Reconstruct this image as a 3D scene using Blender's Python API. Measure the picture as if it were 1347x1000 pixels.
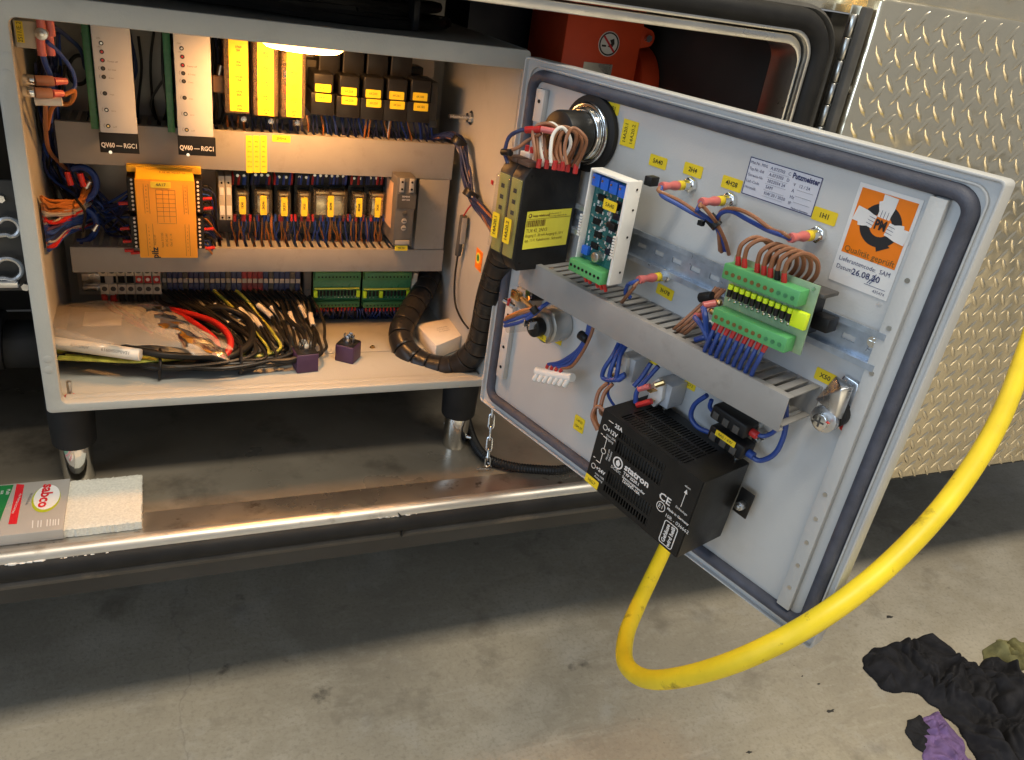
import bpy, bmesh, math, random
from mathutils import Vector, Matrix, noise, Euler
random.seed(7)
PI = math.pi
for o in list(bpy.data.objects): bpy.data.objects.remove(o)
sc = bpy.context.scene
COL = sc.collection

# ------------------------------------------------------------------ camera
CR = Matrix(((0.92217243, -0.36241686, 0.13510005),
             (-0.05539934, -0.46945905, -0.88121457),
             (0.38279096, 0.80514733, -0.45299985)))      # rows: right, down, forward
CT = Vector((-0.59403264, 0.04309441, 1.0136645))
FPX = 1043.7113
CP = -(CR.transposed() @ CT)
cam = bpy.data.cameras.new('camera'); cam.sensor_fit = 'HORIZONTAL'; cam.sensor_width = 36
cam.lens = FPX / 1347 * 36; cam.clip_start = 0.02; cam.clip_end = 100
camo = bpy.data.objects.new('camera', cam); COL.objects.link(camo)
camo.matrix_world = Matrix.Translation(CP) @ Matrix((CR[0], -CR[1], -CR[2])).transposed().to_4x4()
sc.camera = camo
# ------------------------------------------------------------------ world, lamps, exposure
w = bpy.data.worlds.new('World'); sc.world = w; w.use_nodes = True
bg = w.node_tree.nodes['Background']; bg.inputs[0].default_value = (0.94, 0.97, 1.0, 1); bg.inputs[1].default_value = 0.27
def lamp(name, loc, target, size, power, col, sy=None):
    l = bpy.data.lights.new(name, 'AREA'); l.shape = 'RECTANGLE'; l.size = size; l.size_y = sy or size
    l.energy = power; l.color = col
    o = bpy.data.objects.new(name, l); COL.objects.link(o); o.location = loc
    o.rotation_euler = (Vector(target) - Vector(loc)).to_track_quat('-Z', 'Y').to_euler()
    return o
lamp('workshop_daylight', (-3.0, -0.55, 1.75), (0.7, -0.3, 0.15), 1.3, 24, (0.60, 0.78, 1.0), 1.1)
lamp('overhead_light', (0.9, -1.25, 2.9), (0.9, -1.05, 0.0), 2.4, 92, (1.0, 0.89, 0.70), 0.4)
lamp('overhead_light', (1.2, -5.2, 3.4), (1.2, -5.2, 0.0), 4.0, 420, (1.0, 0.90, 0.72), 2.0).data.spread = 1.6  # added, unseen: brightens the far floor that the tread plate mirrors
lamp('daylight_fill', (-6.0, -4.2, 1.5), (0.4, 0.0, -0.1), 4.0, 120, (0.66, 0.82, 1.0), 2.6)  # low bluish fill from front left, added to lift the shade under the truck
sc.view_settings.view_transform = 'Standard'; sc.view_settings.look = 'None'
sc.view_settings.exposure = 0.0; sc.view_settings.gamma = 1.0
sc.view_settings.use_curve_mapping = False

# ------------------------------------------------------------------ pixel -> place
def ray(px, py):
    return CR.transposed() @ Vector(((px - 673.5) / FPX, (py - 500) / FPX, 1))
def on(px, py, n, o):
    r = ray(px, py); n = Vector(n); return CP + r * (n.dot(Vector(o) - CP) / n.dot(r))
def PX(px, py, x): return on(px, py, (1, 0, 0), (x, 0, 0))
def PY(px, py, y): return on(px, py, (0, 1, 0), (0, y, 0))
def PZ(px, py, z): return on(px, py, (0, 0, 1), (0, 0, z))
DA = 1.2707
H0 = Vector((0.58326, -0.01009, 0))
DD = Vector((math.cos(DA), -math.sin(DA), 0)); DN = Vector((-math.sin(DA), -math.cos(DA), 0))
def DR(px, py, wd=0.0):                       # pixel on the plane wd in front of the door -> door frame (x, y, z)
    p = on(px, py, DN, H0 + DN * wd) - H0
    return Vector((p.dot(DD), -wd, p.z))
def proj(P):
    c = CR @ Vector(P) + CT; return 673.5 + FPX * c.x / c.z, 500 + FPX * c.y / c.z
def RC(cx, cy, wp, hp, y):                    # pixel box on a plane y = const -> x0, x1, z0, z1
    a = PY(cx - wp / 2, cy, y); b = PY(cx + wp / 2, cy, y); c = PY(cx, cy - hp / 2, y); d = PY(cx, cy + hp / 2, y)
    m = PY(cx, cy, y); ww = b.x - a.x; hh = c.z - d.z
    return m.x - ww / 2, m.x + ww / 2, m.z - hh / 2, m.z + hh / 2

# ------------------------------------------------------------------ materials
MATS = {}
def mk(name, col, rough=0.5, metal=0.0, var=0.12, scale=40, bump=0.0, bscale=300, rvar=0.1, coat=0.0, spec=0.5, tint=None, **kw):
    m = bpy.data.materials.new(name); m.use_nodes = True; nt = m.node_tree; N = nt.nodes; L = nt.links
    b = N['Principled BSDF']
    b.inputs['Metallic'].default_value = metal; b.inputs['Coat Weight'].default_value = coat
    b.inputs['Specular IOR Level'].default_value = spec
    tc = N.new('ShaderNodeTexCoord')
    n1 = N.new('ShaderNodeTexNoise'); n1.inputs['Scale'].default_value = scale; n1.inputs['Detail'].default_value = 6
    L.new(tc.outputs['Object'], n1.inputs['Vector'])
    r = N.new('ShaderNodeValToRGB'); r.color_ramp.elements[0].position = 0.3; r.color_ramp.elements[1].position = 0.7
    t = tint or (1, 1, 1)
    r.color_ramp.elements[0].color = (col[0] * (1 - var) * t[0], col[1] * (1 - var) * t[1], col[2] * (1 - var) * t[2], 1)
    r.color_ramp.elements[1].color = (min(1, col[0] * (1 + var)), min(1, col[1] * (1 + var)), min(1, col[2] * (1 + var)), 1)
    L.new(n1.outputs['Fac'], r.inputs['Fac']); L.new(r.outputs['Color'], b.inputs['Base Color'])
    mr = N.new('ShaderNodeMapRange'); mr.inputs['From Min'].default_value = 0.3; mr.inputs['From Max'].default_value = 0.7
    mr.inputs['To Min'].default_value = max(0.02, rough - rvar); mr.inputs['To Max'].default_value = min(1, rough + rvar)
    n2 = N.new('ShaderNodeTexNoise'); n2.inputs['Scale'].default_value = scale * 0.6; n2.inputs['Detail'].default_value = 8
    L.new(tc.outputs['Object'], n2.inputs['Vector']); L.new(n2.outputs['Fac'], mr.inputs['Value']); L.new(mr.outputs['Result'], b.inputs['Roughness'])
    if bump:
        n3 = N.new('ShaderNodeTexNoise'); n3.inputs['Scale'].default_value = bscale; n3.inputs['Detail'].default_value = 3
        L.new(tc.outputs['Object'], n3.inputs['Vector'])
        bp = N.new('ShaderNodeBump'); bp.inputs['Strength'].default_value = bump; bp.inputs['Distance'].default_value = 0.001
        L.new(n3.outputs['Fac'], bp.inputs['Height']); L.new(bp.outputs['Normal'], b.inputs['Normal'])
    for k, v in kw.items(): b.inputs[k.replace('_', ' ')].default_value = v
    MATS[name] = m
    return m
paint = mk('cabinet_paint', (0.40, 0.405, 0.385), 0.42, var=0.05, scale=14, bump=0.25, bscale=420, rvar=0.08)
doorpaint = mk('door_paint', (0.50, 0.51, 0.515), 0.40, var=0.05, scale=9, bump=0.2, bscale=420, rvar=0.08)
ductm = mk('duct_grey', (0.27, 0.267, 0.265), 0.5, var=0.07, scale=25, bump=0.06)
zinc = mk('zinc', (0.62, 0.64, 0.67), 0.3, 1.0, var=0.12, scale=60, bump=0.06, bscale=500)
railz = mk('rail_zinc', (0.44, 0.51, 0.61), 0.36, 0.7, var=0.12, scale=120, bump=0.1, bscale=500)
chrome = mk('chrome', (0.78, 0.78, 0.76), 0.12, 1.0, var=0.04, rvar=0.05)
steel = mk('steel', (0.55, 0.55, 0.53), 0.32, 1.0, var=0.1)
brass = mk('brass', (0.62, 0.42, 0.18), 0.3, 1.0)
mats_wrap = mk('hose_wrap_black', (0.017, 0.016, 0.016), 0.33, var=0.2, scale=40, bump=0.08, bscale=200, spec=0.28)
rubber = mk('rubber', (0.014, 0.014, 0.015), 0.6, var=0.25, scale=30, bump=0.1, spec=0.28)
foam = mk('gasket_foam', (0.062, 0.068, 0.095), 0.62, var=0.2, scale=60, bump=0.5, bscale=700)
blackp = mk('black_plastic', (0.011, 0.011, 0.012), 0.42, var=0.25, scale=50, bump=0.08, bscale=600, spec=0.28)
blackm = mk('black_enamel', (0.012, 0.012, 0.012), 0.36, var=0.2, scale=40, bump=0.2, bscale=900, spec=0.28)
darkp = mk('dark_grey_plastic', (0.07, 0.068, 0.065), 0.5, var=0.15, spec=0.28)
hole = mk('dark_hole', (0.006, 0.006, 0.006), 0.8, var=0.2, spec=0.28)
greyp = mk('grey_plastic', (0.30, 0.29, 0.27), 0.5)
beige = mk('beige_plastic', (0.50, 0.46, 0.38), 0.5)
white = mk('white_plastic', (0.75, 0.75, 0.73), 0.45, var=0.05)
cardgrey = mk('card_front', (0.50, 0.52, 0.56), 0.45, var=0.04)
paper = mk('paper_white', (0.74, 0.74, 0.74), 0.6, var=0.04)
silverfoil = mk('silver_foil_label', (0.62, 0.64, 0.72), 0.35, var=0.03)
carton = mk('white_carton', (0.68, 0.64, 0.58), 0.75, var=0.06, bump=0.1)
yellow = mk('label_yellow', (0.80, 0.60, 0.02), 0.45, var=0.05)
dullyel = mk('dull_yellow_front', (0.34, 0.30, 0.07), 0.4, var=0.1)
lemon = mk('lemon_label', (0.78, 0.72, 0.07), 0.4, var=0.05)
orange = mk('module_orange', (0.80, 0.34, 0.015), 0.42, var=0.04)
yorange = mk('module_yellow', (0.78, 0.47, 0.02), 0.45, var=0.04)
stickor = mk('sticker_orange', (0.85, 0.21, 0.005), 0.4, var=0.04)
green = mk('connector_green', (0.09, 0.36, 0.13), 0.42, var=0.08)
pcbg = mk('circuit_board_green', (0.05, 0.20, 0.09), 0.35, var=0.15, scale=200)
pcbp = mk('pale_board_green', (0.24, 0.36, 0.22), 0.4, var=0.1, scale=120)
pcbt = mk('circuit_board_teal', (0.02, 0.12, 0.12), 0.3, var=0.2, scale=200)
neon = mk('neon_yellow', (0.68, 0.88, 0.02), 0.4, var=0.05)
blue = mk('wire_blue', (0.018, 0.055, 0.26), 0.4, var=0.1)
dblue = mk('wire_dark_blue', (0.012, 0.022, 0.085), 0.42)
trim = mk('trimmer_blue', (0.02, 0.13, 0.62), 0.35)
brown = mk('wire_brown', (0.25, 0.105, 0.05), 0.42)
orangew = mk('wire_orange', (0.40, 0.14, 0.03), 0.4)
redw = mk('wire_red', (0.40, 0.016, 0.013), 0.4)
greyw = mk('wire_grey', (0.30, 0.30, 0.31), 0.42)
blackw = mk('wire_black', (0.014, 0.013, 0.012), 0.38, var=0.2, spec=0.28)
yg = mk('wire_yellow_green', (0.40, 0.40, 0.06), 0.4, var=0.5, scale=60)
whitew = mk('wire_white', (0.7, 0.68, 0.64), 0.4)
pink = mk('crimp_pink', (0.62, 0.16, 0.15), 0.3, var=0.1, Alpha=0.92)
redp = mk('red_plastic', (0.46, 0.022, 0.02), 0.4)
purple = mk('relay_purple', (0.065, 0.028, 0.075), 0.5, var=0.1, bump=0.08)
clearbrown = mk('smoked_cover', (0.20, 0.14, 0.09), 0.12, var=0.1, Alpha=0.45)
clear = mk('clear_cover', (0.25, 0.22, 0.17), 0.08, var=0.05, Alpha=0.16)
cableyel = mk('cable_yellow', (0.80, 0.62, 0.02), 0.5, var=0.1, scale=22, bump=0.12, bscale=120)
redenamel = mk('red_enamel', (0.74, 0.08, 0.025), 0.4, var=0.12, scale=12)
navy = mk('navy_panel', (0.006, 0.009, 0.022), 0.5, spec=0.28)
ink = mk('ink_black', (0.012, 0.012, 0.014), 0.5, var=0.1)
mk_ink_brown = mk('ink_brown', (0.16, 0.09, 0.02), 0.5, var=0.05)
inkw = mk('ink_white', (0.72, 0.72, 0.72), 0.5, var=0.03)
inkb = mk('ink_blue', (0.03, 0.035, 0.12), 0.5, var=0.1)
inkg = mk('ink_grey', (0.16, 0.16, 0.17), 0.5, var=0.05)
inkr = mk('ink_red', (0.62, 0.02, 0.03), 0.5, var=0.05)
inkgr = mk('ink_green', (0.015, 0.18, 0.05), 0.5, var=0.05)
inklime = mk('ink_lime', (0.42, 0.48, 0.02), 0.5, var=0.05)
foilgold = mk('relay_coil_silver', (0.62, 0.50, 0.30), 0.25, 1.0, var=0.35, scale=90, bump=0.25, bscale=200)
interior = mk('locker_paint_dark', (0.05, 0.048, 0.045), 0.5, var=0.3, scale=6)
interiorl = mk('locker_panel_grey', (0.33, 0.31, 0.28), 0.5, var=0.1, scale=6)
cloth = mk('black_cotton', (0.024, 0.024, 0.028), 0.9, var=0.3, scale=50, bump=0.5, bscale=900, spec=0.15)
clothp = mk('purple_cotton', (0.20, 0.13, 0.30), 0.9, var=0.25, scale=50, bump=0.5, bscale=900, spec=0.15)
clothy = mk('grey_yellow_cotton', (0.22, 0.21, 0.10), 0.9, var=0.5, scale=30, bump=0.5, bscale=900, spec=0.15)
pad = mk('scouring_fibre', (0.70, 0.69, 0.62), 0.9, var=0.12, scale=350, bump=1.0, bscale=700)
packm = mk('pack_card_grey', (0.40, 0.38, 0.36), 0.45, var=0.05, scale=30)

def nodes(m): return m.node_tree.nodes, m.node_tree.links, m.node_tree.nodes['Principled BSDF']
def smudged(m, col, dark, scale, lo, hi, rough_d=None):
    """dirt with a shape of its own mixed over the base colour"""
    N, L, b = nodes(m)
    src = b.inputs['Base Color'].links[0].from_socket
    tc = N.new('ShaderNodeTexCoord'); n = N.new('ShaderNodeTexNoise'); n.inputs['Scale'].default_value = scale
    n.inputs['Detail'].default_value = 9; n.inputs['Roughness'].default_value = 0.62
    L.new(tc.outputs['Object'], n.inputs['Vector'])
    mr = N.new('ShaderNodeMapRange'); mr.inputs['From Min'].default_value = lo; mr.inputs['From Max'].default_value = hi
    mr.inputs['To Max'].default_value = dark; L.new(n.outputs['Fac'], mr.inputs['Value'])
    mx = N.new('ShaderNodeMix'); mx.data_type = 'RGBA'; L.new(mr.outputs['Result'], mx.inputs['Factor'])
    L.new(src, mx.inputs['A']); mx.inputs['B'].default_value = (*col, 1); L.new(mx.outputs['Result'], b.inputs['Base Color'])
# concrete workshop floor
conc = mk('concrete', (0.41, 0.365, 0.285), 0.62, var=0.17, scale=2.6, bump=0.35, bscale=160, rvar=0.16, tint=(0.97, 0.98, 1.0))
smudged(conc, (0.47, 0.45, 0.41), 0.65, 9, 0.56, 0.72)
smudged(conc, (0.10, 0.09, 0.075), 0.85, 13, 0.66, 0.74)
smudged(conc, (0.06, 0.05, 0.04), 0.9, 34, 0.715, 0.76)
smudged(conc, (0.20, 0.18, 0.15), 0.55, 1.7, 0.52, 0.72)
def cracks(m, scale, width, col, amt):
    N, L, b = nodes(m); src = b.inputs['Base Color'].links[0].from_socket
    tc = N.new('ShaderNodeTexCoord'); nz = N.new('ShaderNodeTexNoise'); nz.inputs['Scale'].default_value = 5; nz.inputs['Detail'].default_value = 6
    L.new(tc.outputs['Object'], nz.inputs['Vector'])
    ad = N.new('ShaderNodeMix'); ad.data_type = 'RGBA'; ad.blend_type = 'ADD'; ad.inputs['Factor'].default_value = 0.35
    L.new(tc.outputs['Object'], ad.inputs['A']); L.new(nz.outputs['Color'], ad.inputs['B'])
    v = N.new('ShaderNodeTexVoronoi'); v.feature = 'DISTANCE_TO_EDGE'; v.inputs['Scale'].default_value = scale
    L.new(ad.outputs['Result'], v.inputs['Vector'])
    mr = N.new('ShaderNodeMapRange'); mr.inputs['From Min'].default_value = 0; mr.inputs['From Max'].default_value = width
    mr.inputs['To Min'].default_value = amt; mr.inputs['To Max'].default_value = 0; L.new(v.outputs['Distance'], mr.inputs['Value'])
    mx = N.new('ShaderNodeMix'); mx.data_type = 'RGBA'; L.new(mr.outputs['Result'], mx.inputs['Factor'])
    L.new(src, mx.inputs['A']); mx.inputs['B'].default_value = (*col, 1); L.new(mx.outputs['Result'], b.inputs['Base Color'])
cracks(conc, 0.55, 0.0022, (0.16, 0.14, 0.12), 0.35)
N, L, b = nodes(conc)
src = b.inputs['Base Color'].links[0].from_socket
tc = N.new('ShaderNodeTexCoord')
for ang, sc1, amt, colr in ((0.5, 5, 0.35, (0.55, 0.51, 0.43)), (-0.9, 4, 0.4, (0.52, 0.48, 0.41)), (1.9, 5, 0.28, (0.19, 0.17, 0.14))):
    mp = N.new('ShaderNodeMapping'); mp.inputs['Rotation'].default_value = (0, 0, ang); mp.inputs['Scale'].default_value = (sc1 * 0.7, sc1 * 3.5, 1)
    n_ = N.new('ShaderNodeTexNoise'); n_.inputs['Scale'].default_value = 2.4; n_.inputs['Detail'].default_value = 7; n_.inputs['Roughness'].default_value = 0.65; n_.inputs['Distortion'].default_value = 0.6
    L.new(tc.outputs['Object'], mp.inputs['Vector']); L.new(mp.outputs['Vector'], n_.inputs['Vector'])
    mr = N.new('ShaderNodeMapRange'); mr.inputs['From Min'].default_value = 0.56; mr.inputs['From Max'].default_value = 0.72; mr.inputs['To Max'].default_value = amt
    L.new(n_.outputs['Fac'], mr.inputs['Value']); mx = N.new('ShaderNodeMix'); mx.data_type = 'RGBA'
    L.new(mr.outputs['Result'], mx.inputs['Factor']); L.new(src, mx.inputs['A']); mx.inputs['B'].default_value = (*colr, 1); src = mx.outputs['Result']
L.new(src, b.inputs['Base Color'])
smudged(ductm, (0.12, 0.105, 0.09), 0.35, 22, 0.58, 0.72)
smudged(doorpaint, (0.36, 0.35, 0.33), 0.4, 11, 0.58, 0.74)
smudged(paint, (0.24, 0.23, 0.21), 0.4, 13, 0.58, 0.74)
smudged(cableyel, (0.25, 0.17, 0.02), 0.75, 26, 0.60, 0.70)
smudged(cableyel, (0.18, 0.12, 0.02), 0.6, 70, 0.64, 0.72)
smudged(conc, (0.54, 0.50, 0.42), 0.7, 4.2, 0.52, 0.66)
smudged(conc, (0.15, 0.13, 0.10), 0.7, 5.3, 0.57, 0.70)
smudged(conc, (0.09, 0.08, 0.065), 0.8, 90, 0.69, 0.75)
smudged(conc, (0.27, 0.24, 0.19), 0.5, 140, 0.50, 0.66)
smudged(conc, (0.50, 0.46, 0.38), 0.35, 55, 0.54, 0.68)
sillbright = mk('sill_bare_edge', (0.60, 0.58, 0.54), 0.42, 0.8, var=0.06, scale=20, bump=0.1, bscale=80)
darkred = mk('terminal_red', (0.16, 0.012, 0.018), 0.45)
green_shaded = mk('connector_green_shaded', (0.045, 0.17, 0.06), 0.45, var=0.12)  # connector green with the shade at the terminal row put into its colour
# dirty floor of the locker: dull metal with grease
lockfl = mk('locker_floor_metal', (0.25, 0.22, 0.175), 0.36, 0.4, var=0.3, scale=5, bump=0.25, bscale=30, rvar=0.16)
smudged(lockfl, (0.07, 0.058, 0.045), 0.8, 7, 0.52, 0.68)
smudged(lockfl, (0.34, 0.31, 0.26), 0.6, 11, 0.62, 0.74)
smudged(lockfl, (0.45, 0.42, 0.36), 0.7, 60, 0.70, 0.76)
sillm = mk('sill_aluminium', (0.50, 0.47, 0.43), 0.33, 0.9, var=0.2, scale=9, bump=0.15, bscale=60, rvar=0.14)
smudged(sillm, (0.12, 0.08, 0.05), 0.7, 16, 0.56, 0.72)
sillrub = mk('sill_lower_trim', (0.075, 0.068, 0.06), 0.5, var=0.3, scale=14, bump=0.2, bscale=80)
smudged(sillm, (0.10, 0.07, 0.045), 0.8, 45, 0.60, 0.70)
smudged(sillbright, (0.30, 0.25, 0.2), 0.6, 30, 0.60, 0.70)
smudged(sillrub, (0.22, 0.17, 0.12), 0.6, 18, 0.58, 0.7)
alu = mk('brushed_aluminium', (0.66, 0.65, 0.62), 0.34, 1.0, var=0.12, scale=18, bump=0.12, bscale=300)
tread = mk('tread_plate', (0.90, 0.81, 0.62), 0.20, 0.95, var=0.06, scale=8, bump=0.0, rvar=0.08)
N, L, b = nodes(tread)      # gentle waviness of rolled sheet
tc = N.new('ShaderNodeTexCoord'); n3 = N.new('ShaderNodeTexNoise'); n3.inputs['Scale'].default_value = 14; n3.inputs['Detail'].default_value = 2
L.new(tc.outputs['Object'], n3.inputs['Vector']); bp = N.new('ShaderNodeBump'); bp.inputs['Strength'].default_value = 0.55; bp.inputs['Distance'].default_value = 0.012
L.new(n3.outputs['Fac'], bp.inputs['Height']); L.new(bp.outputs['Normal'], b.inputs['Normal'])
# clear film
film = bpy.data.materials.new('clear_film'); film.use_nodes = True
N = film.node_tree.nodes; L = film.node_tree.links; N.remove(N['Principled BSDF'])
tr = N.new('ShaderNodeBsdfTransparent'); tr.inputs[0].default_value = (0.93, 0.91, 0.88, 1)
gl = N.new('ShaderNodeBsdfGlossy'); gl.inputs['Roughness'].default_value = 0.16; gl.inputs[0].default_value = (0.95, 0.93, 0.9, 1)
df = N.new('ShaderNodeBsdfDiffuse'); df.inputs[0].default_value = (0.55, 0.5, 0.43, 1)
fr = N.new('ShaderNodeLayerWeight'); fr.inputs[0].default_value = 0.30
m1 = N.new('ShaderNodeMixShader'); m1.inputs[0].default_value = 0.36; L.new(tr.outputs[0], m1.inputs[1]); L.new(df.outputs[0], m1.inputs[2])
m2 = N.new('ShaderNodeMixShader'); L.new(fr.outputs['Fresnel'], m2.inputs[0]); L.new(m1.outputs[0], m2.inputs[1]); L.new(gl.outputs[0], m2.inputs[2])
L.new(m2.outputs[0], N['Material Output'].inputs['Surface'])
glow = bpy.data.materials.new('lamp_glow'); glow.use_nodes = True
N = glow.node_tree.nodes; L = glow.node_tree.links; N.remove(N['Principled BSDF'])
em = N.new('ShaderNodeEmission'); em.inputs[0].default_value = (1.0, 0.44, 0.12, 1); em.inputs[1].default_value = 125
L.new(em.outputs[0], N['Material Output'].inputs['Surface'])
glow_rim = glow.copy(); glow_rim.name = 'lamp_glow_rim'
for n_ in glow_rim.node_tree.nodes:
    if n_.type == 'EMISSION': n_.inputs[1].default_value = 13

# ------------------------------------------------------------------ mesh builder
def rrect(x0, x1, z0, z1, r, n=4):
    pts = []
    for cx, cz, a in ((x1 - r, z1 - r, 0), (x0 + r, z1 - r, 90), (x0 + r, z0 + r, 180), (x1 - r, z0 + r, 270)):
        for k in range(n + 1):
            t = math.radians(a + 90 * k / n); pts.append((cx + r * math.cos(t), cz + r * math.sin(t)))
    return pts
def catmull(P, sub=6):
    P = [Vector(p) for p in P]
    if len(P) < 3: return P
    Q = [P[0] * 2 - P[1]] + P + [P[-1] * 2 - P[-2]]; out = []
    for i in range(1, len(Q) - 2):
        a, b, c, d = Q[i - 1:i + 3]
        for k in range(sub):
            t = k / sub
            out.append(0.5 * ((2 * b) + (c - a) * t + (2 * a - 5 * b + 4 * c - d) * t * t + (3 * b - a - 3 * c + d) * t ** 3))
    out.append(P[-1]); return out
class MB:
    def __init__(s): s.v = []; s.f = []; s.m = []
    def add(s, vs, fs, mi=0):
        k = len(s.v); s.v += [Vector(p) for p in vs]
        for f in fs: s.f.append([i + k for i in f]); s.m.append(mi)
        return s
    def box(s, x0, x1, y0, y1, z0, z1, mi=0, mat=None):
        vs = [Vector((x, y, z)) for x in (x0, x1) for y in (y0, y1) for z in (z0, z1)]
        if mat: vs = [mat @ p for p in vs]
        return s.add(vs, [(0, 1, 3, 2), (4, 6, 7, 5), (0, 4, 5, 1), (2, 3, 7, 6), (0, 2, 6, 4), (1, 5, 7, 3)], mi)
    def cyl(s, p, q, r, r2=None, n=12, mi=0, caps=True):
        p = Vector(p); q = Vector(q); r2 = r if r2 is None else r2
        d = (q - p).normalized(); a = d.orthogonal().normalized(); b = d.cross(a)
        vs = []
        for c, rr in ((p, r), (q, r2)):
            for k in range(n):
                t = 2 * PI * k / n; vs.append(c + (a * math.cos(t) + b * math.sin(t)) * rr)
        fs = [(k, (k + 1) % n, n + (k + 1) % n, n + k) for k in range(n)]
        if caps: fs += [tuple(range(n))[::-1], tuple(range(n, 2 * n))]
        return s.add(vs, fs, mi)
    def tube(s, pts, r, n=6, mi=0, sub=5, smooth=True, rf=None):
        P = catmull(pts, sub) if smooth else [Vector(p) for p in pts]
        t0 = (P[1] - P[0]).normalized(); a = t0.orthogonal().normalized(); vs = []
        for i, p in enumerate(P):
            t = (P[min(i + 1, len(P) - 1)] - P[max(i - 1, 0)])
            t = t.normalized() if t.length > 1e-9 else t0
            a = (a - t * a.dot(t))
            a = a.normalized() if a.length > 1e-6 else t.orthogonal().normalized()
            b = t.cross(a); rr = r if rf is None else r * rf(i / (len(P) - 1))
            for k in range(n):
                g = 2 * PI * k / n; vs.append(p + (a * math.cos(g) + b * math.sin(g)) * rr)
        fs = []
        for i in range(len(P) - 1):
            for k in range(n):
                fs.append((i * n + k, i * n + (k + 1) % n, (i + 1) * n + (k + 1) % n, (i + 1) * n + k))
        fs += [tuple(range(n))[::-1], tuple(range((len(P) - 1) * n, len(P) * n))]
        return s.add(vs, fs, mi)
    def prism(s, pts, y0, y1, mi=0):           # outline in (x, z), thickness along y
        n = len(pts); vs = [(x, y0, z) for x, z in pts] + [(x, y1, z) for x, z in pts]
        return s.add(vs, [tuple(range(n)), tuple(range(n, 2 * n))[::-1]] + [(k, n + k, n + (k + 1) % n, (k + 1) % n) for k in range(n)], mi)
    def prismx(s, pts, x0, x1, mi=0):          # outline in (y, z), length along x
        n = len(pts); vs = [(x0, y, z) for y, z in pts] + [(x1, y, z) for y, z in pts]
        return s.add(vs, [tuple(range(n)), tuple(range(n, 2 * n))[::-1]] + [(k, n + k, n + (k + 1) % n, (k + 1) % n) for k in range(n)], mi)
    def prismz(s, pts, z0, z1, mi=0):
        n = len(pts); vs = [(x, y, z0) for x, y in pts] + [(x, y, z1) for x, y in pts]
        return s.add(vs, [tuple(range(n))[::-1], tuple(range(n, 2 * n))] + [(k, (k + 1) % n, n + (k + 1) % n, n + k) for k in range(n)], mi)
    def ring(s, outer, inner, y0, y1, mi=0):
        n = len(outer)
        vs = [(x, y0, z) for x, z in outer] + [(x, y0, z) for x, z in inner] + [(x, y1, z) for x, z in outer] + [(x, y1, z) for x, z in inner]
        fs = []
        for k in range(n):
            j = (k + 1) % n
            fs += [(k, j, n + j, n + k), (2 * n + k, 3 * n + k, 3 * n + j, 2 * n + j), (k, 2 * n + k, 2 * n + j, j), (n + k, n + j, 3 * n + j, 3 * n + k)]
        return s.add(vs, fs, mi)
    def sweep_ring(s, path, prof, mi=0):       # closed path in (x, z); prof = list of (outward offset, y), closed
        n = len(path); m = len(prof); vs = []
        for i in range(n):
            p = Vector(path[i]); t = (Vector(path[(i + 1) % n]) - Vector(path[i - 1])).normalized(); nn = Vector((t.y, -t.x))
            for o_, y in prof:
                q = p + nn * o_; vs.append((q.x, y, q.y))
        fs = []
        for i in range(n):
            for k in range(m):
                fs.append((i * m + k, ((i + 1) % n) * m + k, ((i + 1) % n) * m + (k + 1) % m, i * m + (k + 1) % m))
        return s.add(vs, fs, mi)
    def ball(s, c, r, n=8, mi=0, sq=(1, 1, 1)):
        c = Vector(c); vs = [c + Vector((0, 0, r * sq[2]))]
        m = n // 2
        for i in range(1, m):
            for k in range(n):
                a = PI * i / m; t = 2 * PI * k / n
                vs.append(c + Vector((math.sin(a) * math.cos(t) * r * sq[0], math.sin(a) * math.sin(t) * r * sq[1], math.cos(a) * r * sq[2])))
        vs.append(c - Vector((0, 0, r * sq[2]))); fs = []
        for k in range(n): fs.append((0, 1 + k, 1 + (k + 1) % n))
        for i in range(m - 2):
            for k in range(n):
                a = 1 + i * n + k; b = 1 + i * n + (k + 1) % n; fs.append((a, a + n, b + n, b))
        e = len(vs) - 1
        for k in range(n): fs.append((e, 1 + (m - 2) * n + (k + 1) % n, 1 + (m - 2) * n + k))
        return s.add(vs, fs, mi)
    def sheet(s, fn, nu, nv, mi=0):
        vs = [fn(i / nu, j / nv) for j in range(nv + 1) for i in range(nu + 1)]
        fs = [(j * (nu + 1) + i, j * (nu + 1) + i + 1, (j + 1) * (nu + 1) + i + 1, (j + 1) * (nu + 1) + i) for j in range(nv) for i in range(nu)]
        return s.add(vs, fs, mi)
    def mesh(s, name, mats, base=(0, 0, 0), bevel=0, smooth=True, seg=2, ang=40):
        base = Vector(base)
        me = bpy.data.meshes.new(name); me.from_pydata([tuple(p - base) for p in s.v], [], s.f)
        for i, p in enumerate(me.polygons): p.material_index = s.m[i]
        bm = bmesh.new(); bm.from_mesh(me)
        bmesh.ops.recalc_face_normals(bm, faces=bm.faces)
        if bevel:
            ed = [e for e in bm.edges if len(e.link_faces) == 2 and e.calc_face_angle(0) > 0.6]
            bmesh.ops.bevel(bm, geom=ed, offset=bevel, segments=seg, profile=0.5, affect='EDGES', clamp_overlap=True)
        bm.to_mesh(me); bm.free()
        for m in (mats if isinstance(mats, (list, tuple)) else [mats]): me.materials.append(m)
        if smooth:
            me.shade_smooth(); me.set_sharp_from_angle(angle=math.radians(ang))
        return me

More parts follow.
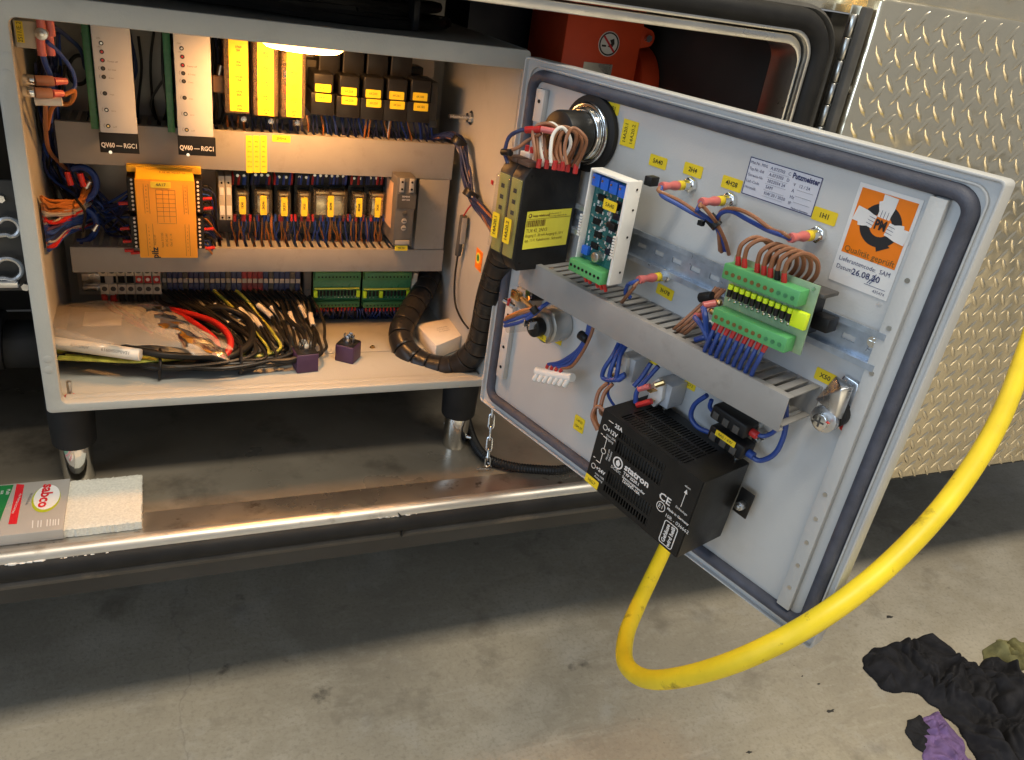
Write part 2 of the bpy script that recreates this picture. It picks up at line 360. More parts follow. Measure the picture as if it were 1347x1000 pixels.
# ------------------------------------------------------------------ things and parts
CAB = (Vector((0, 0, 0)), 0.0)
DOOR = (H0, -DA)
def setp(o, label=None, cat=None, group=None, kind=None):
    if label: o['label'] = label
    if cat: o['category'] = cat
    if group: o['group'] = group
    if kind: o['kind'] = kind
    return o
class Thing:
    def __init__(s, name, label, cat, base=(0, 0, 0), frame=CAB, group=None):
        s.base = Vector(base); s.o = bpy.data.objects.new(name, None); COL.objects.link(s.o); s.o.empty_display_size = 0.01
        s.o.location = frame[0] + Euler((0, 0, frame[1])).to_matrix() @ s.base; s.o.rotation_euler = (0, 0, frame[1])
        setp(s.o, label, cat, group)
    def part(s, name, mb, mat, parent=None, bevel=0, seg=2, kind=None, label=None, smooth=True, ang=40):
        me = mb if isinstance(mb, bpy.types.Mesh) else mb.mesh(name, mat, s.base, bevel, smooth, seg, ang)
        o = bpy.data.objects.new(name, me); COL.objects.link(o); o.parent = parent or s.o
        setp(o, label, None, None, kind)
        return o
    def text(s, string, loc, h, mat, parent=None, roll=0.0, align='CENTER', sx=1.0, rot=None, name='lettering', bold=0.0, fit=None):
        me = text_mesh(string, h, align, mat, bold)
        o = bpy.data.objects.new(name, me); COL.objects.link(o); o.parent = parent or s.o
        o.location = Vector(loc) - s.base
        o.rotation_mode = 'QUATERNION'
        q = rot if rot is not None else Euler((PI / 2, 0, 0)).to_quaternion()
        o.rotation_quaternion = q @ Euler((0, 0, roll)).to_quaternion()
        if fit:
            xs_ = [v.co.x for v in me.vertices]; sx = fit / max(1e-6, max(xs_) - min(xs_))
        o.scale = (sx, 1, 1)
        return o
class DoorPart(Thing):
    """a hinged part (mesh) of another thing; everything on it is its sub-part"""
    def __init__(s, owner, name, mb, mat, label, base, frame, bevel):
        s.base = Vector(base); s.o = bpy.data.objects.new(name, mb.mesh(name, mat, base, bevel)); COL.objects.link(s.o)
        s.o.parent = owner.o; s.o.rotation_euler = (0, 0, frame[1])
        s.o.location = frame[0] + Euler((0, 0, frame[1])).to_matrix() @ s.base - owner.base; setp(s.o, label)
    def part(s, name, mb, mat, parent=None, **k): return Thing.part(s, name, mb, mat, None, **k)
    def text(s, string, loc, h, mat, parent=None, *a, **k): return Thing.text(s, string, loc, h, mat, None, *a, **k)
def single(name, mb, mat, label, cat, base=(0, 0, 0), frame=CAB, group=None, bevel=0, kind=None, seg=2, ang=40):
    base = Vector(base)
    o = bpy.data.objects.new(name, mb.mesh(name, mat, base, bevel, True, seg, ang)); COL.objects.link(o)
    o.location = frame[0] + Euler((0, 0, frame[1])).to_matrix() @ base; o.rotation_euler = (0, 0, frame[1])
    setp(o, label, cat, group, kind); return o
TXT = {}
def text_mesh(string, h, align, mat, bold=0.0):
    key = (string, round(h, 5), align, mat.name, bold)
    if key in TXT: return TXT[key]
    c = bpy.data.curves.new('lettering', 'FONT'); c.body = string; c.size = h * 1.38; c.resolution_u = 2
    c.align_x = align; c.align_y = 'CENTER'; c.offset = bold; c.fill_mode = 'FRONT'
    o = bpy.data.objects.new('lettering', c)
    me = bpy.data.meshes.new_from_object(o); me.materials.clear(); me.materials.append(mat)
    bpy.data.objects.remove(o); bpy.data.curves.remove(c)
    TXT[key] = me; return me
def label_on(t, x, y, z, wd, hh, string, parent=None, mat=None, th=None, roll=0.0, tm=None, name='label', lines=None, bold=0.0):
    """a stuck-on label: thin plate facing -y at (x, z) with printed lettering"""
    mat = mat or yellow; ca, sa = math.cos(roll), math.sin(roll)
    P = [(x + ca * a - sa * b_, z + sa * a + ca * b_) for a, b_ in rrect(-wd / 2, wd / 2, -hh / 2, hh / 2, min(wd, hh) * 0.1, 2)]
    m = MB().prism(P, y - 0.0004, y); o = t.part(name, m, mat, parent)
    ls = lines or [string]; n = len(ls); th = th or hh * 0.42 / n
    if not (n == 1 and not ls[0]):
        for i, s_ in enumerate(ls):
            if not s_: continue
            dz = ((n - 1) / 2 - i) * hh * 0.8 / n
            t.text(s_, (x - sa * dz, y - 0.0007, z + ca * dz), th, tm or ink, o if parent is None else parent, roll, bold=bold)
    return o
def cabp(P): return [PY(*p) for p in P]
def dorp(P): return [DR(*p) for p in P]
# ================================================================== setting
m = MB().sheet(lambda u, v: (-14 + 28 * u, -22 + 25 * v, -0.55), 2, 2)
fl = single('workshop_floor', m, conc, None, None, kind='structure')

# ------------------------------------------------------------------ truck with its side locker
T = Thing('truck', 'truck body with an open side locker, aluminium sill and black rubber door seal', 'truck', (0.3, -0.1, -0.138))
m = MB().sheet(lambda u, v: (-0.55 + 1.49 * u, -0.052 + 0.70 * v, -0.138 + 0.0025 * noise.noise((u * 6, v * 4, 1.3)) * min(1, 8 * v)), 60, 30)
T.part('locker_floor', m, lockfl)
prof = [(-0.048, -0.139), (-0.050, -0.1345), (-0.097, -0.1325), (-0.1035, -0.1335), (-0.1085, -0.1365), (-0.1115, -0.142), (-0.112, -0.149), (-0.112, -0.1585), (-0.048, -0.1585)]
sill = T.part('sill', MB().prismx(prof, -0.55, 0.985), sillm, bevel=0.0008, ang=25)
eb = [(-0.0965, -0.1323), (-0.101, -0.1308), (-0.106, -0.1312), (-0.1105, -0.1338), (-0.1135, -0.138), (-0.1145, -0.1425), (-0.1122, -0.1445), (-0.1115, -0.142), (-0.1085, -0.1363), (-0.1035, -0.1332)]
T.part('sill_edge', MB().prismx(eb, -0.55, 0.985), sillbright, ang=50)
low = [(-0.05, -0.160), (-0.1105, -0.160), (-0.1105, -0.168), (-0.116, -0.1705), (-0.118, -0.175), (-0.116, -0.181), (-0.109, -0.183), (-0.05, -0.183)]
gx = PY(527, 690, -0.112).x
T.part('sill_trim', MB().prismx(low, -0.55, gx - 0.0022), sillrub, bevel=0.001, ang=25)
T.part('sill_trim', MB().prismx(low, gx + 0.0022, 0.985), sillrub, bevel=0.001, ang=25)
# torn trim end at the joint, standing proud and black
g = MB(); P = [PY(524, 676, -0.1165), PY(531, 681, -0.1165), PY(533, 700, -0.1205), PY(528, 707, -0.1205), PY(530, 692, -0.1195)]
g.add([p for p in P] + [p + Vector((0, 0.006, 0)) for p in P], [(0, 1, 2, 3, 4), (9, 8, 7, 6, 5)] + [(k, (k + 1) % 5, 5 + (k + 1) % 5, 5 + k) for k in range(5)])
T.part('trim_joint', g, rubber)
# old white sealant crumbs along the sill edge
g = MB(); rr = random.Random(3)
for k in range(150):
    a = rr.random()
    px = a * 210 if k < 115 else 495 + 55 * rr.random()
    py = 743 - (px / 210) * 25 if k < 115 else 680 - (px - 495) * 0.1
    p = PY(px, py + 2 + rr.uniform(-1, 2), -0.1152); s_ = rr.uniform(0.0007, 0.0022) * (1.5 - 0.9 * min(1, px / 210))
    g.ball(p, s_, 6, sq=(rr.uniform(1, 3), 0.7, rr.uniform(0.5, 1)))
T.part('sealant_crumbs', g, white, kind='stuff')
# scratches and dirt ridge behind the sill
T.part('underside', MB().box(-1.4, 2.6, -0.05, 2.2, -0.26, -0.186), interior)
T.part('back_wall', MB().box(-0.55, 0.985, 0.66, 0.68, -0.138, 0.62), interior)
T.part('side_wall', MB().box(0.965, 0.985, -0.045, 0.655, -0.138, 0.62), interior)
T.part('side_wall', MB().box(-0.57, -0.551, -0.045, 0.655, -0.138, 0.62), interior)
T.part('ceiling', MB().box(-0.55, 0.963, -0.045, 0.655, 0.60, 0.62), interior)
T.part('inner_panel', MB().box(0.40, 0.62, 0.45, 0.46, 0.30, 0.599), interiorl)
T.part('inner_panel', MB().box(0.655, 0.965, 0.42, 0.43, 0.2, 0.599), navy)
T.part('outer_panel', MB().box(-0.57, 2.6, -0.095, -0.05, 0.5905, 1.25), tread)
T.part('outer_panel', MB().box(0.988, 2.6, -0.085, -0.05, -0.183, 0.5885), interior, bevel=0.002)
fr = MB().ring(rrect(-0.54, 0.9375, -0.156, 0.5555, 0.030, 8), rrect(-0.535, 0.9335, -0.15, 0.5440, 0.026, 8), -0.108, -0.052)
T.part('opening_frame', fr, alu, bevel=0.0015)
T.part('opening_frame', MB().ring(rrect(-0.54, 0.9445, -0.156, 0.5625, 0.034, 8), rrect(-0.535, 0.9395, -0.15, 0.5578, 0.031, 8), -0.117, -0.10), alu, bevel=0.001)
path = rrect(-0.54, 0.962, -0.156, 0.5745, 0.05, 10)
T.part('door_seal', MB().sweep_ring(path, [(0.0155 * math.cos(t) , -0.108 + 0.016 * math.sin(t)) for t in [2 * PI * k / 12 for k in range(12)]]), rubber)
T.part('door_seal', MB().sweep_ring(rrect(-0.54, 0.9855, -0.156, 0.589, 0.06, 10), [(0.0055 * math.cos(t), -0.101 + 0.012 * math.sin(t)) for t in [2 * PI * k / 8 for k in range(8)]]), darkp)

# ------------------------------------------------------------------ tread plate locker door folded back
T = Thing('locker_door', 'shiny tread plate locker door folded back against the truck', 'door', (1.5, -0.142, -0.18))
x0, x1, z0, z1 = 1.012, 2.3, -0.180, 0.614
shell = T.part('door_skin', MB().box(x0, x1, -0.142, -0.112, z0, z1), tread, bevel=0.006, seg=3)
lm = MB().add([(-0.0165, 0, 0), (-0.007, -0.0003, 0.0040), (0.007, -0.0003, 0.0040), (0.0165, 0, 0), (0.007, -0.0003, -0.0040), (-0.007, -0.0003, -0.0040), (-0.009, -0.0024, 0), (0.009, -0.0024, 0)],
            [(0, 1, 6), (1, 2, 7, 6), (2, 3, 7), (3, 4, 7), (4, 5, 6, 7), (5, 0, 6)]).mesh('tread_lug', tread, smooth=True, ang=60)
nl = 0
more = MB()
for i in range(36):
    for j in range(49):
        x = x0 + 0.022 + i * 0.0350 + (0.0175 if j % 2 else 0); z = z0 + 0.012 + j * 0.0162
        if x > 1.87 or z > z1 - 0.012: continue
        qx, qy = proj((x, -0.142, z))          # plain sheet where the cabinet door hides it
        if qx > 1360 or qy < -12 or qx < 1322 - (qy - 240) * 0.40 and qy > 200 - 0.25 * (1330 - qx) + 30: continue
        ry = math.radians(-50 if j % 2 else 50) + random.uniform(-0.09, 0.09); x += random.uniform(-0.001, 0.001); nl += 1
        if nl > 300:
            mt = Matrix.Translation((x, -0.142, z)) @ Matrix.Rotation(ry, 4, 'Y'); more.add([mt @ v.co for v in lm.vertices], [list(p.vertices) for p in lm.polygons]); continue
        o = bpy.data.objects.new('tread_lug', lm); COL.objects.link(o); o.parent = shell
        o.location = Vector((x, -0.142, z)) - T.base; o.rotation_euler = (0, ry, 0)
if more.v: T.part('tread_pattern', more, tread, kind='stuff', ang=60)
print('LUGS', nl)
hg = MB()
T.part('hinge_leaf', MB().box(0.9945, 1.010, -0.1115, -0.109, -0.16, 0.60), alu)
for k in range(26):
    z = -0.15 + k * 0.0285
    T.part('hinge_knuckle', MB().cyl((0.997, -0.117, z), (0.997, -0.117, z + 0.0268), 0.0055, n=10), steel, bevel=0.0006, seg=1)
T.part('door_edge_trim', MB().box(0.9955, 1.0095, -0.136, -0.123, -0.17, 0.60), darkp, bevel=0.004)
T.part('hinge_bolt', MB().cyl((1.0115, -0.128, 0.5), (1.003, -0.128, 0.5), 0.006, n=8).ball((1.003, -0.128, 0.5), 0.005), steel)

# ------------------------------------------------------------------ things deeper in the locker
T = Thing('red_box', 'orange-red steel box with a round prohibition sticker inside the locker', 'box', (0.84, 0.25, -0.1375))
rb = T.part('box_body', MB().box(0.762, 0.905, 0.25, 0.40, -0.1375, 0.585), redenamel, bevel=0.004)
c = PY(801, 58, 0.2495)
ear = MB(); cc = PY(850, 50, 0.27); ear.prism([(0.9, cc.z - 0.02)] + [(cc.x + 0.012 * math.cos(a), cc.z + 0.014 * math.sin(a)) for a in [-PI / 2 + PI * k / 8 for k in range(9)]] + [(0.9, cc.z + 0.02)], 0.262, 0.27)
T.part('mounting_ear', ear, redenamel, bevel=0.001)
T.part('bolt', MB().cyl((cc.x - 0.003, 0.262, cc.z), (cc.x - 0.003, 0.254, cc.z), 0.006, n=6), zinc)
st = T.part('sticker', MB().cyl((c.x, 0.2498, c.z), (c.x, 0.2494, c.z), 0.0195, n=28), paper)
def disc_ring(c, r0, r1, y, n=28): return MB().ring([(c.x + r1 * math.cos(2 * PI * k / n), c.z + r1 * math.sin(2 * PI * k / n)) for k in range(n)], [(c.x + r0 * math.cos(2 * PI * k / n), c.z + r0 * math.sin(2 * PI * k / n)) for k in range(n)], y - 0.0003, y)
T.part('sticker_print', disc_ring(c, 0.0158, 0.0182, 0.2492), ink, st)
T.part('sticker_print', MB().box(-0.016, 0.016, 0, 0.0003, -0.0017, 0.0017, mat=Matrix.Translation((c.x, 0.2486, c.z)) @ Matrix.Rotation(math.radians(45), 4, 'Y')), inkr, st)
T.part('sticker_print', MB().prism([(c.x - 0.002, c.z - 0.004), (c.x + 0.006, c.z - 0.006), (c.x + 0.010, c.z + 0.001), (c.x + 0.008, c.z + 0.009), (c.x + 0.001, c.z + 0.006), (c.x + 0.004, c.z + 0.001)], 0.2488, 0.2491), ink, st)
T.part('sticker_print', MB().box(c.x - 0.013, c.x - 0.005, 0.2488, 0.2491, c.z - 0.005, c.z - 0.002), ink, st)
c2 = PY(786, 90, 0.2495)
T.part('rating_plate', MB().box(c2.x - 0.027, c2.x + 0.027, 0.2490, 0.2498, c2.z - 0.02, c2.z + 0.008), steel)
T = Thing('tank', 'dark red cylindrical tank lying in the shade of the locker', 'tank', (0.95, 0.36, 0.25))
t = MB(); t.cyl((0.925, 0.33, 0.42), (0.963, 0.33, 0.42), 0.075, n=32); T.part('tank_body', t, redenamel, bevel=0.006)
T.part('end_cap', MB().cyl((0.918, 0.33, 0.42), (0.926, 0.33, 0.42), 0.035, n=20), redenamel, bevel=0.002)
# black cable coil on top of the cabinet
T = Thing('cable_coil', 'coil of black cable lying on top of the cabinet', 'cable', (0.36, 0.16, 0.4925))
rr = random.Random(5)
for k in range(9):
    P = []
    cx, cy = 0.335 + rr.uniform(-.02, .02), 0.165; rx, ry = 0.17 + rr.uniform(-.035, .025), 0.085 + rr.uniform(-.02, .015)
    zz = 0.4995 + 0.0085 * (k // 3) + rr.uniform(0, .003)
    for a in range(13):
        t = 2 * PI * a / 12 + k; P.append((cx + rx * math.cos(t), cy + ry * math.sin(t), zz + 0.002 * math.sin(3 * t + k)))
    T.part('cable_turn', MB().tube(P, 0.0065, 8, sub=6), blackw)
T.part('cable_tie', MB().box(0.462, 0.470, 0.075, 0.15, 0.493, 0.53), blackp, bevel=0.001)
# zinc hook bracket and hose to the side of the cabinet
T = Thing('hook_bracket', 'dark grey plate with bright zinc hooks at the cabinet side', 'bracket', (-0.10, 0.10, 0.12))
T.part('plate', MB().box(-0.5505, -0.012, 0.10, 0.106, 0.128, 0.272), darkp, bevel=0.002)
for (a, b_) in ((350, 366), (252 + 100, 0),):
    pass
for cy_, s_ in ((355, 1.0), (300, 0.8)):
    c = PY(6, cy_, 0.085); P = [(c.x + 0.004 + s_ * 0.014 * math.cos(t), 0.088, c.z + s_ * 0.014 * math.sin(t)) for t in [math.radians(150 - 34 * k) for k in range(9)]]
    T.part('hook', MB().tube([(c.x - 0.03, 0.088, c.z - 0.006)] + P[::-1][-9:] if False else P + [(c.x - 0.03, 0.088, c.z - 0.015)], 0.0032, 8), zinc)
c = PY(10, 374, 0.085); T.part('hook', MB().box(c.x - 0.05, c.x + 0.012, 0.082, 0.099, c.z - 0.004, c.z + 0.004), zinc, bevel=0.001)
T.part('bolt', MB().cyl((-0.03, 0.1, 0.25), (-0.03, 0.094, 0.25), 0.005, n=6), zinc)
T.part('bolt', MB().cyl((-0.018, 0.1, 0.135), (-0.018, 0.094, 0.135), 0.005, n=6), zinc)
T = Thing('black_hose', 'thick black hose with coupling low at the cabinet side', 'hose', (-0.1, 0.16, 0.0))
c1 = PY(-60, 440, 0.16); c2 = PY(62, 452, 0.16); c2.x = min(c2.x, -0.008)
T.part('hose', MB().cyl((-0.5505, c1.y, c1.z), c2, 0.034, n=24), rubber)
cm = c1.lerp(c2, 0.55); T.part('coupling', MB().cyl(c1 + Vector((-0.1, 0, 0)), cm, 0.043, n=24), blackp, bevel=0.004)
# ------------------------------------------------------------------ scouring pad in its card sleeve
T = Thing('scouring_pad', 'white scouring pad in a grey printed card sleeve on the sill', 'scouring pad', (0.0, -0.04, -0.1325))
ZT = -0.1190
def padf(u, v):
    x = -0.16 + 0.262 * u; y = -0.0885 + 0.109 * v
    e = 1 - max(abs(2 * u - 1) ** 14, abs(2 * v - 1) ** 14)
    return Vector((x, y, 0)), e
pm = MB(); nu, nv = 120, 56
def top(u, v):
    p, e = padf(u, v); d = noise.noise((p.x * 420, p.y * 420, 0)) * 0.0011 + noise.noise((p.x * 900, p.y * 900, 3)) * 0.0006
    ed = noise.noise((p.x * 300, p.y * 300, 9)) * 0.0012 * (1 if (u in (0, 1) or v in (0, 1)) else 0)
    return Vector((p.x + ed, p.y + ed * 1.3, ZT - 0.0015 * (1 - e) + d))
vs = [top(i / nu, j / nv) for j in range(nv + 1) for i in range(nu + 1)]
fs = [(j * (nu + 1) + i, j * (nu + 1) + i + 1, (j + 1) * (nu + 1) + i + 1, (j + 1) * (nu + 1) + i) for j in range(nv) for i in range(nu)]
k0 = len(vs); rim = [i for i in range(nu + 1)] + [j * (nu + 1) + nu for j in range(1, nv + 1)] + [nv * (nu + 1) + i for i in range(nu - 1, -1, -1)] + [j * (nu + 1) for j in range(nv - 1, 0, -1)]
for lv in (1, 2, 3):
    for r_ in rim:
        p = vs[r_]; q = 0.0011 * noise.noise((p.x * 500, p.y * 500, lv * 7.1)); vs.append(Vector((p.x + q, p.y + q, ZT + (-0.1322 - ZT) * lv / 3)))
nr = len(rim)
for lv in range(3):
    for i in range(nr):
        j = (i + 1) % nr; a, b_ = (rim[i], rim[j]) if lv == 0 else (k0 + (lv - 1) * nr + i, k0 + (lv - 1) * nr + j)
        fs.append((a, k0 + lv * nr + i, k0 + lv * nr + j, b_))
pm.add(vs, fs); T.part('pad', pm, pad)
xs = 0.0125; zs = ZT + 0.0022
sl = T.part('card_sleeve', MB().prismz([(-0.17, -0.0905), (xs + 0.0005, -0.0905), (xs, 0.0225), (-0.17, 0.0225)], -0.1323, zs), packm, bevel=0.0015)
def zpoly(pts, z): return MB().prismz(pts, z - 0.0002, z)
def zp(px, py): p = PZ(px, py, zs); return (p.x, p.y)
flat = Euler((0, 0, 0)).to_quaternion()
T.part('print', zpoly([(-0.17, -0.066), zp(-2, 691), zp(18, 638), (-0.17, 0.0218)], zs + 0.0004), inkgr, sl)
T.part('print', zpoly([zp(11, 690), zp(22, 689.5), zp(32, 638), zp(22, 637)], zs + 0.0004), inkr, sl)
o1 = PZ(61, 655, zs)
T.part('print', zpoly([(o1.x + 0.0165 * math.cos(2 * PI * k / 32), o1.y - 0.002 + 0.030 * math.sin(2 * PI * k / 32)) for k in range(32)], zs + 0.0004), inklime, sl)
T.part('print', zpoly([(o1.x + 0.0005 + 0.0150 * math.cos(2 * PI * k / 32), o1.y + 0.001 + 0.0275 * math.sin(2 * PI * k / 32)) for k in range(32)], zs + 0.0008), paper, sl)
T.text('sabco', (o1.x - 0.001, o1.y + 0.004, zs + 0.0012), 0.0135, inkr, sl, -PI / 2 - 0.04, rot=flat, bold=0.0006, sx=1.22)
o2 = PZ(38, 657, zs); T.text('PROFESSIONAL', (o2.x, o2.y, zs + 0.0006), 0.0028, inkg, sl, -PI / 2 - 0.12, rot=flat)
o2 = PZ(22, 663, zs); T.text('ALL PURPOSE SCOUR PAD', (o2.x, o2.y, zs + 0.0008), 0.0026, inkw, sl, -PI / 2 - 0.1, rot=flat)
o2 = PZ(7, 648, zs); T.text('Multi\nuse', (o2.x, o2.y, zs + 0.0008), 0.0045, inkw, sl, -PI / 2, rot=flat)
for k, (a, h) in enumerate(((42, 10), (49, 9), (53, 9), (61, 9), (65, 9), (69, 8), (72, 8), (76, 8))):
    T.part('print', zpoly([zp(a, 700 - a * 0.12), zp(a + 1.4, 700 - a * 0.12), zp(a + 2, 700 - a * 0.12 - h), zp(a + 0.6, 700 - a * 0.12 - h)], zs + 0.0004), inkw, sl)

# ------------------------------------------------------------------ chain, corrugated conduit, small white disc on the locker floor
T = Thing('chain', 'short galvanised chain hanging from the cabinet corner to the floor', 'chain', (0.606, -0.036, -0.136))
A = PY(650, 516, -0.004); B = PY(643, 592, -0.02); Cc = PZ(641, 612, -0.131)
def link_mesh(L_, w_, r):
    P = []
    for k in range(16):
        a = 2 * PI * k / 16; P.append(Vector((math.cos(a) * w_ / 2, 0, math.sin(a) * w_ / 2 + (L_ / 2 - w_ / 2) * (1 if math.sin(a) >= 0 else -1))))
    return P
pts = [A.lerp(B, k / 5) for k in range(6)] + [B.lerp(Cc, 0.55), Cc]
for k in range(len(pts) - 1):
    c = (pts[k] + pts[k + 1]) / 2; d = (pts[k + 1] - pts[k]); L_ = d.length + 0.0052
    q = d.to_track_quat('Z', 'Y').to_matrix() @ Euler((0, 0, (k % 2) * PI / 2 + 0.35)).to_matrix()
    P = [c + q @ p for p in link_mesh(L_, 0.0082, 0.0012)]; P.append(P[0])
    T.part('chain_link', MB().tube(P, 0.0015, 6, smooth=False), steel if k > 4 else zinc)
T.part('wire_hook', MB().tube([Cc + Vector((0.002, 0.004, 0.002)), Cc + Vector((0.006, -0.004, -0.001)), Cc + Vector((0, -0.009, -0.001)), Cc + Vector((-0.02, -0.006, -0.0005))], 0.0013, 6), zinc)
def corrugated(T, pts, r, pitch, mat, depth=0.85, n=12):
    P = catmull(pts, 14); out = [P[0]]; acc = 0
    for a, b_ in zip(P, P[1:]):
        L_ = (b_ - a).length; s_ = 0
        while acc + (L_ - s_) >= pitch / 2:
            s_ += pitch / 2 - acc; acc = 0; out.append(a.lerp(b_, s_ / L_))
        acc += L_ - s_
    N_ = len(out) - 1
    return MB().tube(out, r, n, smooth=False, rf=lambda t: 1 if round(t * N_) % 2 else depth)
zf = -0.129
P = [PZ(612, 545, zf), PZ(622, 578, zf), PZ(638, 601, zf), PZ(665, 612, zf), PZ(700, 617, zf), PZ(745, 617, zf), Vector((0.80, -0.03, zf)), Vector((0.88, 0.05, zf))]
single('corrugated_conduit', corrugated(T, P, 0.0082, 0.0046, None), blackp, 'thin black corrugated conduit curving over the locker floor', 'conduit', (P[2].x, P[2].y, -0.1375))
c = PZ(590, 557, -0.1365)
single('white_disc', MB().cyl((c.x, c.y, -0.1385), (c.x, c.y, -0.1352), 0.0085, 0.0075, n=20), white, 'small white disc on the locker floor', 'disc', (c.x, c.y, -0.1385), bevel=0.0005)

# ------------------------------------------------------------------ thick yellow cable
def at(px, py, d): return CP + ray(px, py) * d
P = [at(1395, 290, 1.10), at(1372, 390, 1.04), at(1347, 470, 0.98), at(1310, 562, 0.91), at(1250, 655, 0.85), at(1170, 742, 0.81), at(1080, 812, 0.785), at(985, 863, 0.81),
     at(905, 889, 0.87), at(850, 893, 0.95), at(823, 872, 1.03), at(824, 835, 1.10), at(840, 795, 1.17), at(858, 757, 1.24), at(876, 718, 1.32), at(888, 685, 1.42), at(880, 672, 1.56)]
single('yellow_cable', MB().tube(P, 0.0113, 20, sub=10), cableyel, 'thick yellow cable looping below the open cabinet door', 'cable', P[8])

# ------------------------------------------------------------------ rags on the workshop floor
def rag(name, label, outline, hgt, mat, seed, fold, zb=-0.55, group=None, n=90, cover=None, amp=1.0):
    xs = [p[0] for p in outline]; ys = [p[1] for p in outline]
    x0, x1, y0, y1 = min(xs), max(xs), min(ys), max(ys)
    def dist(x, y):                                     # signed distance inside the outline
        ins = False; dm = 9
        for (ax, ay), (bx, by) in zip(outline, outline[1:] + outline[:1]):
            if (ay > y) != (by > y) and x < (bx - ax) * (y - ay) / (by - ay) + ax: ins = not ins
            tx, ty = bx - ax, by - ay; t = max(0, min(1, ((x - ax) * tx + (y - ay) * ty) / (tx * tx + ty * ty)))
            dm = min(dm, math.hypot(x - ax - t * tx, y - ay - t * ty))
        return dm if ins else -dm
    def hh(x, y):
        wv = Vector((x * fold, y * fold, seed)); wv2 = wv + Vector((noise.noise(wv * 0.7), noise.noise(wv * 0.7 + Vector((5, 5, 5))), 0)) * 1.1
        r1 = 1 - abs(noise.noise(wv2)) * 2.1; r2 = 1 - abs(noise.noise(wv2 * 2.1 + Vector((3, 1, 2)))) * 2; r3 = 1 - abs(noise.noise(wv2 * 4.3)) * 2
        n1, n2, n3 = abs(noise.noise(wv2)), abs(noise.noise(wv2 * 2.05 + Vector((3, 1, 2)))), abs(noise.noise(wv2 * 4.1 + Vector((1, 8, 2))))
        return max(0.05, 0.20 + 1.0 * n1 + 0.42 * n2 + 0.10 * n3 + 0.35 * noise.noise(wv * 0.4))
    mb = MB(); idx = {}; vs = []; fs = []
    st = (x1 - x0) / n; ny = int((y1 - y0) / st) + 1
    G = {}
    for j in range(-1, ny + 2):
        for i in range(-1, n + 2):
            x = x0 + i * st; y = y0 + j * st
            d = dist(x, y) + 0.010 * noise.noise((x * 40, y * 40, seed))
            if d > -0.004:
                e = max(0, min(1, (d + 0.004) / 0.03)); e = e * (2 - e)
                h = 0.003 + hgt * e * hh(x, y)
                h += cover(x, y) if cover else 0
                sw = Vector((noise.noise((x * 30, y * 30, seed + 4)), noise.noise((x * 30, y * 30, seed + 9)), 0)) * 0.006
                G[i, j] = len(vs); vs.append(Vector((x + sw.x, y + sw.y, zb + h)))
    for (i, j), a in G.items():
        q = [(i, j), (i + 1, j), (i + 1, j + 1), (i, j + 1)]
        if all(k in G for k in q): fs.append([G[k] for k in q])
    if not fs: return
    mb.add(vs, fs)
    # hem down to the floor
    from collections import Counter
    E_ = Counter(); 
    for f in fs:
        for a, b_ in zip(f, f[1:] + f[:1]): E_[tuple(sorted((a, b_)))] += 1
    low = {}; 
    for (a, b_), c_ in list(E_.items()):
        if c_ == 1:
            for q in (a, b_):
                if q not in low: low[q] = len(mb.v); mb.v.append(Vector((vs[q].x, vs[q].y, zb + 0.0005)))
            mb.f.append([a, b_, low[b_], low[a]]); mb.m.append(0)
    cx = sum(xs) / len(xs); cy = sum(ys) / len(ys)
    return single(name, mb, mat, label, 'rag', (cx, cy, zb), group=group, ang=70)
def fz(px, py, z=-0.55): p = PZ(px, py, z); return (p.x, p.y)
zr = -0.53
def fo(L_): return [fz(a, b_, zr) for a, b_ in L_]
rag('rag', 'large crumpled black shirt lying on the concrete floor', fo([(1142, 872), (1150, 850), (1195, 842), (1222, 834), (1258, 852), (1282, 868), (1310, 866), (1347, 880), (1400, 905), (1420, 1010), (1350, 1030), (1300, 1000), (1292, 985), (1272, 950), (1240, 925), (1212, 905), (1168, 898)]), 0.052, cloth, 2.3, 20, n=230)
rag('rag', 'dark crumpled cloth strip beside the purple rag', fo([(1195, 938), (1215, 936), (1226, 950), (1232, 975), (1222, 982), (1206, 970)]), 0.018, cloth, 7.1, 26, n=60)
rag('rag', 'crumpled purple rag in front of the black shirt', fo([(1218, 940), (1240, 930), (1258, 952), (1276, 985), (1292, 1015), (1270, 1040), (1232, 1040), (1222, 990)]), 0.028, clothp, 11.4, 34, n=110)
rag('rag', 'grey yellow patterned glove on the far side of the black shirt', fo([(1300, 850), (1318, 834), (1342, 838), (1365, 850), (1362, 872), (1330, 872), (1306, 864)]), 0.055, clothy, 4.4, 28, n=80)
# leaf crumbs on the concrete
rr = random.Random(11)
for k, (px, py, s_) in enumerate(((1170, 812, 0.010), (1093, 936, 0.009), (1077, 900, 0.004), (890, 900, 0.006), (985, 990, 0.006), (1055, 890, 0.003))):
    c = PZ(px, py, -0.55); mb = MB(); a0 = rr.uniform(0, 3)
    rad = [rr.uniform(0.35, 1) for _ in range(11)]
    pt = [(c.x + s_ * rad[i] * math.cos(a0 + i * PI / 5.5) * 1.2, c.y + 0.5 * s_ * rad[i] * math.sin(a0 + i * PI / 5.5)) for i in range(11)]
    mb.prismz(pt, -0.5496, -0.5484)
    single('debris_flake', mb, interior, ['brown dry flake on the concrete below the door corner', 'larger dark flake on the floor between cable and rags', 'tiny dark crumb near the cable and door corner', 'dark flake under the yellow cable loop', 'small crumb at the lower floor edge', 'smallest crumb below the door corner'][k], 'debris', (c.x, c.y, -0.55))
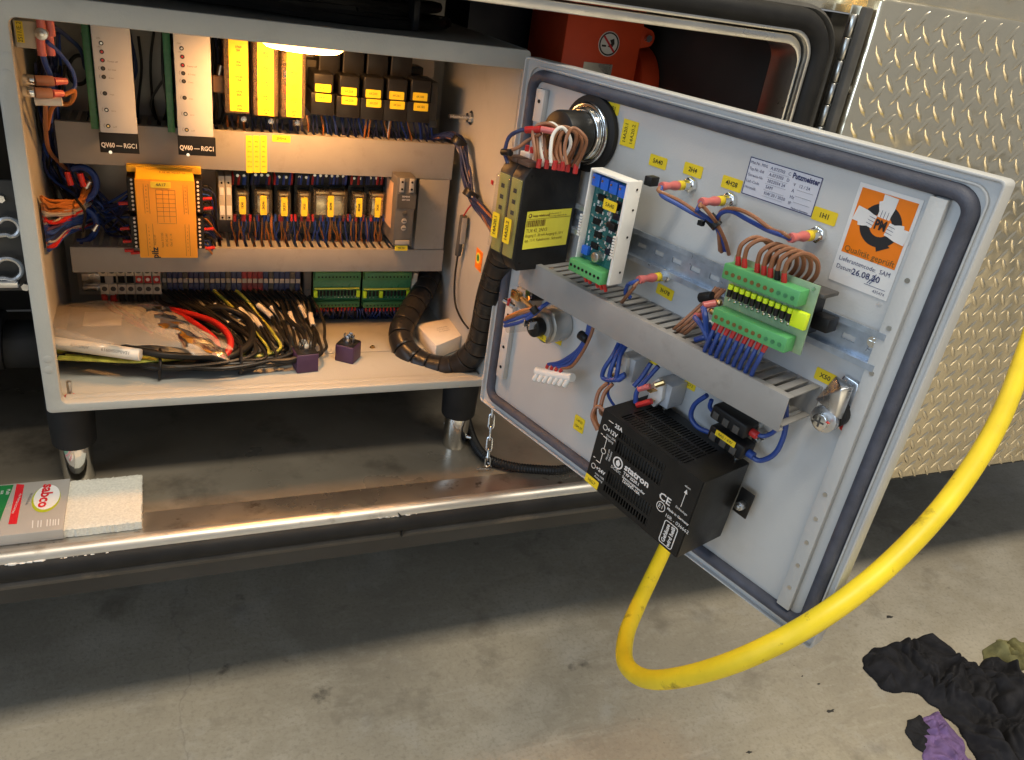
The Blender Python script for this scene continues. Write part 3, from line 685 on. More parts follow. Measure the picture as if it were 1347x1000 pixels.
# ================================================================== electrical cabinet
W_, D_, H_ = 0.6, 0.35, 0.492
CABT = Thing('electrical_cabinet', 'light grey steel electrical cabinet standing open on two posts', 'cabinet', (0.3, 0.02, -0.138))
T = CABT
inr = rrect(0.0180, 0.5965, 0.0125, 0.4680, 0.008, 4); outr = rrect(0, 0.6, 0, 0.492, 0.006, 4)
T.part('front_frame', MB().ring(outr, inr, 0.0, 0.016), paint, bevel=0.0022)
b_ = MB(); b_.box(0.0005, 0.0025, 0.0158, D_, 0.0005, H_ - 0.0005); T.part('side_panel', b_, paint)
T.part('side_panel', MB().box(0.5965, 0.5995, 0.0158, D_, 0.0005, H_ - 0.0005), paint)
T.part('top_panel', MB().box(0.0027, 0.5963, 0.0158, D_, H_ - 0.0028, H_ - 0.0008), paint)
T.part('bottom_panel', MB().box(0.0027, 0.5963, 0.0158, D_, 0.0008, 0.0028), paint)
T.part('back_panel', MB().box(0.0027, 0.5963, D_ - 0.002, D_ - 0.0002, 0.003, H_ - 0.003), paint)
T.part('front_lip', MB().box(0.020, 0.594, 0.0165, 0.030, 0.0029, 0.0115), paint, bevel=0.002)
T.part('mounting_plate', MB().box(0.022, 0.560, 0.287, 0.290, 0.045, 0.470), mk('plate_zinc', (0.42, 0.40, 0.37), 0.5, 0.3, var=0.1), bevel=0.0006)
T.part('gland_plate', MB().box(0.30, 0.52, 0.13, 0.285, 0.0029, 0.0042), paint, bevel=0.0005)
T.part('gland_plate', MB().box(0.5215, 0.585, 0.13, 0.285, 0.0029, 0.0042), paint, bevel=0.0005)
for px, py in ((512, 372), (490, 455), (575, 455), (450, 455)):
    c = PZ(px, py + 2, 0.0045); T.part('screw', MB().cyl((c.x, c.y, 0.004), (c.x, c.y, 0.0075), 0.0025, n=8).cyl((c.x, c.y, 0.0042), (c.x, c.y, 0.0047), 0.0048, n=10), brass if px != 512 else redp)
for cx, cy in ((0.0195, 0.055), (0.579, 0.052)):
    lg = T.part('leg', MB().cyl((cx, cy, -0.1375), (cx, cy, -0.07), 0.0205, n=28), chrome, bevel=0.0015)
    T.part('rubber_boot', MB().cyl((cx, cy, -0.078), (cx, cy, -0.004), 0.0275, 0.0300, n=28), rubber, lg, bevel=0.003)
    if cx > 0.3:
        T.part('collar_screw', MB().cyl((cx + 0.015, cy - 0.012, -0.117), (cx + 0.022, cy - 0.017, -0.117), 0.003, n=8), steel, lg)
# hinge pins on the right frame edge
for py, hh in ((118, 0.05), (462, 0.055)):
    c = PX(701 if py < 200 else 655, py, 0.603); hz = c.z
    hp = T.part('hinge', MB().cyl((0.6035, -0.006, hz - 0.011), (0.6035, -0.006, hz + 0.011), 0.0062, n=14), steel, bevel=0.0006)
    T.part('hinge_pin', MB().cyl((0.6035, -0.006, hz + 0.0112), (0.6035, -0.006, hz + 0.028), 0.0060, n=14).cyl((0.6035, -0.006, hz - 0.028), (0.6035, -0.006, hz - 0.0112), 0.0060, 0.004, n=14), blackp, hp, bevel=0.0008)
# grounding studs with red varnish
c = PX(620, 155, 0.5960)
sd = T.part('stud', MB().cyl((0.5958, c.y, c.z), (0.560, c.y, c.z), 0.0032, n=10), zinc)
T.part('nut', MB().cyl((0.5952, c.y, c.z), (0.5895, c.y, c.z), 0.0078, n=6).cyl((0.5958, c.y, c.z), (0.5952, c.y, c.z), 0.011, n=16), zinc, sd)
c = PY(90, 520, 0.035); sd = T.part('stud', MB().cyl((c.x + 0.002, 0.036, 0.003), (c.x + 0.002, 0.036, 0.026), 0.0032, n=10), zinc)
T.part('varnish', MB().cyl((c.x + 0.002, 0.036, 0.003), (c.x + 0.002, 0.036, 0.0050), 0.007, n=12), redp, sd)
c = PX(648, 240, 0.5962); T.part('varnish', MB().box(0.5945, 0.5962, c.y - 0.004, c.y + 0.004, c.z - 0.003, c.z + 0.003), redp, bevel=0.0007)
for px, py in ((688, 140), (652, 430)):
    c = PX(px, py, 0.5964); T.part('slot', MB().box(0.5955, 0.5963, c.y - 0.002, c.y + 0.002, c.z - 0.007, c.z + 0.007), hole)
c = PX(630, 342, 0.5962)
stk = T.part('sticker', MB().box(0.5957, 0.5962, c.y - 0.014, c.y + 0.014, c.z - 0.016, c.z + 0.016), stickor)
T.part('sticker_print', MB().cyl((0.5955, c.y + 0.003, c.z + 0.002), (0.5957, c.y + 0.003, c.z + 0.002), 0.0085, n=20), lemon, stk)
T.part('sticker_print', MB().cyl((0.5953, c.y + 0.003, c.z + 0.002), (0.59548, c.y + 0.003, c.z + 0.002), 0.0055, n=20), inkgr, stk)
# paint dimples on the frame
for px, py in ((10, 75), (9, 98), (63, 473), (64, 487)):
    c = PY(px, py, 0.0); T.part('weld_mark', MB().cyl((c.x, -0.0004, c.z), (c.x, 0.0008, c.z), 0.0052, n=18), paint, bevel=0.0003)
# ------------------------------------------------------------------ lamp under the cabinet roof
c = PY(402, 66, 0.06)
T = Thing('cabinet_lamp', 'lit warm round lamp under the cabinet roof', 'lamp', (c.x, 0.075, 0.4885))
T.part('lamp_body', MB().cyl((c.x, 0.082, 0.489), (c.x, 0.082, 0.470), 0.063, 0.060, n=40), white, bevel=0.001)
T.part('diffuser_rim', MB().cyl((c.x, 0.082, 0.4698), (c.x, 0.082, 0.4578), 0.056, 0.048, n=40), glow_rim, bevel=0.002)
T.part('diffuser', MB().cyl((c.x, 0.082, 0.4576), (c.x, 0.082, 0.4570), 0.0460, 0.0452, n=40), glow)

# ------------------------------------------------------------------ cable ducts
YD = 0.20
def duct(label, x0, x1, z0, z1, y0, y1, frame=CAB, n=None, finger_top=True, fing_bot=False, thick=0.0016, pitch=0.0125):
    T = Thing('cable_duct', label, 'cable duct', ((x0 + x1) / 2, y1, z0), frame, 'slotted grey cable ducts')
    cv = MB().box(x0, x1, y0, y0 + thick, z0, z1)
    cv.box(x0, x1, y0 + thick, y0 + 0.009, z1 - thick, z1).box(x0, x1, y0 + thick, y0 + 0.009, z0, z0 + thick)
    T.part('cover', cv, ductm, bevel=0.0006)
    T.part('base', MB().box(x0, x1, y1 - thick, y1, z0 + 0.002, z1 - 0.002), ductm)
    nf = n or int((x1 - x0) / pitch); p = (x1 - x0) / nf
    fm = MB().box(-p * 0.31, p * 0.31, y0 + 0.0092, y1 - thick, 0, thick).mesh('finger', ductm, (0, 0, 0), 0.0003)
    for zz in ([z1 - 0.0022 - thick] if finger_top else []) + ([z0 + 0.0022] if fing_bot else []):
        for k in range(nf):
            o = bpy.data.objects.new('finger', fm); COL.objects.link(o); o.parent = T.o
            o.location = Vector((x0 + (k + 0.5) * p, 0, zz)) - T.base
    return T
a = PY(76, 163.5, YD); b1 = PY(80, 218, YD); c1 = PY(598, 187, YD); c2 = PY(595, 234, YD)
D1 = duct('upper long duct running under the fuse holders and relays', 0.026, (c1.x + c2.x) / 2, (b1.z + c2.z) / 2, (a.z + c1.z) / 2, YD, 0.285)
d1x1, d1z0, d1z1 = (c1.x + c2.x) / 2, (b1.z + c2.z) / 2, (a.z + c1.z) / 2
a = PY(91, 322, YD); b1 = PY(95, 355, YD); c1 = PY(583, 332, YD); c2 = PY(581, 360, YD)
d2x1, d2z0, d2z1 = (c1.x + c2.x) / 2, (b1.z + c2.z) / 2, (a.z + c1.z) / 2
D2 = duct('lower long duct between relay row and terminal row', 0.026, d2x1, d2z0, d2z1, YD, 0.285)
# short upright duct closing the relay bay
c = PY(549, 280, YD); vx0 = c.x
T = Thing('cable_duct', 'short upright duct closing the relay bay at its end', 'cable duct', (0.55, 0.285, d2z1), CAB, 'slotted grey cable ducts')
T.part('cover', MB().box(vx0, d2x1 - 0.001, YD + 0.001, YD + 0.0026, d2z1 + 0.0005, d1z0 - 0.0005), ductm, bevel=0.0005)
T.part('side', MB().box(vx0, vx0 + 0.0016, YD + 0.0028, 0.285, d2z1 + 0.0005, d1z0 - 0.0005), ductm)
T.part('side', MB().box(d2x1 - 0.0026, d2x1 - 0.001, YD + 0.0028, 0.285, d2z1 + 0.0005, d1z0 - 0.0005), ductm)
# printed yellow strips on the upper duct
for k in range(3):
    x0, x1, z0, z1 = RC(328 + k * 9.4, 203, 8.8, 49, YD)
    label_on(D1, (x0 + x1) / 2, YD - 0.0002, (z0 + z1) / 2, x1 - x0, z1 - z0, None, lines=['1F8', '1F9', '1F10', '1F11', '1F12', '1F14'] if k == 0 else ['4F6', '4F7', '5F1', '5F2', '5F3', '5F4'] if k == 1 else ['7F1', '7F2', '7F3', '8F1', '8F2', '8F4'], th=0.0022)
x0, x1, z0, z1 = RC(370, 182.5, 24, 9, YD); label_on(D1, (x0 + x1) / 2, YD - 0.0002, (z0 + z1) / 2, x1 - x0, z1 - z0, '2MM4')

# ------------------------------------------------------------------ proportional amplifier cards
def amp_card(label, cx_top, cx_bot, adj, lab):
    y = 0.165
    tl, tr, br, bl = [PY(*q, y) for q in (cx_top[0], cx_top[1], cx_bot[1], cx_bot[0])]
    x0 = (tl.x + bl.x) / 2; x1 = (tr.x + br.x) / 2; z0 = (br.z + bl.z) / 2; z1 = 0.462
    T = Thing('amplifier_card', label, 'amplifier card', ((x0 + x1) / 2, 0.285, z0), group='grey amplifier cards')
    fp = T.part('face_plate', MB().prism(rrect(x0, x1, z0, z1, 0.002, 2), y, y + 0.0018), cardgrey, bevel=0.0004)
    T.part('circuit_board', MB().box(x0 + 0.004, x0 + 0.0056, y + 0.0019, 0.282, z0 + 0.004, z1), pcbg)
    T.part('circuit_board', MB().box(x1 - 0.012, x1 - 0.0104, y + 0.0019, 0.282, z0 + 0.004, z1), hole)
    gs = T.part('card_guide', MB().box(x0 - 0.0125, x0 - 0.0035, 0.19, 0.284, z0 - 0.002, z1), pcbg, bevel=0.0008)
    tx = ['ON', 'I N', 'Power off', '\u0394 I max', 'S sec.', 'max', 'zero', 'Loff']
    for k, (px, py) in enumerate(adj):
        c = PY(px, py, y)
        a = T.part('adjuster', MB().cyl((c.x, y - 0.0006, c.z), (c.x, y - 0.00005, c.z), 0.0027, n=14), ink, fp)
        T.part('trimmer', MB().cyl((c.x, y - 0.0012, c.z), (c.x, y - 0.0007, c.z), 0.0014, n=10), [steel, redp, redp, darkp, darkp, darkp, steel, brass][k], a if False else fp)
        if k in (2, 3, 4, 5, 6, 7): T.text(tx[k], (c.x + 0.0055, y - 0.0002, c.z - 0.0008), 0.0021, inkg, fp, align='LEFT')
        else: T.text(tx[k], (c.x - 0.003, y - 0.0002, c.z + 0.0055), 0.0021, inkg, fp, align='CENTER')
        if k > 2:
            T.part('print', MB().tube([(c.x - 0.0042, y - 0.0001, c.z - 0.002), (c.x - 0.005, y - 0.0001, c.z), (c.x - 0.004, y - 0.0001, c.z + 0.0028)], 0.0003, 4), inkg, fp)
    c = [PY(*q, y - 0.001) for q in lab]
    lx0 = (c[0].x + c[3].x) / 2; lx1 = (c[1].x + c[2].x) / 2; lz1 = (c[0].z + c[1].z) / 2; lz0 = (c[2].z + c[3].z) / 2
    nl = T.part('name_plate', MB().box(lx0, lx1, y, y + 0.004, lz0, z0 - 0.0006), blackp, bevel=0.0006)
    T.text('QV60 \u2014 RGC1', ((lx0 + lx1) / 2, y - 0.0004, lz0 * 0.62 + z0 * 0.38), 0.0062, inkw, nl, fit=(lx1 - lx0) * 0.90, bold=0.0002)
    T.part('screw', MB().cyl((lx0 + 0.012, y + 0.002, lz0 + 0.001), (lx0 + 0.012, y - 0.0012, lz0 + 0.001), 0.0022, n=8), chrome, nl)
s = 1 / 3.962
amp_card('amplifier card nearest the cabinet side wall', [(475 * s, 138 * s), (680 * s, 160 * s)], [(520 * s, 690 * s), (715 * s, 700 * s)],
         [(a * s, b_ * s) for a, b_ in ((527, 225), (530, 270), (534, 314), (537, 357), (541, 401), (547, 487), (555, 573), (564, 657))],
         [(515 * s, 702 * s), (722 * s, 706 * s), (727 * s, 803 * s), (522 * s, 797 * s)])
amp_card('amplifier card beside the yellow fuse labels', [(900 * s, 178 * s), (1095 * s, 197 * s)], [(930 * s, 708 * s), (1112 * s, 716 * s)],
         [(a * s, b_ * s) for a, b_ in ((946, 252), (950, 296), (952, 340), (955, 382), (958, 424), (962, 510), (967, 594), (973, 677))],
         [(926 * s, 712 * s), (1122 * s, 716 * s), (1128 * s, 818 * s), (930 * s, 808 * s)])

# ------------------------------------------------------------------ fuse holders
fuses = [((314, 100), 25, 95, (295, 328, 150), ['1F60\n5A', '1F61\n10A', '1F100\n10A', '1F70\n30A', '1F71\n15A'], 'fuse holder next to the amplifier card', (321, 158)),
         ((349.5, 107), 21.5, 92, (333, 366, 153), ['2F53\n15A', '2F60\n10A', '2F66\n15A', '2F67\n3A', '2F74\n3A'], 'middle one of the three fuse holders', (357, 161)),
         ((387, 112), 20, 86, (370, 402, 156), ['4F121\n3A', '4F126\n3A', '4F77\n15A', '10F75\n20A', '10F91\n5A'], 'fuse holder next to the black relay block', (392, 163))]
for (cx, cy), wp, hp, (bx0, bx1, by), tx, lab, sc_ in fuses:
    y = 0.185
    x0, x1, z0, z1 = RC(cx, cy, wp, hp, y); B0 = PY(bx0, by - 30, y).x; B1 = PY(bx1, by - 30, y).x; zb = PY(cx, by, y).z
    T = Thing('fuse_holder', lab + ' with smoked cover and yellow strip', 'fuse holder', ((B0 + B1) / 2, 0.285, zb), group='fuse holders')
    T.part('base', MB().box(B0 + 0.001, B1 - 0.001, 0.225, 0.286, zb - 0.010, 0.468), blackp, bevel=0.001)
    for k in range(5):
        zz = z0 + (k + 0.5) * (0.462 - z0) / 5
        T.part('blade_fuse', MB().box(B0 + 0.006, B1 - 0.006, 0.203, 0.2245, zz - 0.005, zz + 0.005), [brown, redp, trim, yellow, beige][k], bevel=0.0008)
    cov = T.part('cover', MB().box(B0, B1, y + 0.0005, 0.2245, zb, 0.467), clearbrown, bevel=0.002)
    lb = T.part('label', MB().box(x0, x1, y - 0.0004, y, z0, 0.466), yellow)
    for k in range(5):
        zz = z1 - 0.012 - k * (z1 - z0 - 0.017) / 4
        T.text(tx[k], ((x0 + x1) / 2, y - 0.0007, zz), 0.0030, ink, lb, bold=0.0001)
    c = PY(*sc_, 0.215); T.part('screw', MB().cyl((c.x, 0.224, c.z), (c.x, 0.2195, c.z), 0.0042, n=14).cyl((c.x, 0.2195, c.z), (c.x, 0.2185, c.z), 0.0028, n=10), zinc, bevel=0.0004)
# inline connector block between card and fuse holder
c = PY(287, 110, 0.21)
T = Thing('ring_terminal', 'brown insulated cable lug between card and fuse holder', 'cable lug', (c.x, 0.21, c.z - 0.012))
T.part('sleeve', MB().box(c.x - 0.008, c.x + 0.008, 0.205, 0.217, c.z - 0.012, c.z + 0.011), mk('lug_brown', (0.28, 0.17, 0.10), 0.5), bevel=0.003)
T.part('lug', MB().cyl((c.x + 0.001, 0.211, c.z + 0.0115), (c.x + 0.004, 0.211, c.z + 0.024), 0.0045, n=10), steel)
T.part('wire', MB().tube([(c.x - 0.004, 0.211, c.z - 0.012), (c.x - 0.002, 0.22, c.z - 0.03), (c.x - 0.005, 0.24, c.z - 0.06)], 0.0028, 8), blackw)

# ------------------------------------------------------------------ black plug-in relays
names = ['6K40.2', '6K258', '6K200', '6K261', '6K185']
yb = 0.195
xs5 = [426, 460, 492, 523, 554]; t5 = [97, 100, 102, 104, 105]; bt5 = [122.5, 127, 130, 132.5, 134.5]
for k in range(5):
    y = yb
    x0, x1, z0, z1 = RC(xs5[k], (t5[k] + bt5[k]) / 2, 26.5, bt5[k] - t5[k], y)
    T = Thing('plug_in_relay', ['first black relay from the fuse holders', 'second black relay from the fuse holders', 'middle one of the five black relays', 'fourth black relay from the fuse holders', 'last black relay towards the cabinet wall'][k] + ' with two yellow labels', 'relay', ((x0 + x1) / 2, 0.255, z0), group='black plug-in relays')
    T.part('case', MB().box(x0, x1, y, 0.252, z0, z1), blackp, bevel=0.0022, seg=3)
    xs_, _, za, zb_ = RC(xs5[k] - 1, [116, 120.5, 123.5, 126, 127.5][k], 24, 10.5, y)
    label_on(T, (xs_ + RC(xs5[k] - 1, 120, 24, 10.5, y)[1]) / 2, y - 0.0002, (za + zb_) / 2, 0.0225, zb_ - za, names[k], th=0.0033)
    T.part('socket', MB().box(x0 - 0.0025, x1 + 0.0025, y + 0.0035, 0.2855, z0 - 0.031, z0 - 0.0012).box(x0 - 0.0025, x1 + 0.0025, 0.2528, 0.2855, z0 - 0.001, z1 + 0.010), blackp, bevel=0.001)
    xs_, x2_, za, zb_ = RC(xs5[k], [129, 132.5, 136, 138.5, 141][k], 24, 10.5, y + 0.003)
    label_on(T, (xs_ + x2_) / 2 - 0.0005, y + 0.003, (za + zb_) / 2, 0.0225, zb_ - za, names[k], th=0.0033)
for k in range(4):
    x0, x1, z0, z1 = RC(434 + 31.5 * k, 82 + 3.5 * k, 27, 24, 0.225)
    T = Thing('contactor', ['dark block behind the first black relay', 'dark block behind the second black relay', 'dark block behind the middle black relay', 'dark block behind the fourth black relay'][k] + ' near the roof', 'relay', ((x0 + x1) / 2, 0.285, z0), group='dark blocks behind the black relays')
    T.part('case', MB().box(x0, x1, 0.225, 0.286, z0 - 0.004, 0.466), blackp, bevel=0.0015)
    T.part('front_ridge', MB().box(x0 - 0.0008, x0 + 0.001, 0.2238, 0.2249, z0, 0.46), darkp)
x0, x1, z0, z1 = RC(571, 134, 9, 50, 0.22); single('end_clamp', MB().box(x0, x1, 0.22, 0.286, z0, z1).box(x0 + 0.002, x1 + 0.003, 0.224, 0.27, z0 - 0.012, z0 - 0.0005), darkp, 'dark end clamp after the last black relay', 'end clamp', ((x0 + x1) / 2, 0.286, z0), bevel=0.001)
# ================================================================== orange safety relay
y = 0.155
s = 1 / 3.962
tl, tr, br, bl = PY(690 * s, 347 * s - 0, y), None, None, None
def c3(a, b_, yy): return PY(a * s, 200 + b_ * s, yy)
tl, tr, br, bl = c3(692, 147, y), c3(1012, 150, y), c3(1033, 553, y), c3(738, 553, y)
x0 = (tl.x + bl.x) / 2; x1 = (tr.x + br.x) / 2; z0 = (bl.z + br.z) / 2; z1 = (tl.z + tr.z) / 2
T = Thing('safety_relay', 'orange safety relay with wiring diagram printed on its front', 'safety relay', ((x0 + x1) / 2, 0.285, z0))
fb = T.part('front_block', MB().box(x0, x1, y, 0.215, z0, z1), orange, bevel=0.0012)
zt = c3(700, 100, 0.19).z
hs = T.part('housing', MB().box(x0 - 0.010, x1 + 0.010, 0.1905, 0.286, z1 + 0.0005, zt + 0.008).box(x0 - 0.010, x1 + 0.010, 0.2155, 0.286, z0 + 0.002, z1), yorange, bevel=0.001)
tp = T.part('sloped_top', MB().prismx([(y + 0.001, z1 + 0.0004), (0.1895, zt + 0.0065), (0.1895, z1 + 0.0004)], x0 + 0.002, x1 - 0.001), yorange)
T.text('FUSE 4A  MENU  1A', ((x0 + x1) / 2 + 0.010, 0.1715, z1 + 0.0065), 0.0028, mk_ink_brown, tp, rot=Euler((math.radians(56), 0, 0)).to_quaternion())
for sx in (-1, 1):
    xa, xb = (x0 - 0.0105, x0 - 0.0008) if sx < 0 else (x1 + 0.0008, x1 + 0.0105)
    for half in (0, 1):
        za = z0 + 0.006 + half * (z1 - z0 - 0.006) * 0.515; zb = za + (z1 - z0 - 0.012) * 0.475
        tb = T.part('terminal_strip', MB().box(xa, xb, 0.178, 0.2148, za, zb), blackp, bevel=0.0008)
        for k in range(8):
            zz = za + (k + 0.5) * (zb - za) / 8
            T.part('screw', MB().cyl(((xa + xb) / 2 - 0.001 * sx, 0.1782, zz), ((xa + xb) / 2 - 0.001 * sx, 0.1772, zz), 0.0017, n=8), inkw, tb)
for k, px in enumerate((150, 152, 156, 158, 166)):
    c = PY(px + 6, (268, 301, 318, 330, 333)[k], 0.195); T.part('ferrule', MB().cyl(c, c + Vector((0.012, 0, 0.001)), 0.0024, n=8), redp)
for k, py in enumerate((262, 275, 302, 327)):
    c = PY(266 + 1.5 * k, py, 0.185); T.part('ferrule', MB().cyl(c, c + Vector((0.013, 0, 0.0015)), 0.0024, n=8), redp)
# printed diagram
def pr(xa, xb, za, zb, mat=mk_ink_brown): T.part('print', MB().box(xa, xb, y - 0.0002, y - 0.00003, za, zb), mat, fb)
lw = 0.00022; wX = x1 - x0; hZ = z1 - z0
def X(u): return x0 + u * wX
def Zz(v): return z1 - v * hZ
for v in (0.12, 0.175, 0.23, 0.285, 0.34, 0.39, 0.45):
    pr(X(0.34), X(0.66), Zz(v) - lw, Zz(v) + lw)
for u in (0.34, 0.45, 0.55, 0.66): pr(X(u) - lw, X(u) + lw, Zz(0.55 if u in (0.34, 0.66) else 0.53), Zz(0.12))
pr(X(0.36), X(0.64), Zz(0.545) - lw, Zz(0.545) + lw)
for u, v0, v1 in ((0.14, 0.05, 0.42), (0.22, 0.05, 0.42), (0.80, 0.05, 0.42), (0.87, 0.05, 0.42), (0.14, 0.55, 0.97), (0.25, 0.55, 0.97), (0.80, 0.55, 0.97), (0.87, 0.55, 0.97)):
    pr(X(u) - lw, X(u) + lw, Zz(v1), Zz(v0))
for u in (0.18, 0.835):
    for k in range(8): T.text('ABCDEFGH'[k], (X(u), y - 0.0003, Zz(0.08 + k * 0.045)), 0.0022, mk_ink_brown, fb)
    for k in range(7): T.text('1234567'[k], (X(u), y - 0.0003, Zz(0.6 + k * 0.05)), 0.0022, mk_ink_brown, fb)
for k, tx in enumerate(('Input S12 S22', 'AC DC 24V', 'Out 13 - 14')): T.text(tx, (X(0.40 + k * 0.075), y - 0.0003, Zz(0.76)), 0.0028, mk_ink_brown, fb, PI / 2)
T.text('pilz', (X(0.265), y - 0.0003, Zz(0.93)), 0.0085, ink, fb, PI / 2, bold=0.0004)
T.text('PNOZ X9', (X(0.275), y - 0.0003, Zz(0.76)), 0.0026, mk_ink_brown, fb, PI / 2)
label_on(T, X(0.43), y - 0.0002, Zz(0.055), 0.0255, 0.0085, '4A17', th=0.0042)

# ================================================================== relay row
# two slim beige terminals
for k, px in enumerate((292, 301)):
    x0, x1, z0, z1 = RC(px, 261, 8, 58, 0.215)
    T = Thing('slim_terminal', ['slim beige terminal nearest the orange module', 'slim beige terminal nearest the clear relays'][k], 'terminal', ((x0 + x1) / 2, 0.285, z0), group='slim beige terminals')
    T.part('body', MB().box(x0, x1, 0.215, 0.286, z0, z1), beige, bevel=0.0008)
    T.part('tag', MB().box(x0 + 0.001, x1 - 0.001, 0.2142, 0.2149, z0 + 0.008, z0 + 0.022), white)
    T.part('tag', MB().box(x0 + 0.0016, x1 - 0.0016, 0.2142, 0.2149, z1 - 0.028, z1 - 0.017), white)
    T.part('clamp_hole', MB().cyl(((x0 + x1) / 2, 0.2149, z1 - 0.010), ((x0 + x1) / 2, 0.2143, z1 - 0.010), 0.0016, n=8), hole)
    T.part('clamp_hole', MB().cyl(((x0 + x1) / 2, 0.2149, z0 + 0.004), ((x0 + x1) / 2, 0.2143, z0 + 0.004), 0.0016, n=8), hole)
rel = [(319, 268, 17, 32, '1K40', 'first slim clear relay beside the beige terminals'), (346.5, 268, 24, 34, '2K246', 'square clear relay in second place from the beige terminals'), (374, 270, 18, 33, '2K253', 'clear relay in third place from the beige terminals'),
       (400.5, 270, 18, 33, '1K50', 'clear relay just before the double-width relay'), (435, 269.5, 45, 36, '3K248', 'double-width clear relay with silver coils'), (472.5, 271, 18, 33, '5K160', 'clear relay just after the double-width relay'), (497, 271, 23, 34, '2K25', 'clear relay nearest the grey timer')]
for cx, cy, wp, hp, tx, lab in rel:
    y = 0.215
    x0, x1, z0, z1 = RC(cx, cy, wp, hp, y)
    T = Thing('clear_relay', lab, 'relay', ((x0 + x1) / 2, 0.285, z0), group='clear-capped relays in the middle row')
    T.part('socket', MB().box(x0 - 0.0012, x1 + 0.0012, 0.248, 0.286, z0 - 0.016, z1 + 0.028).box(x0 - 0.0012, x1 + 0.0012, 0.236, 0.2478, z0 - 0.016, z0 - 0.002).box(x0 - 0.0012, x1 + 0.0012, 0.236, 0.2478, z1 + 0.004, z1 + 0.026), blackp, bevel=0.001)
    nh = max(2, int((x1 - x0) / 0.008))
    for k in range(nh):
        xx = x0 + (k + 0.5) * (x1 - x0) / nh
        T.part('socket_screw', MB().cyl((xx, 0.236, z1 + 0.018), (xx, 0.2351, z1 + 0.018), 0.0022, n=8), steel)
    for q in ([0.27, 0.73] if wp > 40 else [0.5]):
        xm = x0 + (x1 - x0) * q; hw = (x1 - x0) * (0.19 if wp > 40 else 0.33)
        T.part('coil', MB().box(xm - hw, xm + hw, y + 0.0025, 0.2465, z0 + 0.0035, z1 - 0.008), foilgold, bevel=0.002)
        T.part('coil_frame', MB().box(xm - hw, xm + hw, y + 0.0035, 0.244, z1 - 0.0068, z1 - 0.0025), brass, bevel=0.0005)
    T.part('cap', MB().box(x0, x1, y, 0.2475, z0, z1), clear, bevel=0.0018)
    lx = (x0 + x1) / 2
    label_on(T, lx, y - 0.0003, (z0 + z1) / 2 - 0.002, 0.0085, z1 - z0 - 0.007, tx, th=0.0034, roll=0) if False else None
    lb = T.part('label', MB().prism(rrect(lx - 0.0047, lx + 0.0047, z0 + 0.0025, z1 - 0.0075, 0.0008, 2), y - 0.0006, y - 0.0002), yellow)
    T.text(tx, (lx, y - 0.0009, (z0 + z1) / 2 - 0.0025), 0.0034, ink, lb, PI / 2, bold=0.0001)
# grey timer module
y = 0.165
x0, x1, z0, z1 = RC(532, 283, 25, 96, y)
T = Thing('timer_relay', 'tall dark grey timer module with two dials at the row end', 'timer relay', ((x0 + x1) / 2, 0.285, z0))
bd = T.part('body', MB().box(x0, x1, y, 0.284, z0 + 0.008, z1), mk('timer_grey', (0.10, 0.095, 0.09), 0.5), bevel=0.0015)
for sx in (0.25, 0.75):
    T.part('terminal_tower', MB().box(x0 + (x1 - x0) * sx - 0.0036, x0 + (x1 - x0) * sx + 0.0036, y - 0.003, y - 0.0002, z1 - 0.022, z1 - 0.001), greyp, bd, bevel=0.0008)
    T.part('terminal_hole', MB().cyl((x0 + (x1 - x0) * sx, y - 0.0031, z1 - 0.006), (x0 + (x1 - x0) * sx, y - 0.0036, z1 - 0.006), 0.0018, n=10), hole, bd)
    T.part('terminal_hole', MB().cyl((x0 + (x1 - x0) * sx, y - 0.0031, z1 - 0.017), (x0 + (x1 - x0) * sx, y - 0.0036, z1 - 0.017), 0.0018, n=10), hole, bd)
T.part('front_panel', MB().box(x0 + 0.002, x1 + 0.001, y - 0.0012, y - 0.0001, z1 - 0.048, z1 - 0.025), darkp, bd)
T.text('SIEMENS', ((x0 + x1) / 2, y - 0.0015, z1 - 0.029), 0.0024, inkw, bd); T.text('3RP1505', ((x0 + x1) / 2, y - 0.0015, z1 - 0.034), 0.0026, inkw, bd)
for k in range(3):
    zz = z1 - 0.056 - 0.0115 * k
    T.part('dial', MB().cyl(((x0 + x1) / 2, y, zz), ((x0 + x1) / 2, y - 0.002, zz), 0.0042, n=16), greyp if k else darkp, bd, bevel=0.0004)
    T.part('dial_slot', MB().box((x0 + x1) / 2 - 0.003, (x0 + x1) / 2 + 0.003, y - 0.0024, y - 0.0021, zz - 0.0005, zz + 0.0005), ink, bd)
T.part('latch', MB().box(x0 + 0.003, x1 - 0.004, y - 0.002, y - 0.0002, z0 + 0.0105, z0 + 0.0175), greyp, bd, bevel=0.0005)
label_on(T, (x0 + x1) / 2 - 0.001, y + 0.001, z0 + 0.0040, 0.0205, 0.0085, '9K20', th=0.0036)
sl = T.part('side_label', MB().box(x0 - 0.0006, x0 - 0.0001, 0.185, 0.225, z0 + 0.030, z1 - 0.014), mk('label_peach', (0.55, 0.36, 0.22), 0.5))
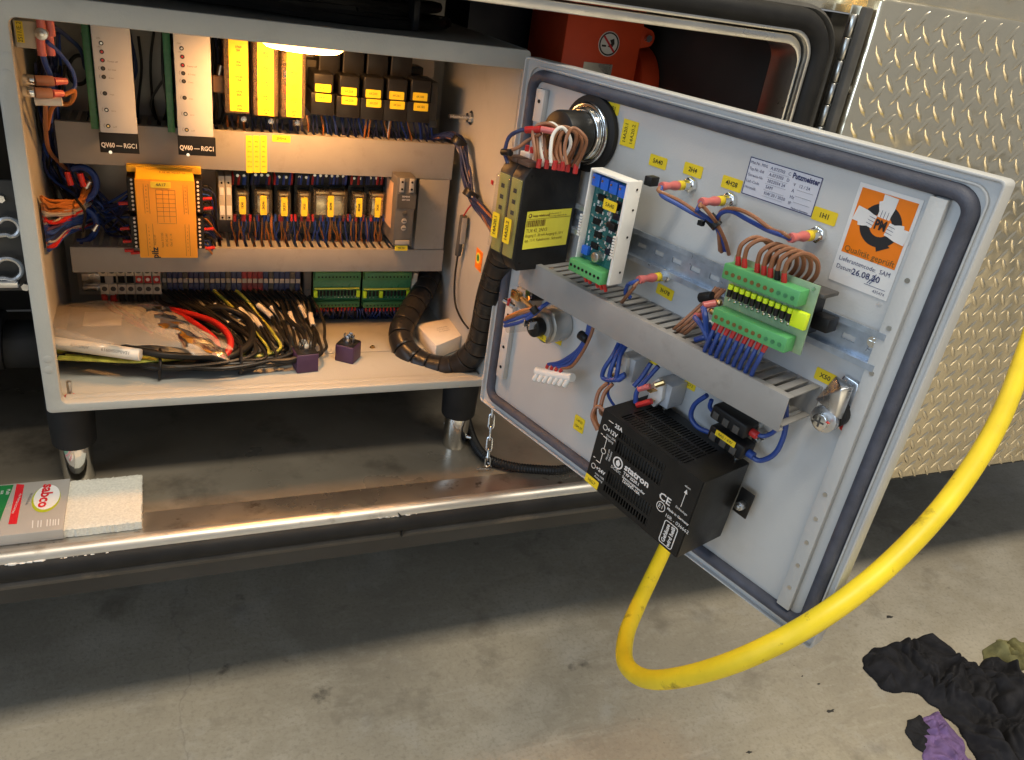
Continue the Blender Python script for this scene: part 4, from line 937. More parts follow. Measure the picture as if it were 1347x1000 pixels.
# dark plate between relays and timer
# ================================================================== terminal row under the lower duct
yt = 0.235
T0 = None
T = Thing('mounting_rail', 'bright steel rail end beside the beige terminals', 'rail', (0.03, 0.28, 0.095))
c = PY(104, 370, yt + 0.02)
T.part('rail', MB().box(0.030, 0.075, 0.262, 0.264, c.z - 0.014, c.z + 0.014).box(0.030, 0.075, 0.257, 0.2615, c.z + 0.0105, c.z + 0.0175).box(0.030, 0.075, 0.257, 0.2615, c.z - 0.0175, c.z - 0.0105), zinc, bevel=0.0006)
T.part('end_stop', MB().box(0.063, 0.0745, 0.236, 0.2565, c.z - 0.016, c.z + 0.018), greyp, bevel=0.001)
for k in range(7):
    px = 136.5 + k * 11.6
    x0, x1, z0, z1 = RC(px, 370.5, 11.1, 34, yt)
    T = Thing('terminal_block', 'beige screw terminal, ' + ['first', 'second', 'third', 'fourth', 'fifth', 'sixth', 'seventh'][k] + ' from the cabinet side wall', 'terminal', ((x0 + x1) / 2, 0.285, z0), group='beige screw terminals')
    bd = T.part('body', MB().box(x0, x1, yt, 0.256, z0, z0 + 0.016).box(x0, x1, yt + 0.006, 0.256, z0 + 0.0162, z1 - 0.0125).box(x0, x1, yt, 0.256, z1 - 0.0122, z1 + 0.006), beige, bevel=0.0009)
    xm = (x0 + x1) / 2
    T.part('screw_hole', MB().cyl((xm, yt - 0.0001, z0 + 0.009), (xm, yt - 0.0006, z0 + 0.009), 0.0038, n=12), darkp, bd)
    T.part('screw_hole', MB().cyl((xm, yt - 0.0001, z1 - 0.004), (xm, yt - 0.0006, z1 - 0.004), 0.0038, n=12), darkp, bd)
    T.part('bridge', MB().box(x0 + 0.001, x1 - 0.001, yt + 0.004, yt + 0.0058, z0 + 0.017, z1 - 0.014), hole if k < 4 else redp, bd)
    if k > 3: T.part('screw', MB().cyl((xm, yt + 0.0038, (z0 + z1) / 2 + 0.002), (xm, yt + 0.0028, (z0 + z1) / 2 + 0.002), 0.0028, n=10), white, bd)
T = Thing('terminal_strip', 'long row of small dark blue and grey feed-through terminals', 'terminal strip', (0.3, 0.285, 0.07))
for k in range(26):
    px = 216 + k * 7.05
    x0, x1, z0, z1 = RC(px, 371 , 6.6, 28, yt + 0.006)
    mt = darkred if k in (15, 16, 17, 18) else dblue if k % 4 else darkp
    T.part('terminal', MB().box(x0, x1, yt + 0.012, 0.286, z0, z0 + 0.013).box(x0, x1, yt + 0.010, 0.286, z0 + 0.0132, z1 + 0.008), mt, bevel=0.0005)
    T.part('marker', MB().box(x0 + 0.0006, x1 - 0.0006, yt + 0.0085, yt + 0.0098, z0 + 0.0155, z0 + 0.0225), greyp)
x0, x1, z0, z1 = RC(405, 373, 9, 34, yt); single('end_clamp', MB().box(x0, x1, yt, 0.286, z0, z1).box(x0 + 0.002, x1 - 0.002, yt - 0.002, yt - 0.0005, z0 + 0.004, z0 + 0.012), darkp, 'grey end clamp between terminal strip and green boards', 'end clamp', ((x0 + x1) / 2, 0.286, z0), bevel=0.001)
for q, (pa, pb, lab) in enumerate(((413, 475, 'green diode board nearest the terminal strip'), (478, 541, 'green diode board nearest the black spiral hose'))):
    y = 0.232
    a = PY(pa, 385, y).x; b_ = PY(pb, 385, y).x; zt = PY((pa + pb) / 2, 361, y).z + 0.004; zb = PY((pa + pb) / 2, 407, y).z
    T = Thing('diode_board', lab, 'circuit board', ((a + b_) / 2, 0.285, zb), group='green diode boards at the terminal row')
    T.part('carrier', MB().box(a, b_, 0.245, 0.286, zb + 0.006, zt), hole)
    T.part('board', MB().box(a, b_, y + 0.009, y + 0.0106, zb + 0.005, zt), pcbg)
    T.part('connector', MB().box(a + 0.001, b_ - 0.002, y - 0.002, y + 0.0088, zb + 0.004, zb + 0.0145), green_shaded, bevel=0.0008)
    T.part('connector', MB().box(a + 0.001, b_ - 0.002, y - 0.002, y + 0.0088, zt - 0.014, zt), green_shaded, bevel=0.0008)
    hz = MB(); n = 12; dd = MB(); fe = MB(); nb = MB()
    for k in range(n):
        xx = a + 0.004 + (k + 0.5) * (b_ - a - 0.009) / n
        T.part('ferrule', MB().cyl((xx, y + 0.003, zb + 0.0038), (xx, y + 0.005, zb - 0.005), 0.0016, n=6), redp)
        dz = zb + 0.0265
        d_ = T.part('diode', MB().cyl((xx, y + 0.0066, dz - 0.004), (xx, y + 0.0066, dz + 0.0045), 0.0019, n=8), blackp)
        T.part('solder', MB().ball((xx, y + 0.0078, dz - 0.0075), 0.0014, 6), zinc, d_)
        T.part('pole_hole', MB().cyl((xx, y - 0.0021, zt - 0.008), (xx, y - 0.0026, zt - 0.008), 0.0015, n=6), hole, d_)
        T.part('pole_hole', MB().cyl((xx, y - 0.0021, zb + 0.0085), (xx, y - 0.0026, zb + 0.0085), 0.0014, n=6), hole, d_)
    for xx in (a + 0.0035, b_ - 0.004) + ((a + (b_ - a) * 0.38,) if q else ()):
        T.part('marker', MB().box(xx - 0.003, xx + 0.003, y + 0.003, y + 0.0088, zb + 0.020, zb + 0.032), neon, bevel=0.0005)
    T.part('marker', MB().box(a + 0.002, b_ - 0.002, y + 0.0062, y + 0.0088, zb + 0.0335, zb + 0.0362), lemon, bevel=0.0004)
x0, x1, z0, z1 = RC(545.5, 376, 6, 32, 0.236); single('end_clamp', MB().box(x0, x1, 0.236, 0.286, z0, z1).box(x0 + 0.001, x1 - 0.001, 0.234, 0.2358, z0 + 0.004, z1 - 0.01), beige, 'beige end clamp beside the black spiral hose', 'end clamp', ((x0 + x1) / 2, 0.286, z0), bevel=0.001)

# ================================================================== wiring inside the cabinet
rr = random.Random(21)
def loom(name, label, groups, base, frame=CAB, kind=None, cat='wires', n=6):
    """groups: list of (paths, radius, material); one child per wire"""
    T = Thing(name, label, cat, base, frame)
    for paths, r, mat in groups:
        for P in paths: T.part('wire', MB().tube(P, r, n, sub=4), mat)
    return T
# short wires from relays, fuses and terminals down into the ducts: too many and too small to count
g = {0: MB(), 1: MB(), 2: MB(), 3: MB()}
mats4 = [blue, orangew, redw, dblue]
for cx in range(306, 508, 6):
    for q in range(2):
        i = rr.choice((0, 1, 1, 3)); px = cx + rr.uniform(-3, 3)
        P = [PY(px, 284 + rr.uniform(-3, 3), 0.238), PY(px + rr.uniform(-3, 3), 296, 0.236), PY(px + rr.uniform(-5, 5), 312, 0.244), PY(px + rr.uniform(-3, 5), 324, 0.25)]
        g[i].tube(P, 0.0014, 5, sub=3)
    i = rr.choice((0, 2, 2, 3)); px = cx + rr.uniform(-3, 3)
    g[2 if i == 2 else 0].tube([PY(px, 282, 0.232), PY(px, 291, 0.231)], 0.0021, 6)
    px = cx + rr.uniform(-3, 3); i = rr.choice((2, 3, 0))
    g[i].tube([PY(px, 243, 0.236), PY(px + 1, 234, 0.236), PY(px + 1, 226, 0.24)], 0.0019, 5, sub=3)
for cx in range(412, 570, 5):
    i = rr.choice((0, 3, 3, 1)); px = cx + rr.uniform(-2, 2)
    g[i].tube([PY(px, 152 + (cx - 412) * .03, 0.23), PY(px + rr.uniform(-2, 4), 165, 0.226), PY(px + rr.uniform(0, 6), 180, 0.235), PY(px + 4, 192, 0.24)], 0.0016, 5, sub=3)
for cx in range(300, 412, 6):
    i = rr.choice((0, 3, 3, 1)); px = cx + rr.uniform(-2, 2)
    g[3 if i != 1 else 1].tube([PY(px, 152, 0.245), PY(px + rr.uniform(-2, 3), 165, 0.24), PY(px + 3, 188, 0.245)], 0.0017, 5, sub=3)
for cx in (483, 488, 515): g[1].tube([PY(cx, 155, 0.22), PY(cx - 2, 165, 0.218), PY(cx - 4, 182, 0.23)], 0.0016, 5)
for cx in range(416, 540, 5):
    for q in range(2):
        px = cx + rr.uniform(-2, 2); g[rr.choice((0, 3))].tube([PY(px, 406, 0.238), PY(px + rr.uniform(-3, 3), 412, 0.240), PY(px + rr.uniform(-8, 8), 419, 0.258)], 0.0014, 5, sub=3)
T = Thing('relay_wiring', 'fine blue, orange and red wires between relays and ducts', 'wires', (0.35, 0.25, 0.14))
for i in range(4): T.part('fine_wires', g[i], mats4[i], kind='stuff')
g2 = MB()
for px in (482, 487, 513): g2.tube([PY(px, 154, 0.221), PY(px - 1, 165, 0.219), PY(px - 3, 180, 0.23)], 0.0015, 5)
T.part('white_wires', g2, whitew, kind='stuff')
# tangle at the cabinet's left wall
g = {i: MB() for i in range(6)}; mats6 = [dblue, blue, blackw, brown, orangew, greyw]
def clampx(P): return [Vector((max(p.x, 0.0075), min(p.y, 0.283), p.z)) for p in P]      # stay inside the cabinet walls
def rnd(P, s_): return clampx([Vector(p) + Vector((rr.uniform(-s_, s_), rr.uniform(-s_, s_), rr.uniform(-s_, s_))) for p in P])
for k in range(34):            # drop from the upper corner
    a = rr.uniform(45, 80); P = cabp([(a, 60 + rr.uniform(-30, 60), 0.19), (a - 3, 130, 0.22), (a - 12 + rr.uniform(-12, 20), 190, 0.23), (a + rr.uniform(-10, 30), 225, 0.24), (a + 25 + rr.uniform(0, 40), 262, 0.25)])
    g[rr.choice((0, 0, 0, 2, 2, 1))].tube(rnd(P, 0.008), 0.0018, 5, sub=4)
for k in range(26):            # behind the cards
    a = rr.uniform(100, 290); P = cabp([(a, 40, 0.25), (a + rr.uniform(-10, 10), 90, 0.25), (a + rr.uniform(-14, 14), 140, 0.26), (a, 175, 0.26)])
    g[rr.choice((0, 2, 2))].tube(rnd(P, 0.008), 0.002, 5, sub=4)
for k in range(22):            # left of the orange module
    P = cabp([(85 + rr.uniform(-10, 25), 240, 0.25), (115 + rr.uniform(-10, 15), 265 + rr.uniform(-10, 10), 0.25), (140, 290 + rr.uniform(-25, 25), 0.25), (172, 270 + rr.uniform(-20, 50), 0.22)])
    g[rr.choice((0, 1, 2, 0))].tube(rnd(P, 0.005), 0.0018, 5, sub=4)
for k in range(16):            # right of the orange module
    P = cabp([(268, 245 + 5.5 * k, 0.19), (276, 247 + 5.5 * k, 0.20), (282, 262 + 5.2 * k, 0.22), (284 + rr.uniform(-8, 8), 318, 0.25)])
    g[rr.choice((0, 1, 4, 2))].tube(rnd(P, 0.003), 0.0016, 5, sub=4)
T = Thing('wire_tangle', 'dark tangle of blue and black wires along the cabinet side wall', 'wires', (0.05, 0.2, 0.2))
for i in range(6):
    if g[i].v: T.part('tangled_wires', g[i], mats6[i], kind='stuff')
# round black cable on the far panel, visible between wires and card
T.part('cable_loop', MB().tube([PY(104 + 14 * math.cos(t), 92 + 19 * math.sin(t), 0.265) for t in [2 * PI * k / 14 for k in range(15)]], 0.0026, 8), blackw)
# harness fanning from the side wall
cols = [orangew, orangew, orangew, brown, greyw, greyw, redw, purple, blue, blue, dblue, blue, redw, greyw, blue]
T = Thing('wire_harness', 'harness of orange, grey and blue wires coming through the side wall', 'wires', (0.02, 0.15, 0.2))
for k in range(44):
    i = int(k / 44 * 15); f = k / 44
    P = [PY(42 + 12 * f, 258 + 74 * f + rr.uniform(-3, 3), 0.14), PY(66 + 8 * f, 266 + 60 * f + rr.uniform(-5, 5), 0.16 + rr.uniform(-0.01, 0.01)), PY(88, 268 + 40 * f + rr.uniform(-5, 5), 0.19), PY(106 + rr.uniform(-3, 3), 262 + 40 * f, 0.22), PY(118 + rr.uniform(-6, 6), 240 + 55 * f + rr.uniform(-10, 10), 0.25)]
    P = clampx(P)
    T.part('wire', MB().tube(P, 0.0021, 6, sub=4), cols[min(14, max(0, i + rr.choice((-1, 0, 0, 1))))])
for cy in (242, 296):
    P = [PY(105 + 22 * math.cos(t), cy + 22 * math.sin(t), 0.235) for t in [math.radians(-120 + 22 * k) for k in range(11)]]
    T.part('wire', MB().tube(P, 0.0045, 8), blue)
T.part('cable_tie', MB().tube([PY(100, 262, 0.20), PY(112, 280, 0.19), PY(108, 305, 0.20)], 0.002, 6), blackp)
for px, py in ((113, 247), (123, 303)):
    c = PY(px, py, 0.215); T.part('cable_lug', MB().cyl(c, c + Vector((0.006, 0, 0.009)), 0.004, 0.0028, n=10), steel)
for px, py in ((88, 226), (105, 228)):
    c = PY(px, py, 0.21); T.part('crimp', MB().cyl(c, c + Vector((0.003, 0, -0.018)), 0.0038, n=10), redp)
# push-button bodies and crimps on the side wall
T = Thing('side_switch', 'beige switch body with yellow tag and red crimps at the top corner', 'switch', (0.03, 0.08, 0.42))
x0, x1, z0, z1 = RC(37, 46, 36, 36, 0.10)
bd = T.part('body', MB().box(x0, x1, 0.10, 0.16, z0, z1), beige, bevel=0.001)
a, b_, c_, d_ = RC(26, 42, 10, 28, 0.0996); lbl = T.part('label', MB().box(a, b_, 0.0992, 0.0998, c_, d_), yellow)
T.text('2S11/E.2', ((a + b_) / 2, 0.0988, (c_ + d_) / 2), 0.0046, ink, lbl, PI / 2)
for px in (54, 66):
    for py, l in ((34, -1), (60, 1)):
        c = PY(px, py, 0.095 if px < 60 else 0.11); T.part('crimp', MB().cyl(c + Vector((0, 0, 0.011)), c - Vector((0, 0, 0.011)), 0.0046, n=10), pink)
c = PY(54, 45, 0.09); T.part('screw', MB().cyl(c, c + Vector((0, 0.012, 0)), 0.0068, n=12).cyl(c - Vector((0, 0.002, 0)), c, 0.004, n=6), steel, bevel=0.0006)
T.part('wire', MB().tube(cabp([(55, 68, 0.10), (60, 85, 0.11), (66, 100, 0.12), (68, 120, 0.14), (66, 160, 0.18)]), 0.0033, 8), blue)
T.part('wire', MB().tube(cabp([(62, 55, 0.10), (80, 72, 0.12), (96, 95, 0.14), (98, 115, 0.14), (85, 123, 0.12)]), 0.0024, 8), blue)
T.part('wire', MB().tube(cabp([(70, 34, 0.12), (88, 48, 0.16), (106, 66, 0.2), (112, 90, 0.24)]), 0.0026, 8), dblue)
T = Thing('side_connector', 'pair of copper-coloured insulated plugs screwed to the side wall', 'connector', (0.02, 0.09, 0.39))
for py, L_, sx in ((104, 55, 0), (120, 50, 1)):
    a = PY(30, py, 0.085 + 0.02 * (1 - sx)); b_ = PY(46, py + 2, 0.085 + 0.02 * (1 - sx)); c_ = PY(46 + L_ * 0.45, py + 3, 0.09 + 0.02 * (1 - sx)); d_ = PY(32 + L_, py + 3, 0.10 + 0.02 * (1 - sx))
    T.part('stud', MB().cyl(a, b_, 0.0062, n=12), chrome, bevel=0.0008)
    T.part('plug', MB().cyl(b_, c_, 0.0062, n=10), mk('plug_copper' + str(sx), (0.45, 0.22, 0.13), 0.35, Alpha=0.9), bevel=0.001)
    T.part('crimp', MB().cyl(c_, d_, 0.0048, 0.004, n=10), pink)
a = PY(46, 133, 0.09); b_ = PY(82, 134, 0.09); T.part('plug', MB().cyl(a, b_, 0.005, n=10), whitew)
T.part('wire', MB().tube(cabp([(84, 125, 0.1), (98, 120, 0.11), (92, 136, 0.12), (70, 140, 0.13), (62, 170, 0.17)]), 0.0026, 8), orangew)
T.part('wire', MB().tube(cabp([(60, 138, 0.11), (60, 170, 0.16), (66, 200, 0.2), (90, 225, 0.24)]), 0.0026, 8), brown)
# bundle leaving the upper duct towards the door
T = Thing('wire_bundle', 'dark blue wire bundle arching from the upper duct to the door', 'wires', (0.58, 0.15, 0.25))
for k in range(26):
    j = lambda a: rr.uniform(-a, a)
    P = [PY(572 + j(6), 181 + j(4), 0.235), PY(592 + j(5), 178 + j(4), 0.19 + j(.006)), PY(607 + j(6), 192 + j(5), 0.16 + j(.006)), PY(613 + j(6), 225 + j(5), 0.14 + j(.006)), PY(619 + j(4), 255 + j(3), 0.11 + j(.006)),
         PY(634 + j(6), 278 + j(6), 0.07 + j(.006)), PY(650 + j(5), 300 + j(6), 0.02 + j(.006)), PY(672, 315 + j(8), -0.03)]
    T.part('wire', MB().tube(P, 0.0019, 6, sub=4), dblue if k % 6 else brown)
for px, py, yy in ((604, 187, 0.165), (619, 256, 0.11)):
    c = PY(px, py, yy); T.part('cable_tie', MB().cyl(c - Vector((0.003, 0, 0.005)), c + Vector((0.003, 0, 0.005)), 0.0125, n=14), blackp, bevel=0.001)
c = PY(652, 262, 0.09); T.part('cable_lug', MB().cyl(c, c + Vector((0.012, 0, -0.003)), 0.004, n=10), pink)
# hanging sensor with cable on the right wall
T = Thing('inline_connector', 'grey inline connector hanging on a thin black cable at the wall', 'connector', (0.59, 0.12, 0.1))
a = PX(610, 284, 0.586); b_ = PX(602, 336, 0.586)
T.part('body', MB().cyl(a, b_, 0.0062, 0.0050, n=14), darkp, bevel=0.001)
T.part('clip', MB().box(a.x - 0.004, a.x + 0.004, a.y - 0.008, a.y - 0.005, (a.z + b_.z) / 2 - 0.01, a.z - 0.002), greyp, bevel=0.0006)
T.part('cable', MB().tube([b_, PX(598, 370, 0.588), PX(599, 400, 0.588), PX(607, 420, 0.588), PX(616, 432, 0.588)], 0.0017, 6), blackw)
T.part('cable', MB().tube([a, PX(615, 276, 0.588), PX(621, 268, 0.588)], 0.0014, 6), redw)

# ------------------------------------------------------------------ black cables looping over the cabinet floor
T = Thing('cable_loop', 'large loop of black cables with white markers on the cabinet floor', 'cables', (0.25, 0.15, 0.004))
for k in range(26):
    f = k / 25; j = lambda a: rr.uniform(-1.7 * a, 1.7 * a)
    h = 0.012 + 0.030 * rr.random() * (1 - 0.3 * f)
    P = [PY(214 + 186 * f, 382, 0.248), PY(232 + 180 * f, 396, 0.225), PY(262 + 160 * f + j(4), 420 - 6 * (1 - f), 0.19 + j(.008)), PZ(300 + 126 * f + j(5), 443 + 3 * f + j(5), 0.020 + h * 0.5),
         PZ(310 + 108 * f + j(5), 470 - 6 * f + j(4), h * 0.6 + 0.006), PZ(262 + 60 * f + j(6), 478 + j(5), h * 0.5 + 0.006), PZ(205 + j(5), 480 - 6 * f + j(4), h * 0.55 + 0.006), PZ(140, 465 + j(8), h * 0.6 + 0.006), PZ(70, 455 + j(10), h * 0.7 + 0.006)]
    cb = T.part('cable', MB().tube(P, rr.choice((0.0024, 0.0028, 0.0031, 0.0038)), 8, sub=7), yg if k in (9, 13) else blackw)
    if k % 2 == 0 and k > 3:
        Q = catmull(P, 7); i0 = 8 + rr.randint(0, 4); T.part('marker', MB().tube(Q[i0:i0 + 6], 0.0040, 8, smooth=False), whitew, cb)
for (px, py, z) in ((210, 478, 0.02), (315, 472, 0.02), (378, 458, 0.02)):
    c = PZ(px, py, z); T.part('cable_tie', MB().tube([c + Vector((0.002 * math.sin(t), 0.028 * math.cos(t), 0.019 * math.sin(t) - 0.001)) for t in [2 * PI * k / 12 for k in range(13)]], 0.0022, 6), blackp)
T = Thing('black_cable', 'single thick black cable bending beside the red cable', 'cable', (0.2, 0.15, 0.01))
T.part('cable', MB().tube([PY(250, 412, 0.22), PY(290, 405, 0.2), PZ(325, 420, 0.045), PZ(330, 450, 0.035), PZ(300, 470, 0.03), PZ(260, 470, 0.03)], 0.0058, 10, sub=8), blackw)
T = Thing('red_cable', 'thick red cable curving out of the plastic bag', 'cable', (0.2, 0.15, 0.02))
T.part('cable', MB().tube([PY(205, 405, 0.23), PY(240, 411, 0.20), PZ(280, 423, 0.05), PZ(302, 444, 0.045), PZ(298, 466, 0.035), PZ(275, 476, 0.022), PZ(225, 477, 0.015), PZ(150, 470, 0.012)], 0.0050, 10, sub=8), redw)
T.part('cable', MB().tube([PY(200, 408, 0.22), PY(235, 415, 0.19), PZ(262, 430, 0.05), PZ(284, 450, 0.045), PZ(280, 466, 0.035), PZ(250, 474, 0.022), PZ(180, 474, 0.015)], 0.0050, 10, sub=8), redw)
g = MB()
for k in range(6): g.tube([PY(162 + k * 8, 385, 0.25), PY(166 + k * 9, 398, 0.235), PY(182 + k * 14, 412, 0.21), PY(215 + 14 * k, 430, 0.17)], 0.0042, 8)
T = Thing('supply_cables', 'thick black and red supply cables below the beige terminals', 'cables', (0.15, 0.24, 0.03))
for k in range(7):
    T.part('cable', MB().tube([PY(137 + k * 11.6, 386, 0.246), PY(140 + k * 12, 398, 0.235), PY(158 + k * 15, 414, 0.205), PY(200 + 15 * k, 436, 0.165)], 0.0044, 8), redw if k in (0, 1) else blackw)
# yellow-green wires and printed white sleeve at the side wall
T = Thing('earth_wires', 'yellow-green earth wires below the white printed sleeve', 'wires', (0.06, 0.1, 0.02))
for k in range(3): T.part('wire', MB().tube([PZ(72, 466 + k * 3, 0.03), PZ(120, 470 + k * 2, 0.032), PZ(180, 472 + k * 2, 0.030), PZ(240, 468 + k * 2, 0.028), PZ(300, 466, 0.024)], 0.0021, 8), yg)
T = Thing('printed_sleeve', 'white printed heat-shrink sleeve over a cable by the side wall', 'cable sleeve', (0.06, 0.1, 0.03))
a = PZ(70, 451, 0.048); b_ = PZ(185, 467, 0.045)
slv = T.part('sleeve', MB().cyl(a, b_, 0.0085, n=20), whitew, bevel=0.0006)
d = (b_ - a).normalized(); view = (CP - (a + b_) / 2).normalized(); nrm = (view - d * view.dot(d)).normalized(); upv = nrm.cross(d)
qt = Matrix((d, upv, nrm)).transposed().to_quaternion()
for fr_, tx in ((0.33, '400/690V'), (0.74, '6160450P0VS1')):
    T.text(tx, a.lerp(b_, fr_) + nrm * 0.0088, 0.0046, inkg, slv, rot=qt)
a2 = PZ(74, 437, 0.05); b2 = PZ(146, 457, 0.047)
T.part('grey_sheath', MB().cyl(a2, b2, 0.0068, n=16), greyw); T.part('cable', MB().tube([b2, PZ(185, 462, 0.045), PZ(225, 468, 0.04), PZ(290, 470, 0.03)], 0.0055, 10), blackw)
# crumpled clear bag over the cables
def bag(name, label, corners, zc, seed, amp, mat=film, nu=44, nv=26):
    c00, c10, c11, c01 = [PZ(px, py, z) for px, py, z in corners]
    def fn(u, v):
        p = (c00 * (1 - u) + c10 * u) * (1 - v) + (c01 * (1 - u) + c11 * u) * v
        q = Vector((p.x * 20, p.y * 30, seed)); e = math.sin(PI * min(1, max(0, v))) ** 0.6 * math.sin(PI * min(1, max(0, u))) ** 0.4
        h = zc * e + 0.7 * amp * (1 - abs(noise.noise(q)) * 2) + amp * 0.35 * (1 - abs(noise.noise(q * 2.1)) * 2)
        w2 = Vector((noise.noise(q + Vector((7, 0, 0))), noise.noise(q + Vector((0, 7, 0))), 0)) * 0.010
        return p + w2 + Vector((0, 0, h))
    return single(name, MB().sheet(fn, nu, nv), mat, label, 'plastic bag', c00, ang=60)
bag('plastic_bag', 'crumpled clear plastic bag over the cables by the side wall', [(60, 402, 0.056), (205, 400, 0.060), (305, 462, 0.054), (70, 456, 0.060)], 0.016, 3.3, 0.005)
bag('plastic_bag', 'clear plastic bag flap lying over the larger bag', [(152, 404, 0.066), (215, 404, 0.066), (302, 474, 0.052), (255, 468, 0.056)], 0.010, 9.2, 0.006, nu=30, nv=24)
c0 = PZ(140, 420, 0.048); single('card_slip', MB().box(c0.x - 0.03, c0.x + 0.02, c0.y - 0.02, c0.y + 0.03, 0.046, 0.0475), carton, 'tan card slip inside the clear plastic bag', 'card', c0, bevel=0.0004)

# ------------------------------------------------------------------ two purple relays on the cabinet floor
def purple_relay(label, px, py, ang, sz):
    c = PZ(px, py, 0.003)
    T = Thing('purple_relay', label, 'relay', (c.x, c.y, 0.0029), (Vector((0, 0, 0)), 0.0), 'purple relays on the cabinet floor')
    T.o.rotation_euler = (0, 0, ang)
    b0 = T.base; x, y0, z = b0; h = sz / 2
    T.part('case', MB().box(x - h, x + h, y0 - h, y0 + h, z, z + sz * 0.92), purple, bevel=0.0016, seg=3)
    T.part('pin_plate', MB().box(x - h * 0.94, x + h * 0.94, y0 - h * 0.94, y0 + h * 0.94, z + sz * 0.92, z + sz * 0.97), blackp, bevel=0.0005)
    zt = z + sz * 0.97
    for dx, dy, r_ in ((-0.5, 0.1, 1), (0.5, 0.1, 1), (0, 0.55, 0), (0, -0.45, 0), (0.0, 0.05, 0)):
        if r_: T.part('blade', MB().box(x + dx * h - 0.0005, x + dx * h + 0.0005, y0 + dy * h - 0.0032, y0 + dy * h + 0.0032, zt, zt + 0.0125), zinc, bevel=0.0003)
        else: T.part('blade', MB().box(x + dx * h - 0.0032, x + dx * h + 0.0032, y0 + dy * h - 0.0005, y0 + dy * h + 0.0005, zt, zt + 0.0125), zinc, bevel=0.0003)
purple_relay('purple relay with blade pins up beside the cable loop', 401, 484, 0.12, 0.0325)
purple_relay('purple relay with blade pins up turned corner to the viewer', 457.5, 472, -0.62, 0.0305)
# ------------------------------------------------------------------ small white carton
T = Thing('small_carton', 'small white cardboard box with printed lines behind the spiral hose', 'box', (0.55, 0.17, 0.0045))
q = [PZ(px, py, 0.030) for px, py in ((548, 427), (591, 418.5), (615, 438), (574, 455))]
bx = T.part('carton', MB().prismz([(p.x, p.y) for p in q], 0.0046, 0.030), carton, bevel=0.0008)
ctr = (q[0] + q[1] + q[2] + q[3]) / 4; dx = (q[1] - q[0]).normalized()
for k, tx in enumerate(('GLASFASER', 'Fein 24V 10A', 'Art 5432810')):
    T.text(tx, ctr + Vector((0.002, 0.010 - 0.007 * k, 0.0003)), 0.0032, inkg, bx, math.atan2(dx.y, dx.x), rot=flat)
# ------------------------------------------------------------------ spiral wrapped hose from the cabinet to the door
P = [PY(566, 362, 0.262), PY(556, 385, 0.225), PY(540, 410, 0.19), PY(527, 438, 0.15), PY(536, 464, 0.115), PY(563, 481, 0.085), PY(597, 483, 0.055), PY(624, 462, 0.03), PY(636, 430, 0.012), PY(643, 395, -0.004), PY(653, 360, -0.022), PY(664, 325, -0.045), PY(672, 300, -0.06)]
T = Thing('spiral_hose', 'thick black spiral-wrapped wiring hose bending from cabinet to door', 'hose', P[5])
Q = catmull(P, 10); tot = [0]
for a, b_ in zip(Q, Q[1:]): tot.append(tot[-1] + (b_ - a).length)
def along(s_):
    for i in range(len(tot) - 1):
        if tot[i + 1] >= s_: return Q[i].lerp(Q[i + 1], (s_ - tot[i]) / max(1e-9, tot[i + 1] - tot[i]))
    return Q[-1]
L_ = tot[-1]; step = 0.026; k = 0
while (k + 1) * step < L_:
    pts = [along(k * step + 0.0008 + (step - 0.0016) * i / 5) for i in range(6)]
    T.part('wrap_turn', MB().tube(pts, 0.0200, 22, smooth=False), mats_wrap, bevel=0.0013, seg=2, ang=30); k += 1
T.part('inner_tube', MB().tube(Q, 0.0172, 16, smooth=False), hole)
# ================================================================== cabinet door (door frame: x along the door, -y out of its inner face, z up)
u0, u1, v0, v1 = 0.012, 0.6015, -0.010, 0.4872
T = DT = DoorPart(CABT, 'door', MB().prism(rrect(u0 + 0.001, u1 - 0.001, v0 + 0.001, v1 - 0.001, 0.004, 3), 0.0, 0.004), doorpaint, 'open grey door with stickers and a black foam gasket', (0.3, 0, 0), DOOR, 0.0008)
T.part('edge_fold', MB().ring(rrect(u0, u1, v0, v1, 0.005, 3), rrect(u0 + 0.0025, u1 - 0.0025, v0 + 0.0025, v1 - 0.0025, 0.0035, 3), -0.005, 0.015), doorpaint, bevel=0.001)
T.part('gasket_channel', MB().ring(rrect(u0 + 0.0105, u1 - 0.0075, v0 + 0.0085, v1 - 0.0075, 0.016, 6), rrect(u0 + 0.0125, u1 - 0.0095, v0 + 0.0105, v1 - 0.0095, 0.014, 6), -0.0035, -0.0002), doorpaint, bevel=0.0006)
gp = rrect(u0 + 0.020, u1 - 0.0175, v0 + 0.0185, v1 - 0.0180, 0.017, 10)
T.part('gasket', MB().sweep_ring(gp, [(0.0070 * math.cos(t), -0.0015 - 0.0085 * max(0, math.sin(t)) if math.sin(t) > 0 else -0.0003) for t in [2 * PI * k / 16 for k in range(16)]]), foam)
# perforated stiffening rails
def rail(x0, x1, z0, z1, holes, big):
    pr_ = [(x0, z0), (x1, z0), (x1, z1), (x0, z1)]
    m = MB(); n = 4
    m.box(x0, x1, -0.0085, -0.0070, z0, z1).box(x0, x0 + 0.0016, -0.0068, -0.0002, z0, z1).box(x1 - 0.0016, x1, -0.0068, -0.0002, z0, z1)
    r_ = T.part('stiffening_rail', m, doorpaint, bevel=0.0006)
    xm = (x0 + x1) / 2
    for z in holes: T.part('rail_hole', MB().cyl((xm, -0.0086, z), (xm, -0.0091, z), 0.0024, n=12), hole if big else steel, r_)
    return r_
rail(0.551, 0.566, 0.018, 0.462, [0.045, 0.075, 0.105, 0.135, 0.165, 0.30, 0.345, 0.39], False)
rail(0.046, 0.062, 0.050, 0.170, [0.068, 0.100, 0.150], True)
rail(0.046, 0.062, 0.415, 0.455, [0.440], True)
